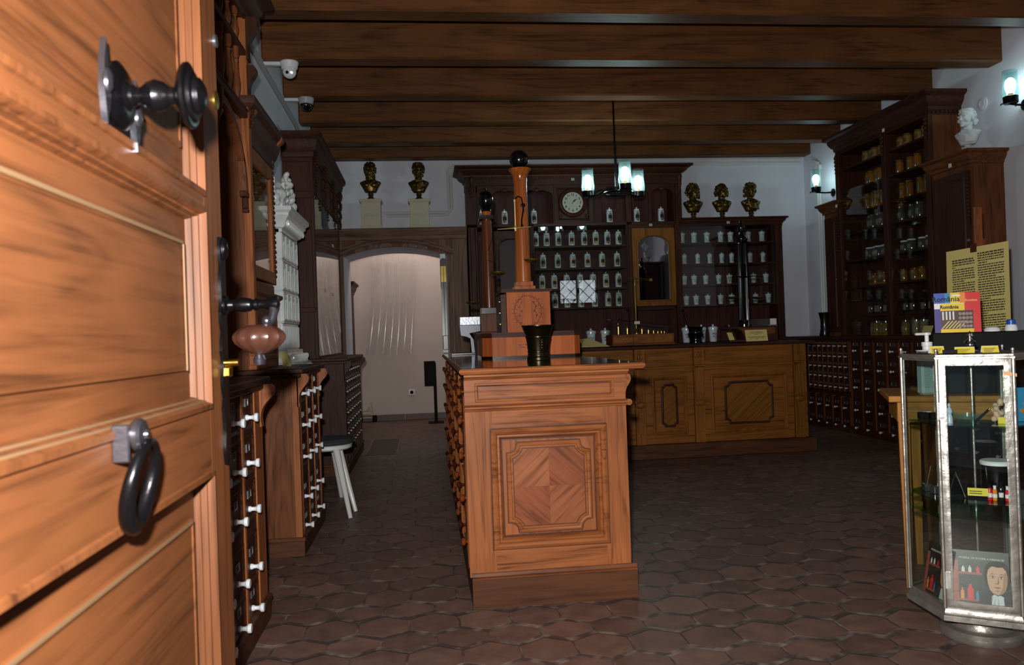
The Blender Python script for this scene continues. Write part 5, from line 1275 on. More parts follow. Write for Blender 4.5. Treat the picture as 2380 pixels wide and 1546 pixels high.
def jar_cup(h=.095, r=.034, k=1.0):
    t = thing('jar', 'jar', 'jar', (0, 0, 0)); h *= k; r *= k
    MB().lathe([(0, 0), (r*.72, 0), (r*.74, .004), (r*.84, h*.6), (r*.95, h*.9), (r*1.02, h*.93), (r*1.02, h), (0, h)], (0, 0, 0), 20).build('body', 'porcelain', t)
    MB().lathe([(r*1.08, h), (r*1.08, h+.006*k), (r*.85, h+.014*k), (r*.25, h+.018*k), (r*.18, h+.022*k), (r*.25, h+.028*k), (0, h+.034*k)], (0, 0, 0), 16).build('lid', 'porcelain', t)
    mb = MB()
    for q, ww in enumerate((.55, .42)):
        z = h*(.56-.2*q)
        for s in range(4):
            a0 = ww*(-1+.5*s); mb.loft([[(r*.90*math.sin(a0+ww*.36*i/3), -r*.90*math.cos(a0+ww*.36*i/3), z+dz+.004*k*math.sin(s*2.1)) for i in range(4)] for dz in (0, .008*k*(1+.4*math.sin(s*3)))], False)
    mb.build('painted_name', 'ink', t)
    return t
used = {}
def put(proto, key, x, y, z, label, group, rz=0):
    if key not in used:
        used[key] = 1; proto.location = (x, y, z); proto.rotation_euler = (0, 0, rz); proto['label'] = label; proto['group'] = group; return proto
    return dup(proto, (x, y, z), rz, label, group)
ORD = ['first', 'second', 'third', 'fourth', 'fifth', 'sixth', 'seventh', 'eighth', 'ninth', 'tenth']
je, jd = jar_emblem(), jar_emblem(em='emblem_dark')
def jz(px, py): return at(px, py, 8.92)
rowx = [([1245, 1270, 1297, 1328, 1357, 1384, 1411, 1437], 573.5, 'top'), ([1262, 1296, 1331, 1365, 1399, 1434], 624, 'second'), ([1260, 1288, 1317, 1348, 1378, 1408, 1437], 671.5, 'third'), ([1290, 1318, 1350, 1382, 1413, 1438], 715, 'bottom')]
for r_, (xs_, yb, nm) in enumerate(rowx):
    for i, px in enumerate(xs_):
        k = len(xs_)-1-i; p = jz(px, yb)
        ky = 'je' if (px+r_) % 2 == 0 else 'jd'
        put(je if ky == 'je' else jd, ky, p.x, 8.90, zs[r_]+.0005, 'ochre emblem jar, %s from the arched mirror on the %s shelf below the clock' % (ORD[k], nm), 'emblem jars below the clock', .05*((i*7) % 5-2))
for i, px in enumerate([1118, 1173, 1241]):
    p = at(px, 515, 8.86); put(jd, 'jd', p.x, 8.86, ZA+.0005, 'white emblem jar in an arched bay, %s of three towards the passage' % ORD[i], 'emblem jars in the arched bays', 0)
for i, px in enumerate([1417, 1480, 1537]):
    p = at(px, 515, 8.86); put(jd, 'jd', p.x, 8.86, ZA+.0005, 'white emblem jar in an arched bay, %s of three towards the bronze busts' % ORD[i], 'emblem jars in the arched bays', 0)
jr, jdm, jc, jcb = jar_ring(), jar_dome(), jar_cup(), jar_cup(k=1.55)
wing = [(jr, 'jr', [1588, 1616, 1646, 1678, 1701, 1742, 1774], 'top', 'blue-ringed white jar'), (jdm, 'jdm', [1592, 1623, 1651, 1679, 1702, 1745, 1775], 'second', 'dome-lidded white jar'), (jc, 'jc', [1590, 1613, 1640, 1670, 1695, 1751, 1780], 'third', 'white cup jar'), (jc, 'jc', [1593, 1616, 1643, 1673, 1699, 1754, 1784], 'bottom', 'white cup jar')]
for r_, (pr, ky, xs_, nm, lb) in enumerate(wing):
    for i, px in enumerate(xs_):
        p = at(px, 640, 8.90); put(pr, ky, p.x, 8.90, zs2[r_]+.0005, '%s, %s from the arched mirror, %s shelf under the three busts' % (lb, ORD[i], nm), 'jars on the shelves under the busts', .05*((i*5) % 4-1.5))
for px, lb in ((1374, 'large white lidded pot with black name, beside the island behind the cream notice'), (1407, 'large white lidded pot with black name, next to the box of weights'), (1596, 'large white lidded pot hidden half behind the black mortar'), (1631, 'white lidded pot peeping out past the rim of the black mortar'), (1658, 'large white lidded pot between the black mortar and the bow-fronted box'), (1797, 'white lidded pot standing alone at the far end near the corner')):
    p = at(px, 790, 8.58); put(jcb, 'jcb', p.x, 8.58, BZ0+.0005, lb, 'large pots on the base of the shelving', 0)
# ---- busts
def head(mb, beard=0, hair=1, seed=1, bald=False, tilt=0, bun=False):
    e = lambda c, r, rot=None: mb.sphere(c, 1, 16, r, rot)
    e((0, .012, .83), (.108, .135, .118)); e((0, -.045, .775), (.088, .10, .125)); e((0, -.065, .705), (.066, .075, .055))
    e((0, -.150, .770), (.017, .028, .026)); e((0, -.138, .800), (.011, .022, .040), (.25, 0, 0))
    for s in (-1, 1):
        e((s*.042, -.128, .822), (.036, .016, .012), (0, s*.15, 0)); e((s*.056, -.100, .758), (.034, .036, .034)); e((s*.040, -.122, .797), (.017, .013, .010)); e((s*.105, .0, .785), (.016, .032, .046)); e((s*.012, -.146, .762), (.010, .012, .010))
    e((0, -.142, .722), (.030, .013, .0075)); e((0, -.139, .709), (.024, .013, .0085)); e((0, -.128, .672), (.028, .026, .022))
    rng = random.Random(seed)
    if hair:
        for i in range(70):
            a = rng.uniform(0, 2*PI); v = rng.uniform(.05, 1)
            y = .012+.135*math.sin(a)*math.sqrt(1-(v*.9)**2); x = .11*math.cos(a)*math.sqrt(1-(v*.9)**2); z = .83+.118*v*.98
            if bald and v > .45: continue
            if y < -.06 and z < .90: continue
            if y < -.0 and z < .85 and abs(x) < .095: continue
            e((x*1.02, y*1.02, z-(.02 if y > .05 else 0)), (.022, .022, .018), (rng.random(), rng.random(), 0))
        for i in range(18): e((rng.uniform(-.09, .09), .10+rng.uniform(0, .03), rng.uniform(.70, .82)), (.028, .025, .03))
    if bun: e((0, .16, .80), (.05, .06, .05)); e((0, -.03, .925), (.10, .10, .03))
    if beard:
        for i in range(46):
            a = rng.uniform(-1.3, 1.3); z = rng.uniform(.70-.10*beard, .735)
            e((.082*math.sin(a), -.045-.085*math.cos(a)-.01, z), (.020, .022, .026))
        for s in (-1, 1): e((s*.022, -.150, .735), (.024, .012, .010), (0, s*.35, 0))
def bust_mesh(beard=0, hair=1, seed=1, bald=False, drape=0, bun=False, turn=0, H=.43):
    hd = MB(); head(hd, beard, hair, seed, bald, bun=bun)
    mb = MB(); mb.add(hd, Matrix.Translation((0, 0, .99)) @ Matrix.Rotation(turn, 4, 'Z') @ Matrix.Diagonal((1.36, 1.32, 1.36, 1)) @ Matrix.Translation((0, 0, -.955))); hd.bm.free()
    e = lambda c, r, rot=None: mb.sphere(c, 1, 18, r, rot)
    mb.lathe([(.115, .46), (.096, .53), (.092, .60), (.095, .68)], (0, .016, 0), 18)
    mb.loft([[(rx_*math.copysign(abs(math.cos(a))**.8, math.cos(a)), .015+ry_*math.sin(a), z) for a in [2*PI*i/28 for i in range(28)]] for rx_, ry_, z in ((.02, .02, .205), (.14, .085, .206), (.155, .10, .222), (.185, .115, .29), (.225, .125, .36), (.262, .125, .42), (.275, .12, .455), (.262, .11, .478), (.20, .10, .50), (.13, .09, .525))]); 
    for s in (-1, 1): e((s*.09, -.075, .39), (.10, .055, .075))
    if drape:
        for k in range(6):
            s = -1 if drape > 0 else 1
            pts = [Vector((s*(.22-.02*k), .02-.01*k, .495-.033*k)), Vector((s*(.11-.01*k), -.12, .465-.031*k)), Vector((-s*.03, -.135, .40-.027*k)), Vector((-s*.19, -.07, .355-.02*k))]
            mb.tube(pts, [.018, .02, .02, .018], 8)
        mb.tube([(-.17, 0, .50), (-.07, -.09, .515), (.07, -.095, .51), (.17, 0, .50)], .022, 8)
    else:
        mb.tube([(-.15, .03, .52), (-.08, -.085, .49), (0, -.125, .42)], .016, 8); mb.tube([(.15, .03, .52), (.08, -.085, .49), (0, -.125, .42)], .016, 8)
    out = remesh(mb, .0095, 3, .4); out.move(Matrix.Scale(H, 4)); return out
def socle(H, square=False): return [(0, 0), (.115*H, 0), (.118*H, .03*H), (.10*H, .045*H), (.085*H, .06*H), (.06*H, .09*H), (.058*H, .12*H), (.075*H, .14*H), (.078*H, .155*H), (.06*H, .17*H), (.07*H, .20*H), (0, .20*H)]
def bust(loc, label, mat, rz, H, group=None, **kw):
    t = thing('bust', label, 'bust', loc, group)
    b = bust_mesh(H=H, **kw); b.move(Matrix.Translation(Vector(loc))); b.build('figure', mat, t, smooth=80)
    MB().lathe(socle(H), loc, 28).build('socle', mat, t)
    t.rotation_euler = (0, 0, rz); return t
for px, lb, kw, rz in ((1612, 'bronze bearded bust on the low shelving, closest to the tall carved cornice', dict(beard=.5, seed=2, bald=False, turn=.35), .0), (1679, 'bronze bust of a balding man standing in the middle of three', dict(beard=.25, seed=4, bald=True, turn=.2), .0), (1746, 'bronze bust with swept hair at the corner end of the shelving', dict(beard=0, seed=6, drape=1, turn=-.05), 0)):
    p = at(px, 500, 8.88); bust((p.x, 8.88, ZW+.0005), lb, 'bronze', rz, .435, 'bronze busts on top of the shelving', **kw)
for px, word, lb, lb2, kw in ((864, 'AESCULAP', 'bronze bust of a bearded man on the plinth over the passage', 'cream plinth under the bearded bust over the passage', dict(beard=1.0, seed=8, turn=.1)), (976, 'HYGEA', 'bronze bust of a woman with draped shoulder on a cream plinth', 'cream plinth under the bust of the draped woman', dict(beard=0, seed=9, drape=-1, bun=True, turn=-.15))):
    p = at(px, 520, 8.97); px_, py_ = p.x, 8.97; zt_ = at(px, 466, 8.97).z
    t = thing('bust_plinth', lb2, 'plinth', (px_, py_, LZ))
    MB().box(px_-.125, px_+.125, py_-.105, py_+.105, LZ, LZ+.035, .003).box(px_-.118, px_+.118, py_-.098, py_+.098, LZ+.035, LZ+.06, .006).box(px_-.108, px_+.108, py_-.088, py_+.088, LZ+.058, zt_-.035, .003).box(px_-.125, px_+.125, py_-.105, py_+.105, zt_-.028, zt_, .004).box(px_-.116, px_+.116, py_-.096, py_+.096, zt_-.038, zt_-.026, .003).build('block', 'plinth_white', t)
    text(word, .048, facing((px_, py_-.0885, (LZ+zt_)/2+.0)), 'grey_plastic', t, 'lettering', .0006, fit=.155)
    bust((px_, py_, zt_+.0005), lb, 'bronze', 0, .435, 'bronze busts over the passage', **kw)
# ---- chandelier
rx = at(1427, 300, 7.2).x; ZS = 2.455
t = thing('chandelier', 'black iron chandelier with three seeded glass shades, hanging from the beams on a long rod', 'chandelier', (rx, 7.2, ZC))
MB().tube([(rx, 7.2, ZC), (rx, 7.2, ZS+.02)], .009, 8).build('rod', 'iron', t)
MB().lathe([(0, 0), (.05, 0), (.05, -.02), (.02, -.04), (0, -.04)], (rx, 7.2, ZC), 20).build('canopy', 'iron', t)
hub = Vector((rx+.015, 7.2, ZS-.04))
MB().tube([hub+Vector((.13*math.cos(a), .13*math.sin(a), .0)) for a in [2*PI*i/32 for i in range(32)]], .011, 8, True).tube([hub+Vector((.0, 0, .10)), hub+Vector((0, 0, -.01))], .018, 10).tube([hub+Vector((-.13, 0, 0)), hub+Vector((.13, 0, 0))], .008, 6).build('hub', 'iron', t)
def glass_shade(c, parent, k=1.0, bulb='bulb'):
    cup = MB().lathe([(0, -.055*k), (.05*k, -.055*k), (.056*k, -.045*k), (.056*k, -.02*k), (.058*k, .0), (.054*k, .004)], c, 24).build('cup', 'iron', parent)
    MB().lathe([(.0545*k, 0), (.062*k, .012*k), (.064*k, .05*k), (.0575*k, .11*k), (.0555*k, .165*k), (.056*k, .215*k), (.0545*k, .216*k), (.054*k, .165*k), (.056*k, .11*k), (.0625*k, .05*k), (.0605*k, .014*k)], c, 32, caps=(False, False)).build('shade', 'shade', parent)
    b = MB().lathe([(.012*k, .0), (.014*k, .03*k), (.034*k, .07*k), (.041*k, .105*k), (.034*k, .137*k), (.015*k, .155*k), (0, .158*k)], c, 20).build('bulb', bulb, parent)
    MB().lathe([(.02*k, .004*k), (.02*k, .028*k), (0, .03*k)], c, 16).build('lamp_holder', 'brass_dull', parent)
for px, yy in ((1366, 7.32), (1453, 6.98), (1483, 7.38)):
    x = at(px, 420, yy).x; c_ = Vector((x, yy, ZS)); glass_shade(c_, t)
    d = (c_-hub); d.z = 0; n_ = d.normalized()
    MB().tube([hub+n_*.02+Vector((0, 0, .05)), hub+n_*.08+Vector((0, 0, .055)), hub+d*.7+Vector((0, 0, .0)), c_+Vector((0, 0, -.05))], [.016, .014, .011, .012], 8).build('arm', 'iron', t)
def sconce(yw, z, label, reach=.17, k=1.0):
    t = thing('wall_sconce', label, 'wall lamp', (XR, yw, z))
    MB().lathe([(0, 0), (.045, 0), (.045, .012), (.02, .02), (0, .02)], (XR, yw, z-.06), 20, -X).build('wall_plate', 'iron', t)
    a = MB().tube([(XR-.01, yw, z-.06), (XR-reach*.5, yw, z-.062), (XR-reach, yw, z-.055)], .009, 8)
    for s in (-1, 1):
        a.tube([(XR-reach, yw, z-.055), (XR-reach-.03, yw+s*.02, z-.04), (XR-reach-.06, yw+s*.03, z-.05), (XR-reach-.065, yw+s*.03, z-.06)], [.006, .006, .005, .003], 6)
        a.tube([(XR-.02, yw, z-.06), (XR-.03, yw+s*.04, z-.045), (XR-.04, yw+s*.07, z-.055)], [.006, .006, .003], 6)
    a.build('arm', 'iron', t)
    glass_shade(Vector((XR-reach, yw, z)), t, k, 'sconce_bulb')
q = atX(1937, 441, XR); ys = q.y; xs_ = at(1897, 436, ys).x; zz = at(1897, 436, ys).z
sconce(ys, zz+.0, 'wall lamp with seeded glass shade on a black bracket near the back corner', XR-xs_, .95)
q = atX(2385, 240, XR); sconce(q.y, q.z+.05, 'wall lamp with glass shade cut off at the edge above the round wall plate', .13, .95)
# ================================================================ RIGHT SIDE
RXF = 4.28
def ry(px, X_=RXF, py=850): return atX(px, py, X_).y
# ---- drawer counters along the right wall
def right_counter(label, ya, yb, groups, plinth=.075):
    t = thing('drawer_counter', label, 'counter', (XR, ya, 0), 'dark drawer counters along the bookcase wall')
    MB().box(RXF+.03, XR-.004, ya, yb, plinth, .95).build('carcass', 'darkZ', t)
    MB().box(RXF-.04, XR-.003, ya-.0, yb, .955, .985, .005).box(RXF-.02, XR-.003, ya, yb, .93, .956, .004).build('worktop', 'darkY', t)
    MB().box(RXF-.012, XR-.004, ya, yb, 0, plinth, .004).build('plinth', 'darkY', t)
    for edges, rows, kk, lw, lh, dz in groups:
        z0 = min(z-h/2 for z, h in rows)-.012; z1 = max(z+h/2 for z, h in rows)+.012
        for e in edges: MB().box(RXF-.006, RXF+.03, e-.012, e+.012, z0, z1, .002).build('stile', 'midZ', t)
        rs = sorted(rows)
        for (za, ha), (zb, hb) in zip(rs, rs[1:]): MB().box(RXF, RXF+.03, min(edges), max(edges), za+ha/2, zb-hb/2).build('shelf_rail', 'darkY', t)
        cols = [((a+b)/2, abs(b-a)-.024) for a, b in zip(edges, edges[1:])]
        drawers(t, RXF, cols, rows, kk, -1, lw=lw, lh=lh, dz=dz, molded=False)
    return t
e8 = [ry(1974)+(ry(1880)-ry(1974))*i/8 for i in range(9)]
e5 = [ry(1974)+(ry(1876)-ry(1974))*i/5 for i in range(6)]
zk = lambda px, y: atX(px, y, RXF).z
rs8 = [(zk(1900, y)+.01, .088) for y in (802, 825, 848, 870, 893)]
rs5 = [(zk(1925, y)+.025, .15) for y in (941, 981)]
yA, yB_ = e8[0]-.015, e8[-1]+.06
right_counter('dark counter of small labelled drawers in the far corner under the bookcase', yA, 9.20, [(e8, rs8, .7, .034, .022, .018), (e5, rs5, .9, .06, .032, .028)])
eb = [ry(1974)-.032] + [ry(px) for px in (2003, 2032, 2062, 2091, 2122)] 
eb = eb + [eb[-1]-.23*(i+1) for i in range(5)]
rsb = [(zk(1991, y)+.02, .15) for y in (812, 855, 897)] + [(zk(1991, 949)+.02, .17), (zk(1991, 990)+.02, .14)]
right_counter('dark counter of larger labelled drawers behind the wooden table and glass display', eb[-1]-.05, yA-.004, [(eb, rsb, 1.0, .075, .036, .035)])
# ---- bookcase
BX = 4.45
byN, byF = atX(2158, 250, BX).y, atX(1941, 330, BX).y
zT = atX(2158, 213, BX).z
wyN, wzN = atX(2253, 348, BX).y, atX(2253, 348, BX).z
wyF, wzF = atX(1914, 478, BX).y, atX(1914, 478, BX).z
ydiv = atX(2062, 560, BX).y
t = thing('jar_bookcase', 'tall dark bookcase of jars with lower wings along the right-hand wall', 'bookcase', (XR, byN, .985))
MB().box(BX, XR-.003, byN, byN+.04, .986, zT-.10).build('side_panel', 'midZ', t)
MB().box(BX, XR-.003, byF-.04, byF, .986, zT-.10).build('side_panel', 'darkZ', t)
MB().box(XR-.02, XR-.004, byN+.04, byF-.04, .986, zT-.08).build('back_boards', 'darkZ', t)
mb = MB(); pth = [(XR-.004, byF), (BX, byF), (BX, byN), (XR-.004, byN)]
mb.sweep([(x, y, zT-.16) for x, y in pth], Z, [(-u, v) for u, v in cornice_prof(.10, .16)], False); mb.box(BX-.004, XR-.0035, byN-.004, byF+.004, zT-.20, zT-.002)
mb.build('cornice', 'darkY', t)
mb = MB()
for i in range(40): mb.box(BX-.02, BX, byN+.02+(byF-byN-.04)*i/40, byN+.02+(byF-byN-.04)*(i+.5)/40, zT-.185, zT-.165)
for i in range(7): mb.box(BX+.02+.04*i, BX+.04+.04*i, byN-.02, byN, zT-.185, zT-.165)
mb.build('dentil_band', 'darkY', t)
for y in (byN+.03, ydiv, byF-.03):
    mb = MB().box(BX-.012, BX+.03, y-.035, y+.035, .986, zT-.19, .003)
    for k in range(5): mb.sphere((BX-.02, y, zT-.23-.04*k), .026-.002*k, 8, (.7, 1, .9))
    mb.build('pilaster', 'darkZ', t)
zrows = [atX(2137, y, 4.58).z for y in (330, 392, 455, 507, 581, 651, 725, 777)]
zrows[-1] = .987
for z in zrows[:-1]: MB().box(BX+.02, XR-.02, byN+.04, byF-.04, z-.02, z, .002).build('shelf', 'darkY', t)
MB().box(BX+.01, XR-.02, ydiv-.012, ydiv+.012, .986, zT-.20).build('divider', 'darkZ', t)
MB().box(BX+.002, BX+.006, byN+.07, ydiv-.036, 1.0, zrows[1]).build('glass_door', 'pane', t)
MB().box(BX+.002, BX+.006, ydiv+.036, byF-.07, 1.0, zrows[1]).build('glass_door', 'pane', t)
def wing_(ya, yb, zt, near):
    MB().box(BX+.01, XR-.003, ya, yb, .986, zt-.08).build('wing', 'midZ', t)
    mb = MB(); pth = [(XR-.004, yb), (BX, yb), (BX, ya), (XR-.004, ya)]
    mb.sweep([(x, y, zt-.11) for x, y in pth], Z, [(-u, v) for u, v in cornice_prof(.07, .11)], False); mb.box(BX+.0, XR-.003, ya, yb, zt-.11, zt-.001); mb.build('wing_cornice', 'midY', t)
    yc = (ya+yb)/2; zc = (1.05+zt-.18)/2; hh = zt-.18-1.05
    mb = MB().box(BX-.008, BX+.012, ya+.02, yb-.02, 1.03, zt-.16)
    mb.sweep(rect((BX-.008, yc, zc), -Y, Z, yb-ya-.12, hh-.06), -X, [(0, 0), (.006, .010), (.018, .006), (.03, -.006)], True); d = mb.build('door', 'darkZ', t)
    MB().sphere((BX-.016, ya+.05, 1.6), .012, 10).build('knob', 'brass_dull', d)
    c = MB()
    for k in range(12): c.sphere((BX-.010, ya+.03, zt-.2-.03*k), .014+.004*(k % 2), 8, (.8, 1, 1))
    c.build('carved_drop', 'darkZ', t)
wing_(wyN, byN-.001, wzN, True); wing_(byF+.001, wyF, wzF, False)
for px, py in ((2053, 303), (2208, 385), (1944, 479)):
    q = atX(px, py, BX-.05); MB().box(BX-.052, BX-.049, q.y-.018, q.y+.018, q.z-.016, q.z+.016).build('number_plate', 'paper', t)
# jars
def pot(h, r, mat, lid, lidr=1.06):
    t_ = thing('jar', 'jar', 'jar', (0, 0, 0))
    MB().lathe([(0, 0), (r*.96, 0), (r, .005), (r, h*.72), (r*.9, h*.8), (r*.82, h*.86), (0, h*.86)], (0, 0, 0), 16).build('body', mat, t_)
    MB().lathe([(r*.84, h*.84), (r*.9*lidr, h*.86), (r*.9*lidr, h*.97), (r*.7, h), (0, h)], (0, 0, 0), 16).build('lid', lid, t_)
    MB().loft([[(r*1.02*math.cos(PI+.7*(2*i/8-1)), r*1.02*math.sin(PI+.7*(2*i/8-1)), z) for i in range(9)] for z in (h*.2, h*.58)], False).build('jar_label', 'amber_lid' if mat in ('amber', 'covered') else 'old_label', t_)
    return t_
def bottle(h, r, mat):
    t_ = thing('bottle', 'bottle', 'bottle', (0, 0, 0))
    MB().lathe([(0, 0), (r*.95, 0), (r, .005), (r, h*.6), (r*.85, h*.68), (r*.38, h*.76), (r*.34, h*.88), (r*.45, h*.9), (0, h*.9)], (0, 0, 0), 16).build('body', mat, t_)
    MB().lathe([(r*.36, h*.88), (r*.55, h*.93), (r*.5, h*.99), (0, h)], (0, 0, 0), 12).build('stopper', 'clear_jar', t_)
    MB().loft([[(r*1.02*math.cos(PI+.7*(2*i/8-1)), r*1.02*math.sin(PI+.7*(2*i/8-1)), z) for i in range(9)] for z in (h*.12, h*.42)], False).build('bottle_label', 'old_label', t_)
    return t_
M['old_label'] = plain('browned_label', '#7d745f', .7)
M['covered'] = plain('ochre_paper_cover', '#8a6a30', .6, var=.3, vscale=30)
kinds = [('pot', pot(.105, .040, 'covered', 'amber_lid'), 'small ochre pot'), ('amb', pot(.13, .036, 'amber', 'amber_lid'), 'amber glass jar'), ('amb2', pot(.16, .036, 'amber', 'amber_lid'), 'tall amber jar'), ('clr', pot(.14, .036, 'clear_jar', 'clear_jar'), 'clear glass jar'), ('clr2', pot(.11, .04, 'clear_jar', 'white_knob'), 'squat clear jar'), ('amb3', pot(.12, .035, 'amber', 'brown_knob'), 'brown glass jar'), ('btl', bottle(.20, .036, 'dark_bottle'), 'dark stoppered bottle'), ('oil', pot(.145, .040, 'oil_jar', 'clear_jar'), 'yellow oil jar')]
snm = ['top', 'second', 'third', 'fourth', 'fifth', 'sixth', 'seventh', 'lowest']
for bay, (ya, yb, nb) in enumerate(((byN+.12, ydiv-.08, 4), (ydiv+.10, byF-.42, 5))):
    bn = 'bay beside the white bust' if bay == 0 else 'bay beside the wall lamp'
    for r_, z in enumerate(zrows):
        ky, pr_o, lb = kinds[r_]
        for i in range(nb):
            y = ya+(yb-ya)*(i+.3)/(nb-.4)
            put(pr_o, ky, 4.53+.02*((i*3+r_) % 2), y, z+.0006, '%s, %s from the entrance end, %s shelf, %s' % (lb, ORD[i], snm[r_], bn), 'jars in the long bookcase', 0)
# white bust
q = atX(2250, 347, 4.57)
bust((4.57, q.y, wzN+.0005), 'white plaster bust of a woman with gathered hair on the bookcase wing', 'marble', -1.12, .39, None, beard=0, seed=12, drape=1, bun=True, turn=-.15)
# the other cabinet by the entrance wall, seen only in the arched mirror
t = thing('corner_cabinet', 'dark cabinet near the entrance seen reflected in the arched mirror', 'cabinet', (4.34, 2.3, 0))
MB().box(4.25, 4.62, 2.0, 2.6, 0, 2.42).sweep(rect((4.435, 2.6, 1.4), -X, Z, .3, 1.7), Y, mprof(.04, .015), True).build('body', 'darkZ', t)
MB().box(4.21, 4.66, 1.96, 2.66, 2.42, 2.46, .008).build('top', 'darkY', t)
bust((4.43, 2.38, 2.4605), 'white plaster bust seen only as a reflection in the arched mirror', 'marble', 2.3, .46, None, beard=0, seed=15, drape=1, bun=True, turn=0)
# plaster reliefs, disc, corner pipes
for px, py, lb, h in ((1957, 380, 'white plaster relief head on the wall above the other relief', .2), (1958, 430, 'lower white plaster relief on the wall behind the bookcase cornice', .14)):
    q = atX(px, py, XR-.02); mb = MB()
    rng = random.Random(py)
    mb.sphere((XR-.015, q.y, q.z), h*.5, 16, (.35, .75, 1))
    for i in range(14): mb.sphere((XR-.04, q.y+rng.uniform(-.3, .3)*h, q.z+rng.uniform(-.45, .45)*h), h*.13, 8, (.7, 1, 1))
    o = remesh(mb, .008, 2).build('wall_relief', 'marble', None, loc=(XR, q.y, q.z)); tag(o, lb, 'relief')
q = atX(2285, 241, XR)
t = thing('wall_rosette', 'flat round white cover plate on the wall above the white bust', 'cover plate', (XR, q.y, q.z))
MB().lathe([(0, 0), (.055, 0), (.055, .008), (.045, .012), (0, .012)], (XR, q.y, q.z), 28, -X).build('disc', 'plaster', t)
MB().lathe([(.030, .012), (.030, .016), (.026, .016), (.026, .012)], (XR, q.y, q.z), 24, -X, (False, False)).build('ring', 'white_paint', t)
q = atX(1912, 600, XR-.02); q2 = atX(1893, 345, XR-.02); yq = q.y
t = thing('corner_pipes', 'white service pipes running down the wall beside the corner lamp', 'pipes', (XR, yq, .99))
for k in range(2):
    MB().tube([(XR-.02, yq+.05*k, .99), (XR-.02, yq+.05*k, 2.95), (XR-.02, yq+.05*k+.02, 3.05), (XR-.02, yq+.12+.05*k, 3.10), (XR-.02, 9.02, 3.10)], .014, 8).build('pipe', 'white_paint', t)
MB().box(XR-.035, XR-.002, yq-.03, yq+.09, 2.96, 3.02, .004).build('clip', 'white_paint', t)
q = atX(1917, 780, 4.345)
t = thing('tall_jar', 'dark waisted vase standing on the counter below the corner lamp', 'vase', (4.345, q.y, .986))
MB().lathe([(0, 0), (.05, 0), (.055, .02), (.042, .08), (.040, .17), (.055, .24), (.062, .26), (.055, .262), (.035, .17), (0, .1)], (4.345, q.y, .986), 24).build('body', 'black_wood', t)
stand = atX(2155, 775, 4.36)
t = thing('card', 'cream information card leaning on the bookcase counter beside the soap pump', 'card', (4.36, stand.y, .986))
MB().prism(rect((4.36, stand.y, 1.03), -Y, Vector((.4, 0, 1)).normalized(), .13, .085), (.002, 0, 0)).build('sheet', 'cream', t)
# ---- wooden table
ty0, ty1, tx0, tx1 = 3.06, 3.50, 1.915, 2.85
TA = math.radians(-27)
def tl(u, v): return (tx0+u*math.cos(TA)-v*math.sin(TA), ty0+u*math.sin(TA)+v*math.cos(TA))
t = thing('side_table', 'tan wooden table with tapered legs behind the glass display cabinet', 'table', (tx0, ty0, 0)); tbl = t
MB().box(tx0-.015, tx1, ty0-.02, ty1, .775, .80, .003).build('tabletop', M.setdefault('tanX', wood('tan_top', '#c98a3a', '#8f571c', 'X', rough=.35)), t)
MB().box(tx0+.05, tx1-.05, ty0+.02, ty0+.04, .69, .775).box(tx0+.02, tx0+.04, ty0+.04, ty1-.04, .69, .775).build('apron', 'tanX', t)
for x, y in ((tx0+.02, ty0+.02), (tx1-.06, ty0+.02), (tx0+.10, ty1-.06), (tx1-.06, ty1-.06)):
    MB().loft([[(x+.012, y+.012, 0), (x+.038, y+.012, 0), (x+.038, y+.038, 0), (x+.012, y+.038, 0)], [(x, y, .775), (x+.045, y, .775), (x+.045, y+.045, .775), (x, y+.045, .775)]]).build('leg', 'tan', t)
t.rotation_euler = (0, 0, TA)
bz = 1.052; rx_, ry_ = tl(.17, .10)
t = thing('display_riser', 'black display box on the tan table carrying the souvenir pack', 'box', (rx_, ry_, .8005))
MB().box(rx_, rx_+.70, ry_, ry_+.33, .8005, bz, .003).build('body', 'black_plastic', t); t.rotation_euler = (0, 0, TA)
sy_ = 3.045; p = at(2157, 925, sy_)
t = thing('soap_bottle', 'pale blue soap bottle with white pump standing on the tan table', 'bottle', (p.x, sy_, .8005))
MB().box(p.x-.034, p.x+.034, sy_-.02, sy_+.025, .8005, .955, .009).build('body', plain('pale_blue_plastic', '#b4d2da', .35), t)
MB().lathe([(.016, .955), (.018, .958), (.018, 1.0), (.021, 1.002), (.021, 1.018), (.008, 1.02), (.008, 1.045), (.012, 1.047), (.012, 1.057), (0, 1.058)], (p.x+.004, sy_, 0), 18).box(p.x-.045, p.x+.02, sy_-.008, sy_+.008, 1.047, 1.057, .003).build('pump', 'white_plastic', t)
mb = MB()
for k in range(18): mb.box(p.x-.028, p.x-.028+.03+.008*((k*7) % 4), sy_-.0208, sy_-.0202, .925-.0055*k, .927-.0055*k)
mb.build('label_print', 'grey_plastic', t)
mb = MB()
for k in range(9): mb.box(p.x+.012+.0012*(k % 2), p.x+.024, sy_-.0208, sy_-.0202, .855+.0035*k, .8565+.0035*k)
mb.build('barcode', 'ink', t)
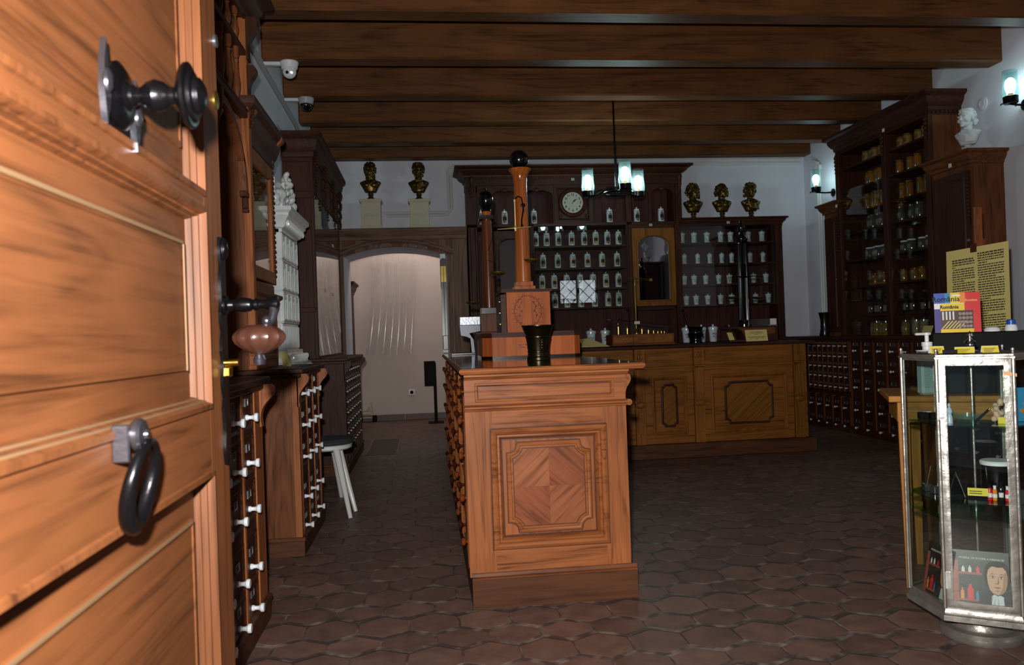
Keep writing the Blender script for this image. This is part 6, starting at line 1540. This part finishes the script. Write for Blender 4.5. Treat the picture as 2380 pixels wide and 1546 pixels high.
# souvenir pack
zb3 = bz+.001; cw_, ch_ = .172, .168; pq = tl(.275, .16)
xc_ = pq[0]
t = thing('souvenir_pack', 'colourful souvenir pack reading Romania, blue yellow and red, standing on the black box', 'souvenir', (xc_, 3.20, zb3))
fl_ = lambda u0, u1, v0, v1, d: MB().box(xc_+cw_*(u0-.5), xc_+cw_*(u1-.5), 3.20-d-.0004, 3.20-d, zb3+ch_*v0, zb3+ch_*v1)
M['p_blue'] = plain('print_blue', '#2450b0', .35); M['p_yel'] = plain('print_yellow', '#eccb2c', .35); M['p_red'] = plain('print_red', '#d8262c', .35); M['p_pur'] = plain('print_purple', '#3a2a86', .35); M['p_org'] = plain('print_orange', '#e98a2a', .35); M['p_teal'] = plain('print_teal', '#2f86ad', .35)
MB().box(xc_-cw_/2, xc_+cw_/2, 3.20, 3.203, zb3, zb3+ch_).build('backing_card', 'white_plastic', t)
for (u0, u1, v0, v1, mt_) in ((0, .24, .74, 1, 'p_blue'), (.24, .36, .74, 1, 'p_teal'), (.36, .56, .74, 1, 'p_yel'), (.56, .68, .74, 1, 'p_org'), (.68, 1, .74, 1, 'p_red'), (0, .13, 0, .60, 'p_pur'), (.84, 1, 0, .74, 'p_red'), (.13, .66, .55, .73, 'p_yel'), (.66, .84, .52, .74, 'p_red'), (.13, .84, 0, .09, 'p_yel')):
    fl_(u0, u1, v0, v1, .0003).build('colour_field', mt_, t)
fl_(.13, .84, .09, .55, .0005).build('picture', plain('print_dark', '#4a2724', .4, var=.6, vscale=220), t)
mb = MB()
for k in range(4): mb.box(xc_+cw_*(.17+.075*k-.5), xc_+cw_*(.205+.075*k-.5), 3.1986, 3.1990, zb3+ch_*.32, zb3+ch_*.53)
mb.build('stripe_print', 'paper', t)
mb = MB()
for k in range(6):
    a_ = Vector((xc_+cw_*(.14+.075*k-.5), 3.1988, zb3+ch_*.10)); mb.prism([a_, a_+X*.006, a_+Vector((.034, 0, .032)), a_+Vector((.028, 0, .032))], (0, -.0003, 0))
mb.build('ribbon_print', 'cream', t)
mb = MB()
for i in range(4):
    for j in range(4): mb.lathe([(0, .0), (.0065, 0), (.0065, .0004), (0, .0004)], (xc_+cw_*(.56+.075*i-.5), 3.1988, zb3+ch_*(.15+.105*j)), 10, -Y)
mb.build('magnet_print', plain('print_grey', '#9a8a80', .5, var=.6, vscale=200), t)
text('România', .030, facing((xc_-cw_*.24, 3.1990, zb3+ch_*.84)), 'ink', t, 'lettering', .0002, bold=.0004)
text('România', .020, facing((xc_-cw_*.17, 3.1990, zb3+ch_*.64)), 'ink', t, 'lettering', .0002, bold=.0006)
text('România', .013, facing((xc_+cw_*.31, 3.1990, zb3+ch_*.80)), 'cream', t, 'lettering', .0002, bold=.0002)
fl_(.40, .58, .91, .95, .0009).build('hang_slot', 'white_plastic', t)
t.location = (pq[0], pq[1], zb3); t.rotation_euler = (-.06, 0, TA)
p = Vector((*tl(.47, .17), 0)); yq_ = p.y
t = thing('blue_capped_bottle', 'small white bottle with blue cap on the black display box', 'bottle', (p.x, yq_, bz+.0005))
MB().lathe([(0, 0), (.022, 0), (.024, .004), (.022, .018), (.016, .028), (0, .028)], (p.x, yq_, bz+.0005), 20).build('body', 'white_plastic', t)
MB().lathe([(.017, .026), (.017, .044), (.013, .048), (0, .048)], (p.x, yq_, bz+.0005), 20).build('cap', 'p_blue', t)
p = Vector((*tl(.405, .19), 0)); yq_ = p.y
o = MB().lathe([(0, 0), (.030, 0), (.031, .006), (.024, .016), (.01, .021), (0, .021)], (p.x, yq_, bz+.0005), 24).build('white_lid', 'white_plastic', None, loc=(p.x, yq_, bz)); tag(o, 'white domed lid lying between the souvenir pack and the blue-capped bottle', 'lid')
# ---- poster on an easel
TL, TR_, BL = at(2199, 586, 4.38), at(2343, 560, 4.02), at(2219, 790, 4.30)
uu = (TR_-TL); vv = (TL-BL); pw, ph = uu.length, vv.length; un = uu.normalized(); vn = (vv-un*vv.dot(un)).normalized(); nn = un.cross(vn)
if nn.y > 0: nn = -nn
t = thing('easel_poster', 'cream text poster in two columns clipped upright on an easel beside the bookcase', 'poster', ((TL.x+TR_.x)/2, 4.2, 1.0))
pc = TL+uu/2-vn*ph/2
MB().prism(rect(pc, un, vn, pw, ph), -nn*.004).build('board', 'cream', t)
rng = random.Random(11); mb = MB()
for col, (u0, u1) in enumerate(((.10, .47), (.52, .93))):
    v = .12 if col == 0 else .08; k = 0
    while v < .95:
        k += 1
        if k in (4, 10, 18, 25, 31) and col == 0 or k in (5, 11, 20, 26) and col == 1:
            end = u0+(u1-u0)*rng.uniform(.1, .7)
        else: end = u1
        x = u0+(.015 if k in (5, 11, 19) else 0)
        while x < end-.008:
            w_ = min(rng.uniform(.018, .065), end-x)
            c_ = TL+un*pw*(x+w_/2)-vn*ph*v+nn*.0008
            mb.prism(rect(c_, un, vn, pw*w_, ph*(.0125 if not (k < 3) else .016)), nn*.0003); x += w_+.009
        v += .0262
mb.build('printed_lines', plain('poster_ink', '#4a412c', .8), t)
te = thing('easel', 'dark wooden easel holding up the cream two-column poster', 'easel', ((TL.x+TR_.x)/2, 4.2, 0))
top = at(2272, 482, 4.28); cu = pc+vn*ph*.5
ax_ = (pc-nn*.02); 
low = Vector((pc.x, pc.y-.10, .02)); 
def bar(a, b, w, d, name, mat='midZ'):
    a, b = Vector(a), Vector(b); s = (b-a).normalized(); r_ = s.cross(Y).normalized() if abs(s.y) < .9 else X; q_ = r_.cross(s)
    MB().loft([[p_+r_*w*i+q_*d*j for i, j in ((-1, -1), (1, -1), (1, 1), (-1, 1))] for p_ in (a, b)]).build(name, mat, te)
mback = -nn*.022
bar(Vector((top.x, top.y, top.z)), Vector((pc.x, pc.y, .55))+mback, .018, .010, 'mast', 'oakZ')
lt = top+Vector((0, 0, -.18))
bar(lt+mback, Vector((pc.x-.24, pc.y+.22, 0)), .014, .010, 'leg'); bar(Vector((TR_.x-.005, TR_.y+.07, TR_.z-.12)), Vector((TR_.x+.06, TR_.y+.14, 0)), .014, .010, 'leg'); bar(lt+mback*2, Vector((pc.x+.10, pc.y+.55, 0)), .012, .010, 'leg')
cl = TL+uu*.47
MB().prism(rect(cl+nn*.003-vn*.006, un, vn, .034, .05), nn*.008).build('clamp', 'darkX', te)
MB().lathe([(0, 0), (.010, 0), (.011, .008), (.006, .014), (0, .014)], cl+vn*.045-un*.03+nn*.005, 12, nn).build('screw', 'steel', te)
bar(pc-vn*ph*.5-un*.18+nn*.008, pc-vn*ph*.5+un*.18+nn*.008, .016, .014, 'ledge', 'darkX')
# ---- hexagonal glass display cabinet
GC = Vector((1.90, 2.56, 0)); GR = .222; GROT = math.radians(-34)
def hv(k, r=GR, z=0): 
    a = -PI/2+GROT+(2*k-1)*PI/6; return Vector((GC.x+r*math.cos(a), GC.y+r*math.sin(a), z))
GZ0, GZ1 = .135, .985
M['silver2'] = plain('tarnished_silver', '#a8a49c', .33, metal=.72, bumpy=.3, bscale=25, var=.28, vscale=18)
t = thing('glass_display_cabinet', 'hexagonal silver framed glass display cabinet on a round foot at the entrance', 'display cabinet', (GC.x, GC.y, 0))
MB().lathe([(0, 0), (.128, 0), (.131, .006), (.131, .022), (.122, .034), (.104, .040), (.098, .048), (.096, .062), (.084, .074), (.060, .082), (.055, .10), (0, .10)], (GC.x, GC.y, 0), 48).build('foot', 'silver2', t)
hexr = lambda r, z: [hv(k, r, z) for k in range(6)]
mb = MB().loft([hexr(GR*.98, .098), hexr(GR*1.03, .100), hexr(GR*1.03, .118), hexr(GR*1.0, .121), hexr(GR*1.0, .128), hexr(GR*.98, .135), hexr(GR*.98, .145)])
for k in range(6):
    a, b = hv(k, GR*1.032, .102), hv(k+1, GR*1.032, .102); n_ = 46
    for i in range(n_):
        p_ = a.lerp(b, (i+.25)/n_); q_ = a.lerp(b, (i+.75)/n_); o_ = ((a+b)/2-Vector((GC.x, GC.y, .102))).normalized()*.0015
        mb.loft([[p_, q_, q_+o_, p_+o_], [v+Vector((0, 0, .014)) for v in (p_, q_, q_+o_, p_+o_)]])
mb.build('base_tray', 'silver2', t)
mb = MB().loft([hexr(GR*.99, GZ1-.012), hexr(GR*1.03, GZ1-.010), hexr(GR*1.03, GZ1-.004), hexr(GR*1.0, GZ1-.002), hexr(GR*1.0, GZ1+.003), hexr(GR*.93, GZ1+.004)]); mb.build('top_rim', 'silver2', t)
MB().loft([hexr(GR*.93, GZ1), hexr(GR*.93, GZ1+.0045)]).build('top_board', 'darkX', t)
for k in range(6):
    v = hv(k, GR*.985)
    MB().lathe([(.0065, .14), (.0065, GZ1-.01)], (v.x, v.y, 0), 10).build('corner_post', 'silver2', t)
    MB().lathe([(.006, 0), (.004, .004), (.0035, .010), (.006, .013), (.0055, .019), (0, .023)], (v.x, v.y, GZ1+.003), 12).build('corner_finial', 'silver2', t)
for k in range(6):
    a, b = hv(k, GR*.975, 0), hv(k+1, GR*.975, 0); mid = (a+b)/2; un_ = (b-a).normalized(); out = (mid-Vector((GC.x, GC.y, 0))).normalized(); wdt = (b-a).length
    hgt = GZ1-.012-.145; zc = (GZ1-.012+.145)/2
    fw = .021 if k == 0 else .006
    mb = MB().sweep([Vector((mid.x, mid.y, zc))+un_*x+Z*z for x, z in ((-wdt/2+.004, -hgt/2), (wdt/2-.004, -hgt/2), (wdt/2-.004, hgt/2), (-wdt/2+.004, hgt/2))], out, [(0, -.003), (0, .003), (fw*.3, .0045), (fw, .003), (fw, -.003)], True, (False, False))
    fr_ = mb.build('frame', 'silver2', t)
    MB().prism([Vector((mid.x, mid.y, zc))+un_*x+Z*z for x, z in ((-wdt/2+.006, -hgt/2+.004), (wdt/2-.006, -hgt/2+.004), (wdt/2-.006, hgt/2-.004), (-wdt/2+.006, hgt/2-.004))], out*.001).build('pane', 'pane_case', t)
    if k == 0:
        for zz in (.80, .235):
            c_ = a+un_*.010+out*.004; 
            MB().prism([Vector((c_.x, c_.y, zz))+un_*x+Z*z for x, z in ((-.008, -.028), (.008, -.028), (.008, .028), (-.008, .028))], out*.003).build('hinge', 'silver', t)
        c_ = b-un_*.012+out*.006
        MB().prism([Vector((c_.x, c_.y, .925))+un_*x+Z*z for x, z in ((-.014, -.004), (.022, -.010), (.022, .0), (-.014, .008))], out*.0006).build('tape', 'p_org', t)
MB().lathe([(.004, .145), (.004, GZ1+.002)], (GC.x, GC.y, 0), 12).build('centre_rod', 'silver2', t)
MB().lathe([(.024, 0), (.026, .004), (.018, .008), (.011, .012), (.009, .02), (.012, .024), (.011, .03), (.018, .034), (.019, .038), (.009, .046), (.008, .052), (.012, .057), (.010, .066), (.004, .07), (0, .076)], (GC.x, GC.y, GZ1+.004), 24).build('crown_finial', 'silver', t)
GSH = [.752, .495, .440]
for z in GSH: MB().loft([hexr(GR*.955, z-.005), hexr(GR*.955, z)]).build('glass_shelf', 'shelf_glass', t)
floorz = .1455
fo = (hv(0)+hv(1))/2-GC; fo.z = 0; fo.normalize(); fu = (hv(1)-hv(0)); fu.z = 0; fu.normalize()     # outward and along the front pane
def gp(u, d, z): return Vector((GC.x, GC.y, z))+fu*u+fo*d           # point inside the cabinet
def gbox(name, label, cat, u, d, z, w, dp, h, mat, rz=0, group=None, build=True):
    m_ = Matrix((fu, -fo, Z)).transposed().to_4x4() @ Matrix.Rotation(rz, 4, 'Z'); m_.translation = gp(u, d, z)
    o = MB().box(-w/2, w/2, -dp/2, dp/2, 0, h, min(w, dp, h)*.06).move(m_).build(name, mat, None, loc=gp(u, d, z)); return tag(o, label, cat, group)
# things on top
zt_ = GZ1+.005
def tent(u, d, w, h, label, rz=0):
    m_ = Matrix((fu, -fo, Z)).transposed().to_4x4() @ Matrix.Rotation(rz, 4, 'Z'); m_.translation = gp(u, d, zt_)
    t_ = thing('price_card', label, 'price card', gp(u, d, zt_), 'yellow cards on the glass cabinet')
    MB().prism([(-w/2, -h*.8, 0), (w/2, -h*.8, 0), (w/2, 0, h), (-w/2, 0, h)], (0, .0012, .0004)).move(m_).build('front_leaf', 'yellow', t_)
    MB().prism([(-w/2, h*.8, 0), (w/2, h*.8, 0), (w/2, 0, h), (-w/2, 0, h)], (0, -.0012, .0004)).move(m_).build('back_leaf', 'white_plastic', t_)
    mb = MB()
    for q in range(3): mb.prism([(-w*.4, -h*.8*(.9-.22*q)-.0016, h*(.1+.22*q)+.001), (w*(.1+.1*q), -h*.8*(.9-.22*q)-.0016, h*(.1+.22*q)+.001), (w*(.1+.1*q), -h*.8*(.83-.22*q)-.0016, h*(.17+.22*q)+.001), (-w*.4, -h*.8*(.83-.22*q)-.0016, h*(.17+.22*q)+.001)], (0, -.0002, 0))
    mb.move(m_).build('print_lines', 'ink', t_)
tent(-.105, .05, .045, .024, 'yellow price card on the glass cabinet next to the white saucer', .25); tent(-.02, .06, .06, .02, 'yellow price card on the glass cabinet just before the crown finial', -.1); tent(.055, .055, .05, .022, 'yellow price card with white back leaf on the corner beyond the crown finial', .1)
gbox('black_card', 'small black card lying on the glass cabinet between yellow cards', 'card', -.065, .075, zt_, .045, .03, .012, 'black_plastic')
o = MB().lathe([(0, 0), (.018, 0), (.032, .006), (.033, .008), (.018, .003), (0, .003)], gp(-.14, -.06, zt_), 28).build('saucer', 'white_knob', None, loc=gp(-.14, -.06, zt_)); tag(o, 'small white saucer on the glass cabinet under the soap pump', 'saucer')
# upper shelf
z1 = GSH[0]+.0006
for i, (u, d) in enumerate(((-.155, -.02), (-.12, -.012), (-.145, -.075))): gbox('trinket_box', ('small black trinket box nearest the side pane', 'small black trinket box closer to the hinged frame', 'white-topped trinket box behind two black ones')[i] + ' on the upper glass shelf', 'box', u, d, z1, .03, .03, .022, 'black_plastic' if i < 2 else 'grey_plastic', .3, 'small boxes on the upper glass shelf')
f_ = thing('figurine', 'tiny pale blue figurine by the hinged edge of the upper glass shelf', 'figurine', gp(-.075, .13, z1))
MB().lathe([(0, 0), (.011, 0), (.010, .02), (.007, .032), (.010, .04), (.008, .05), (.003, .056), (.0055, .062), (.003, .068), (0, .07)], gp(-.075, .13, z1), 14).build('body', plain('pale_blue_glaze', '#b3c6d8', .3), f_)
gl_ = thing('glass_dish', 'round glass dish lying on the upper glass shelf', 'dish', gp(-.02, .07, z1))
MB().lathe([(0, 0), (.03, 0), (.046, .014), (.048, .028), (.046, .028), (.043, .015), (.028, .003), (0, .003)], gp(-.02, .07, z1), 32).build('bowl', 'shade', gl_)
pn = thing('pen', 'black pen leaning across the upper glass shelf', 'pen', gp(.03, .10, z1)); MB().tube([gp(.0, .11, z1+.004), gp(.042, .10, z1+.045)], .004, 10).build('barrel', 'black_plastic', pn); MB().tube([gp(.042, .10, z1+.045), gp(.046, .099, z1+.049)], .0042, 10).build('cap', 'brass', pn)
mb = MB(); rng = random.Random(2)
for i in range(14): mb.sphere(gp(.068+rng.uniform(-.012, .012), .075+rng.uniform(-.01, .01), z1+.008+.005*i), rng.uniform(.007, .012), 8)
o = remesh(mb, .003, 2).build('coral', plain('beige_coral', '#c9ab8e', .6, var=.2), None, loc=gp(.068, .075, z1)); tag(o, 'beige knobbly coral standing on the upper glass shelf', 'coral')
gbox('yellow_note', 'yellow note propped beside the coral on the upper glass shelf', 'card', .082, .11, z1, .03, .004, .022, 'yellow', .1)
gbox('green_box', 'tall green box against the far corner post on the upper glass shelf', 'box', .10, .055, z1, .012, .05, .12, plain('green_card', '#2f7a34', .5) if 'gc' not in M else None, 0)
fp = thing('fish_pack', 'bright blue pack with orange fish at the cut-off edge of the glass cabinet', 'pack', gp(.155, .02, z1))
m_ = Matrix((fu, -fo, Z)).transposed().to_4x4() @ Matrix.Rotation(.5, 4, 'Z'); m_.translation = gp(.155, .02, z1)
MB().box(-.035, .035, -.004, .004, 0, .115, .001).move(m_).build('pack', plain('sky_blue_card', '#3fa3d8', .4), fp)
for k in range(3): MB().sphere((-.012+.012*k, -.005, .035+.022*k), .010, 12, (1.3, .15, .7), (0, .4, 0)).move(m_).build('fish_print', 'p_org', fp)
# middle shelf
z2 = GSH[1]+.0006
for i, (u, d, r_) in enumerate(((-.150, .0, .4), (-.125, .045, .7), (-.095, .10, .9))): gbox('trinket_cube', ('grey dice-like cube nearest the side pane', 'grey dice-like cube in the middle of three', 'grey dice-like cube nearest the hinged frame')[i] + ' on the lower glass shelf', 'cube', u, d, z2, .026, .026, .026, 'steel', r_, 'cubes on the lower glass shelf')
fr2 = thing('folding_mirror', 'small folding metal frame standing open on the lower glass shelf', 'frame', gp(-.06, .09, z2))
A_, B_, C_ = gp(-.085, .10, z2), gp(-.062, .09, z2+.085), gp(-.035, .10, z2)
MB().tube([A_+Z*.003, B_, C_+Z*.003], .0025, 8).build('frame_rim', 'silver', fr2)
MB().prism([A_.lerp(B_, .1), A_.lerp(B_, .9), B_.lerp(C_, .1)-fo*.02, C_.lerp(B_, .1)-fo*.02], -fo*.001).build('leaf', 'dome', fr2)
MB().tube([gp(-.155, .02, z2+.004), gp(-.137, .01, z2+.09)], .0022, 8).build('side_arm', 'silver', fr2)
tn = thing('price_card', 'yellow price card standing on the lower glass shelf', 'price card', gp(.005, .13, z2), 'yellow cards on the glass cabinet')
MB().prism([gp(-.03, .145, z2+.018), gp(.03, .145, z2+.018), gp(.03, .135, z2+.042), gp(-.03, .135, z2+.042)], -fo*.0015).build('leaf', 'yellow', tn)
MB().prism([gp(-.028, .13, z2), gp(.028, .13, z2), gp(.028, .13, z2+.03), gp(-.028, .13, z2+.03)], -fo*.02).build('stand', 'dome', tn)
mb = MB()
for q in range(2): mb.prism([gp(-.025, .1442-.003*q, z2+.0245+.007*q), gp(.012, .1442-.003*q, z2+.0245+.007*q), gp(.012, .1432-.003*q, z2+.0268+.007*q), gp(-.025, .1432-.003*q, z2+.0268+.007*q)], fo*.0006)
mb.build('print_lines', 'ink', tn)
jb = thing('lidded_box', 'glossy black tub with white lid on the lower glass shelf', 'tub', gp(.062, .05, z2))
MB().lathe([(0, 0), (.046, 0), (.048, .004), (.048, .115), (0, .115)], gp(.062, .05, z2), 32).build('tub', 'black_ball', jb); MB().lathe([(.050, .112), (.051, .122), (.046, .126), (0, .127)], gp(.062, .05, z2), 32).build('lid', 'white_plastic', jb)
for i, (u, c_, h_) in enumerate(((.035, 'p_red', .055), (.050, 'p_org', .05), (.068, 'dark_bottle', .062), (.086, 'p_red', .05))):
    v_ = thing('vial', ('red vial at the rod end', 'orange vial, second from the rod', 'tallest dark blue vial', 'red vial at the frame end')[i] + ' of the row before the black tub', 'vial', gp(u, .115, z2), 'vials on the lower glass shelf')
    MB().lathe([(0, 0), (.0065, 0), (.007, .002), (.007, h_*.68), (.004, h_*.78), (0, h_*.78)], gp(u, .115, z2), 14).build('glass', c_, v_)
    MB().lathe([(.0045, h_*.76), (.005, h_), (0, h_)], gp(u, .115, z2), 12).build('cap', 'white_plastic' if i % 2 else 'black_plastic', v_)
    MB().lathe([(.0073, h_*.2), (.0073, h_*.45)], gp(u, .115, z2), 14, caps=(False, False)).build('vial_label', 'paper', v_)
# brochures at the bottom (plain invented portrait)
def brochure(org_, ux_, nx_, w, h, label):
    t_ = thing('brochure', label, 'brochure', org_, 'museum brochures in the glass cabinet')
    up = (Z*.98-nx_*.18).normalized(); up = (up-ux_*up.dot(ux_)).normalized(); nrm = ux_.cross(up)
    if nrm.dot(nx_) < 0: nrm = -nrm
    pt = lambda u, v, k: org_+ux_*(u*w)+up*(v*h)+nrm*(.0003*k)
    def flat(name, pts, k, mat): 
        return MB().prism([pt(u, v, k) for u, v in pts], nrm*.0002).build(name, mat, t_)
    el = lambda cx, cy, rx_, ry_, a0=0, a1=2*PI, n=22: [(cx+rx_*math.cos(a0+(a1-a0)*i/n), cy+ry_*math.sin(a0+(a1-a0)*i/n)) for i in range(n)]
    MB().prism([pt(0, 0, -9), pt(1, 0, -9), pt(1, 1, -9), pt(0, 1, -9)], nrm*.0027).build('cover', M.setdefault('cover', plain('brochure_cover', '#2a2523', .35, var=.5, vscale=30)), t_)
    flat('shelf_print', [(0, 0), (.10, 0), (.10, .80), (0, .80)], 1, M.setdefault('brick', plain('print_brick', '#a5513c', .4)))
    for v in (.05, .55): flat('shelf_print', [(.1, v), (.52, v), (.52, v+.04), (.1, v+.04)], 1, M['brick'])
    for (u, v, ww, hh, c_) in ((.16, .59, .055, .11, 'paper'), (.28, .59, .055, .12, 'paper'), (.42, .59, .06, .12, 'p_red'), (.13, .09, .06, .20, 'p_org'), (.25, .09, .11, .28, 'p_red'), (.40, .09, .05, .16, 'p_teal')):
        flat('bottle_print', [(u, v), (u+ww, v), (u+ww, v+hh*.7), (u+ww*.7, v+hh*.8), (u+ww*.7, v+hh), (u+ww*.3, v+hh), (u+ww*.3, v+hh*.8), (u, v+hh*.7)], 2, c_)
    S_ = M.setdefault('p_skin', plain('print_skin', '#d0a184', .45)); Hh = M.setdefault('p_hair', plain('print_hair', '#2b211c', .5)); ct = M.setdefault('p_coat', plain('print_coat', '#34343a', .5))
    flat('coat_print', [(.42, 0), (1.0, 0), (1.0, .22), (.88, .25), (.70, .26), (.55, .20), (.46, .10)], 2, ct)
    flat('hair_print', [(.58, .36), (.555, .55), (.57, .70), (.64, .80), (.78, .835), (.92, .81), (1.0, .72), (1.0, .40), (.97, .34)], 2, Hh)
    flat('face_print', [(.645, .30), (.615, .42), (.605, .55), (.625, .66), (.69, .73), (.78, .745), (.88, .73), (.945, .66), (.965, .55), (.955, .42), (.925, .31), (.87, .235), (.79, .205), (.70, .235)], 3, S_)
    flat('shading_print', [(.955, .42), (.925, .31), (.87, .235), (.79, .205), (.83, .26), (.875, .36), (.885, .47), (.90, .60), (.945, .66), (.965, .55)], 4, M.setdefault('p_half', plain('print_half_tone', '#b08265', .5)))
    flat('collar_print', [(.60, .0), (.60, .19), (.655, .25), (.70, .19), (.66, .0)], 4, ct); flat('collar_print', [(.94, .0), (.985, .24), (.93, .25), (.88, .16), (.89, .0)], 4, ct)
    flat('cravat_print', [(.66, .0), (.90, .0), (.90, .17), (.83, .205), (.78, .19), (.72, .215), (.67, .18)], 4, 'marble'); flat('fold_print', [(.775, .0), (.785, .19), (.80, .0)], 5, 'grey_plastic'); flat('fold_print', [(.70, .02), (.74, .19), (.725, .02)], 5, 'grey_plastic')
    flat('hair_print', [(.595, .50), (.61, .66), (.69, .74), (.80, .715), (.93, .735), (.975, .60), (.985, .46), (1.0, .50), (.995, .72), (.91, .82), (.78, .84), (.64, .80), (.565, .68), (.57, .50)], 5, Hh)
    sh_ = M.setdefault('p_shade', plain('print_brown', '#8f6450', .5))
    for s_ in (-1, 1):
        flat('brow_print', [(.78+s_*.035, .575), (.78+s_*.08, .592), (.78+s_*.135, .575), (.78+s_*.08, .604)], 5, Hh); flat('socket_print', el(.78+s_*.078, .537, .046, .026), 5, sh_); flat('eye_print', el(.78+s_*.078, .532, .036, .013), 6, 'paper'); flat('pupil_print', el(.78+s_*.074, .533, .015, .014), 7, Hh)
    flat('nose_print', [(.80, .55), (.815, .43), (.795, .405), (.745, .41), (.74, .42), (.785, .425)], 5, sh_); flat('chin_print', [(.73, .285), (.78, .275), (.83, .285), (.78, .295)], 5, sh_); flat('mouth_print', [(.71, .345), (.755, .358), (.78, .352), (.805, .358), (.85, .345), (.78, .322)], 5, M.setdefault('p_lip', plain('print_lip', '#a8584c', .5)))
    mm = Matrix((ux_, up, nrm)).transposed().to_4x4(); mm.translation = pt(.52, .855, 4)
    text('MUZEUL DE ISTORIE A FARMACIEI', .009, mm, 'paper', t_, 'lettering', .0001, fit=w*.80)
    return t_
brochure(gp(-.082, .135, floorz+.001), fu, fo, .165, .175, 'museum brochure with a painted portrait behind the hinged front pane')
k = 5; a, b = hv(5, GR*.86, 0), hv(0, GR*.86, 0); su = (b-a); su.normalize(); so = ((a+b)/2-GC); so.z = 0; so.normalize()
ob = a+su*.03; ob.z = floorz+.001
brochure(ob, su, so, .15, .175, 'museum brochure with a painted portrait behind the shaded side pane')
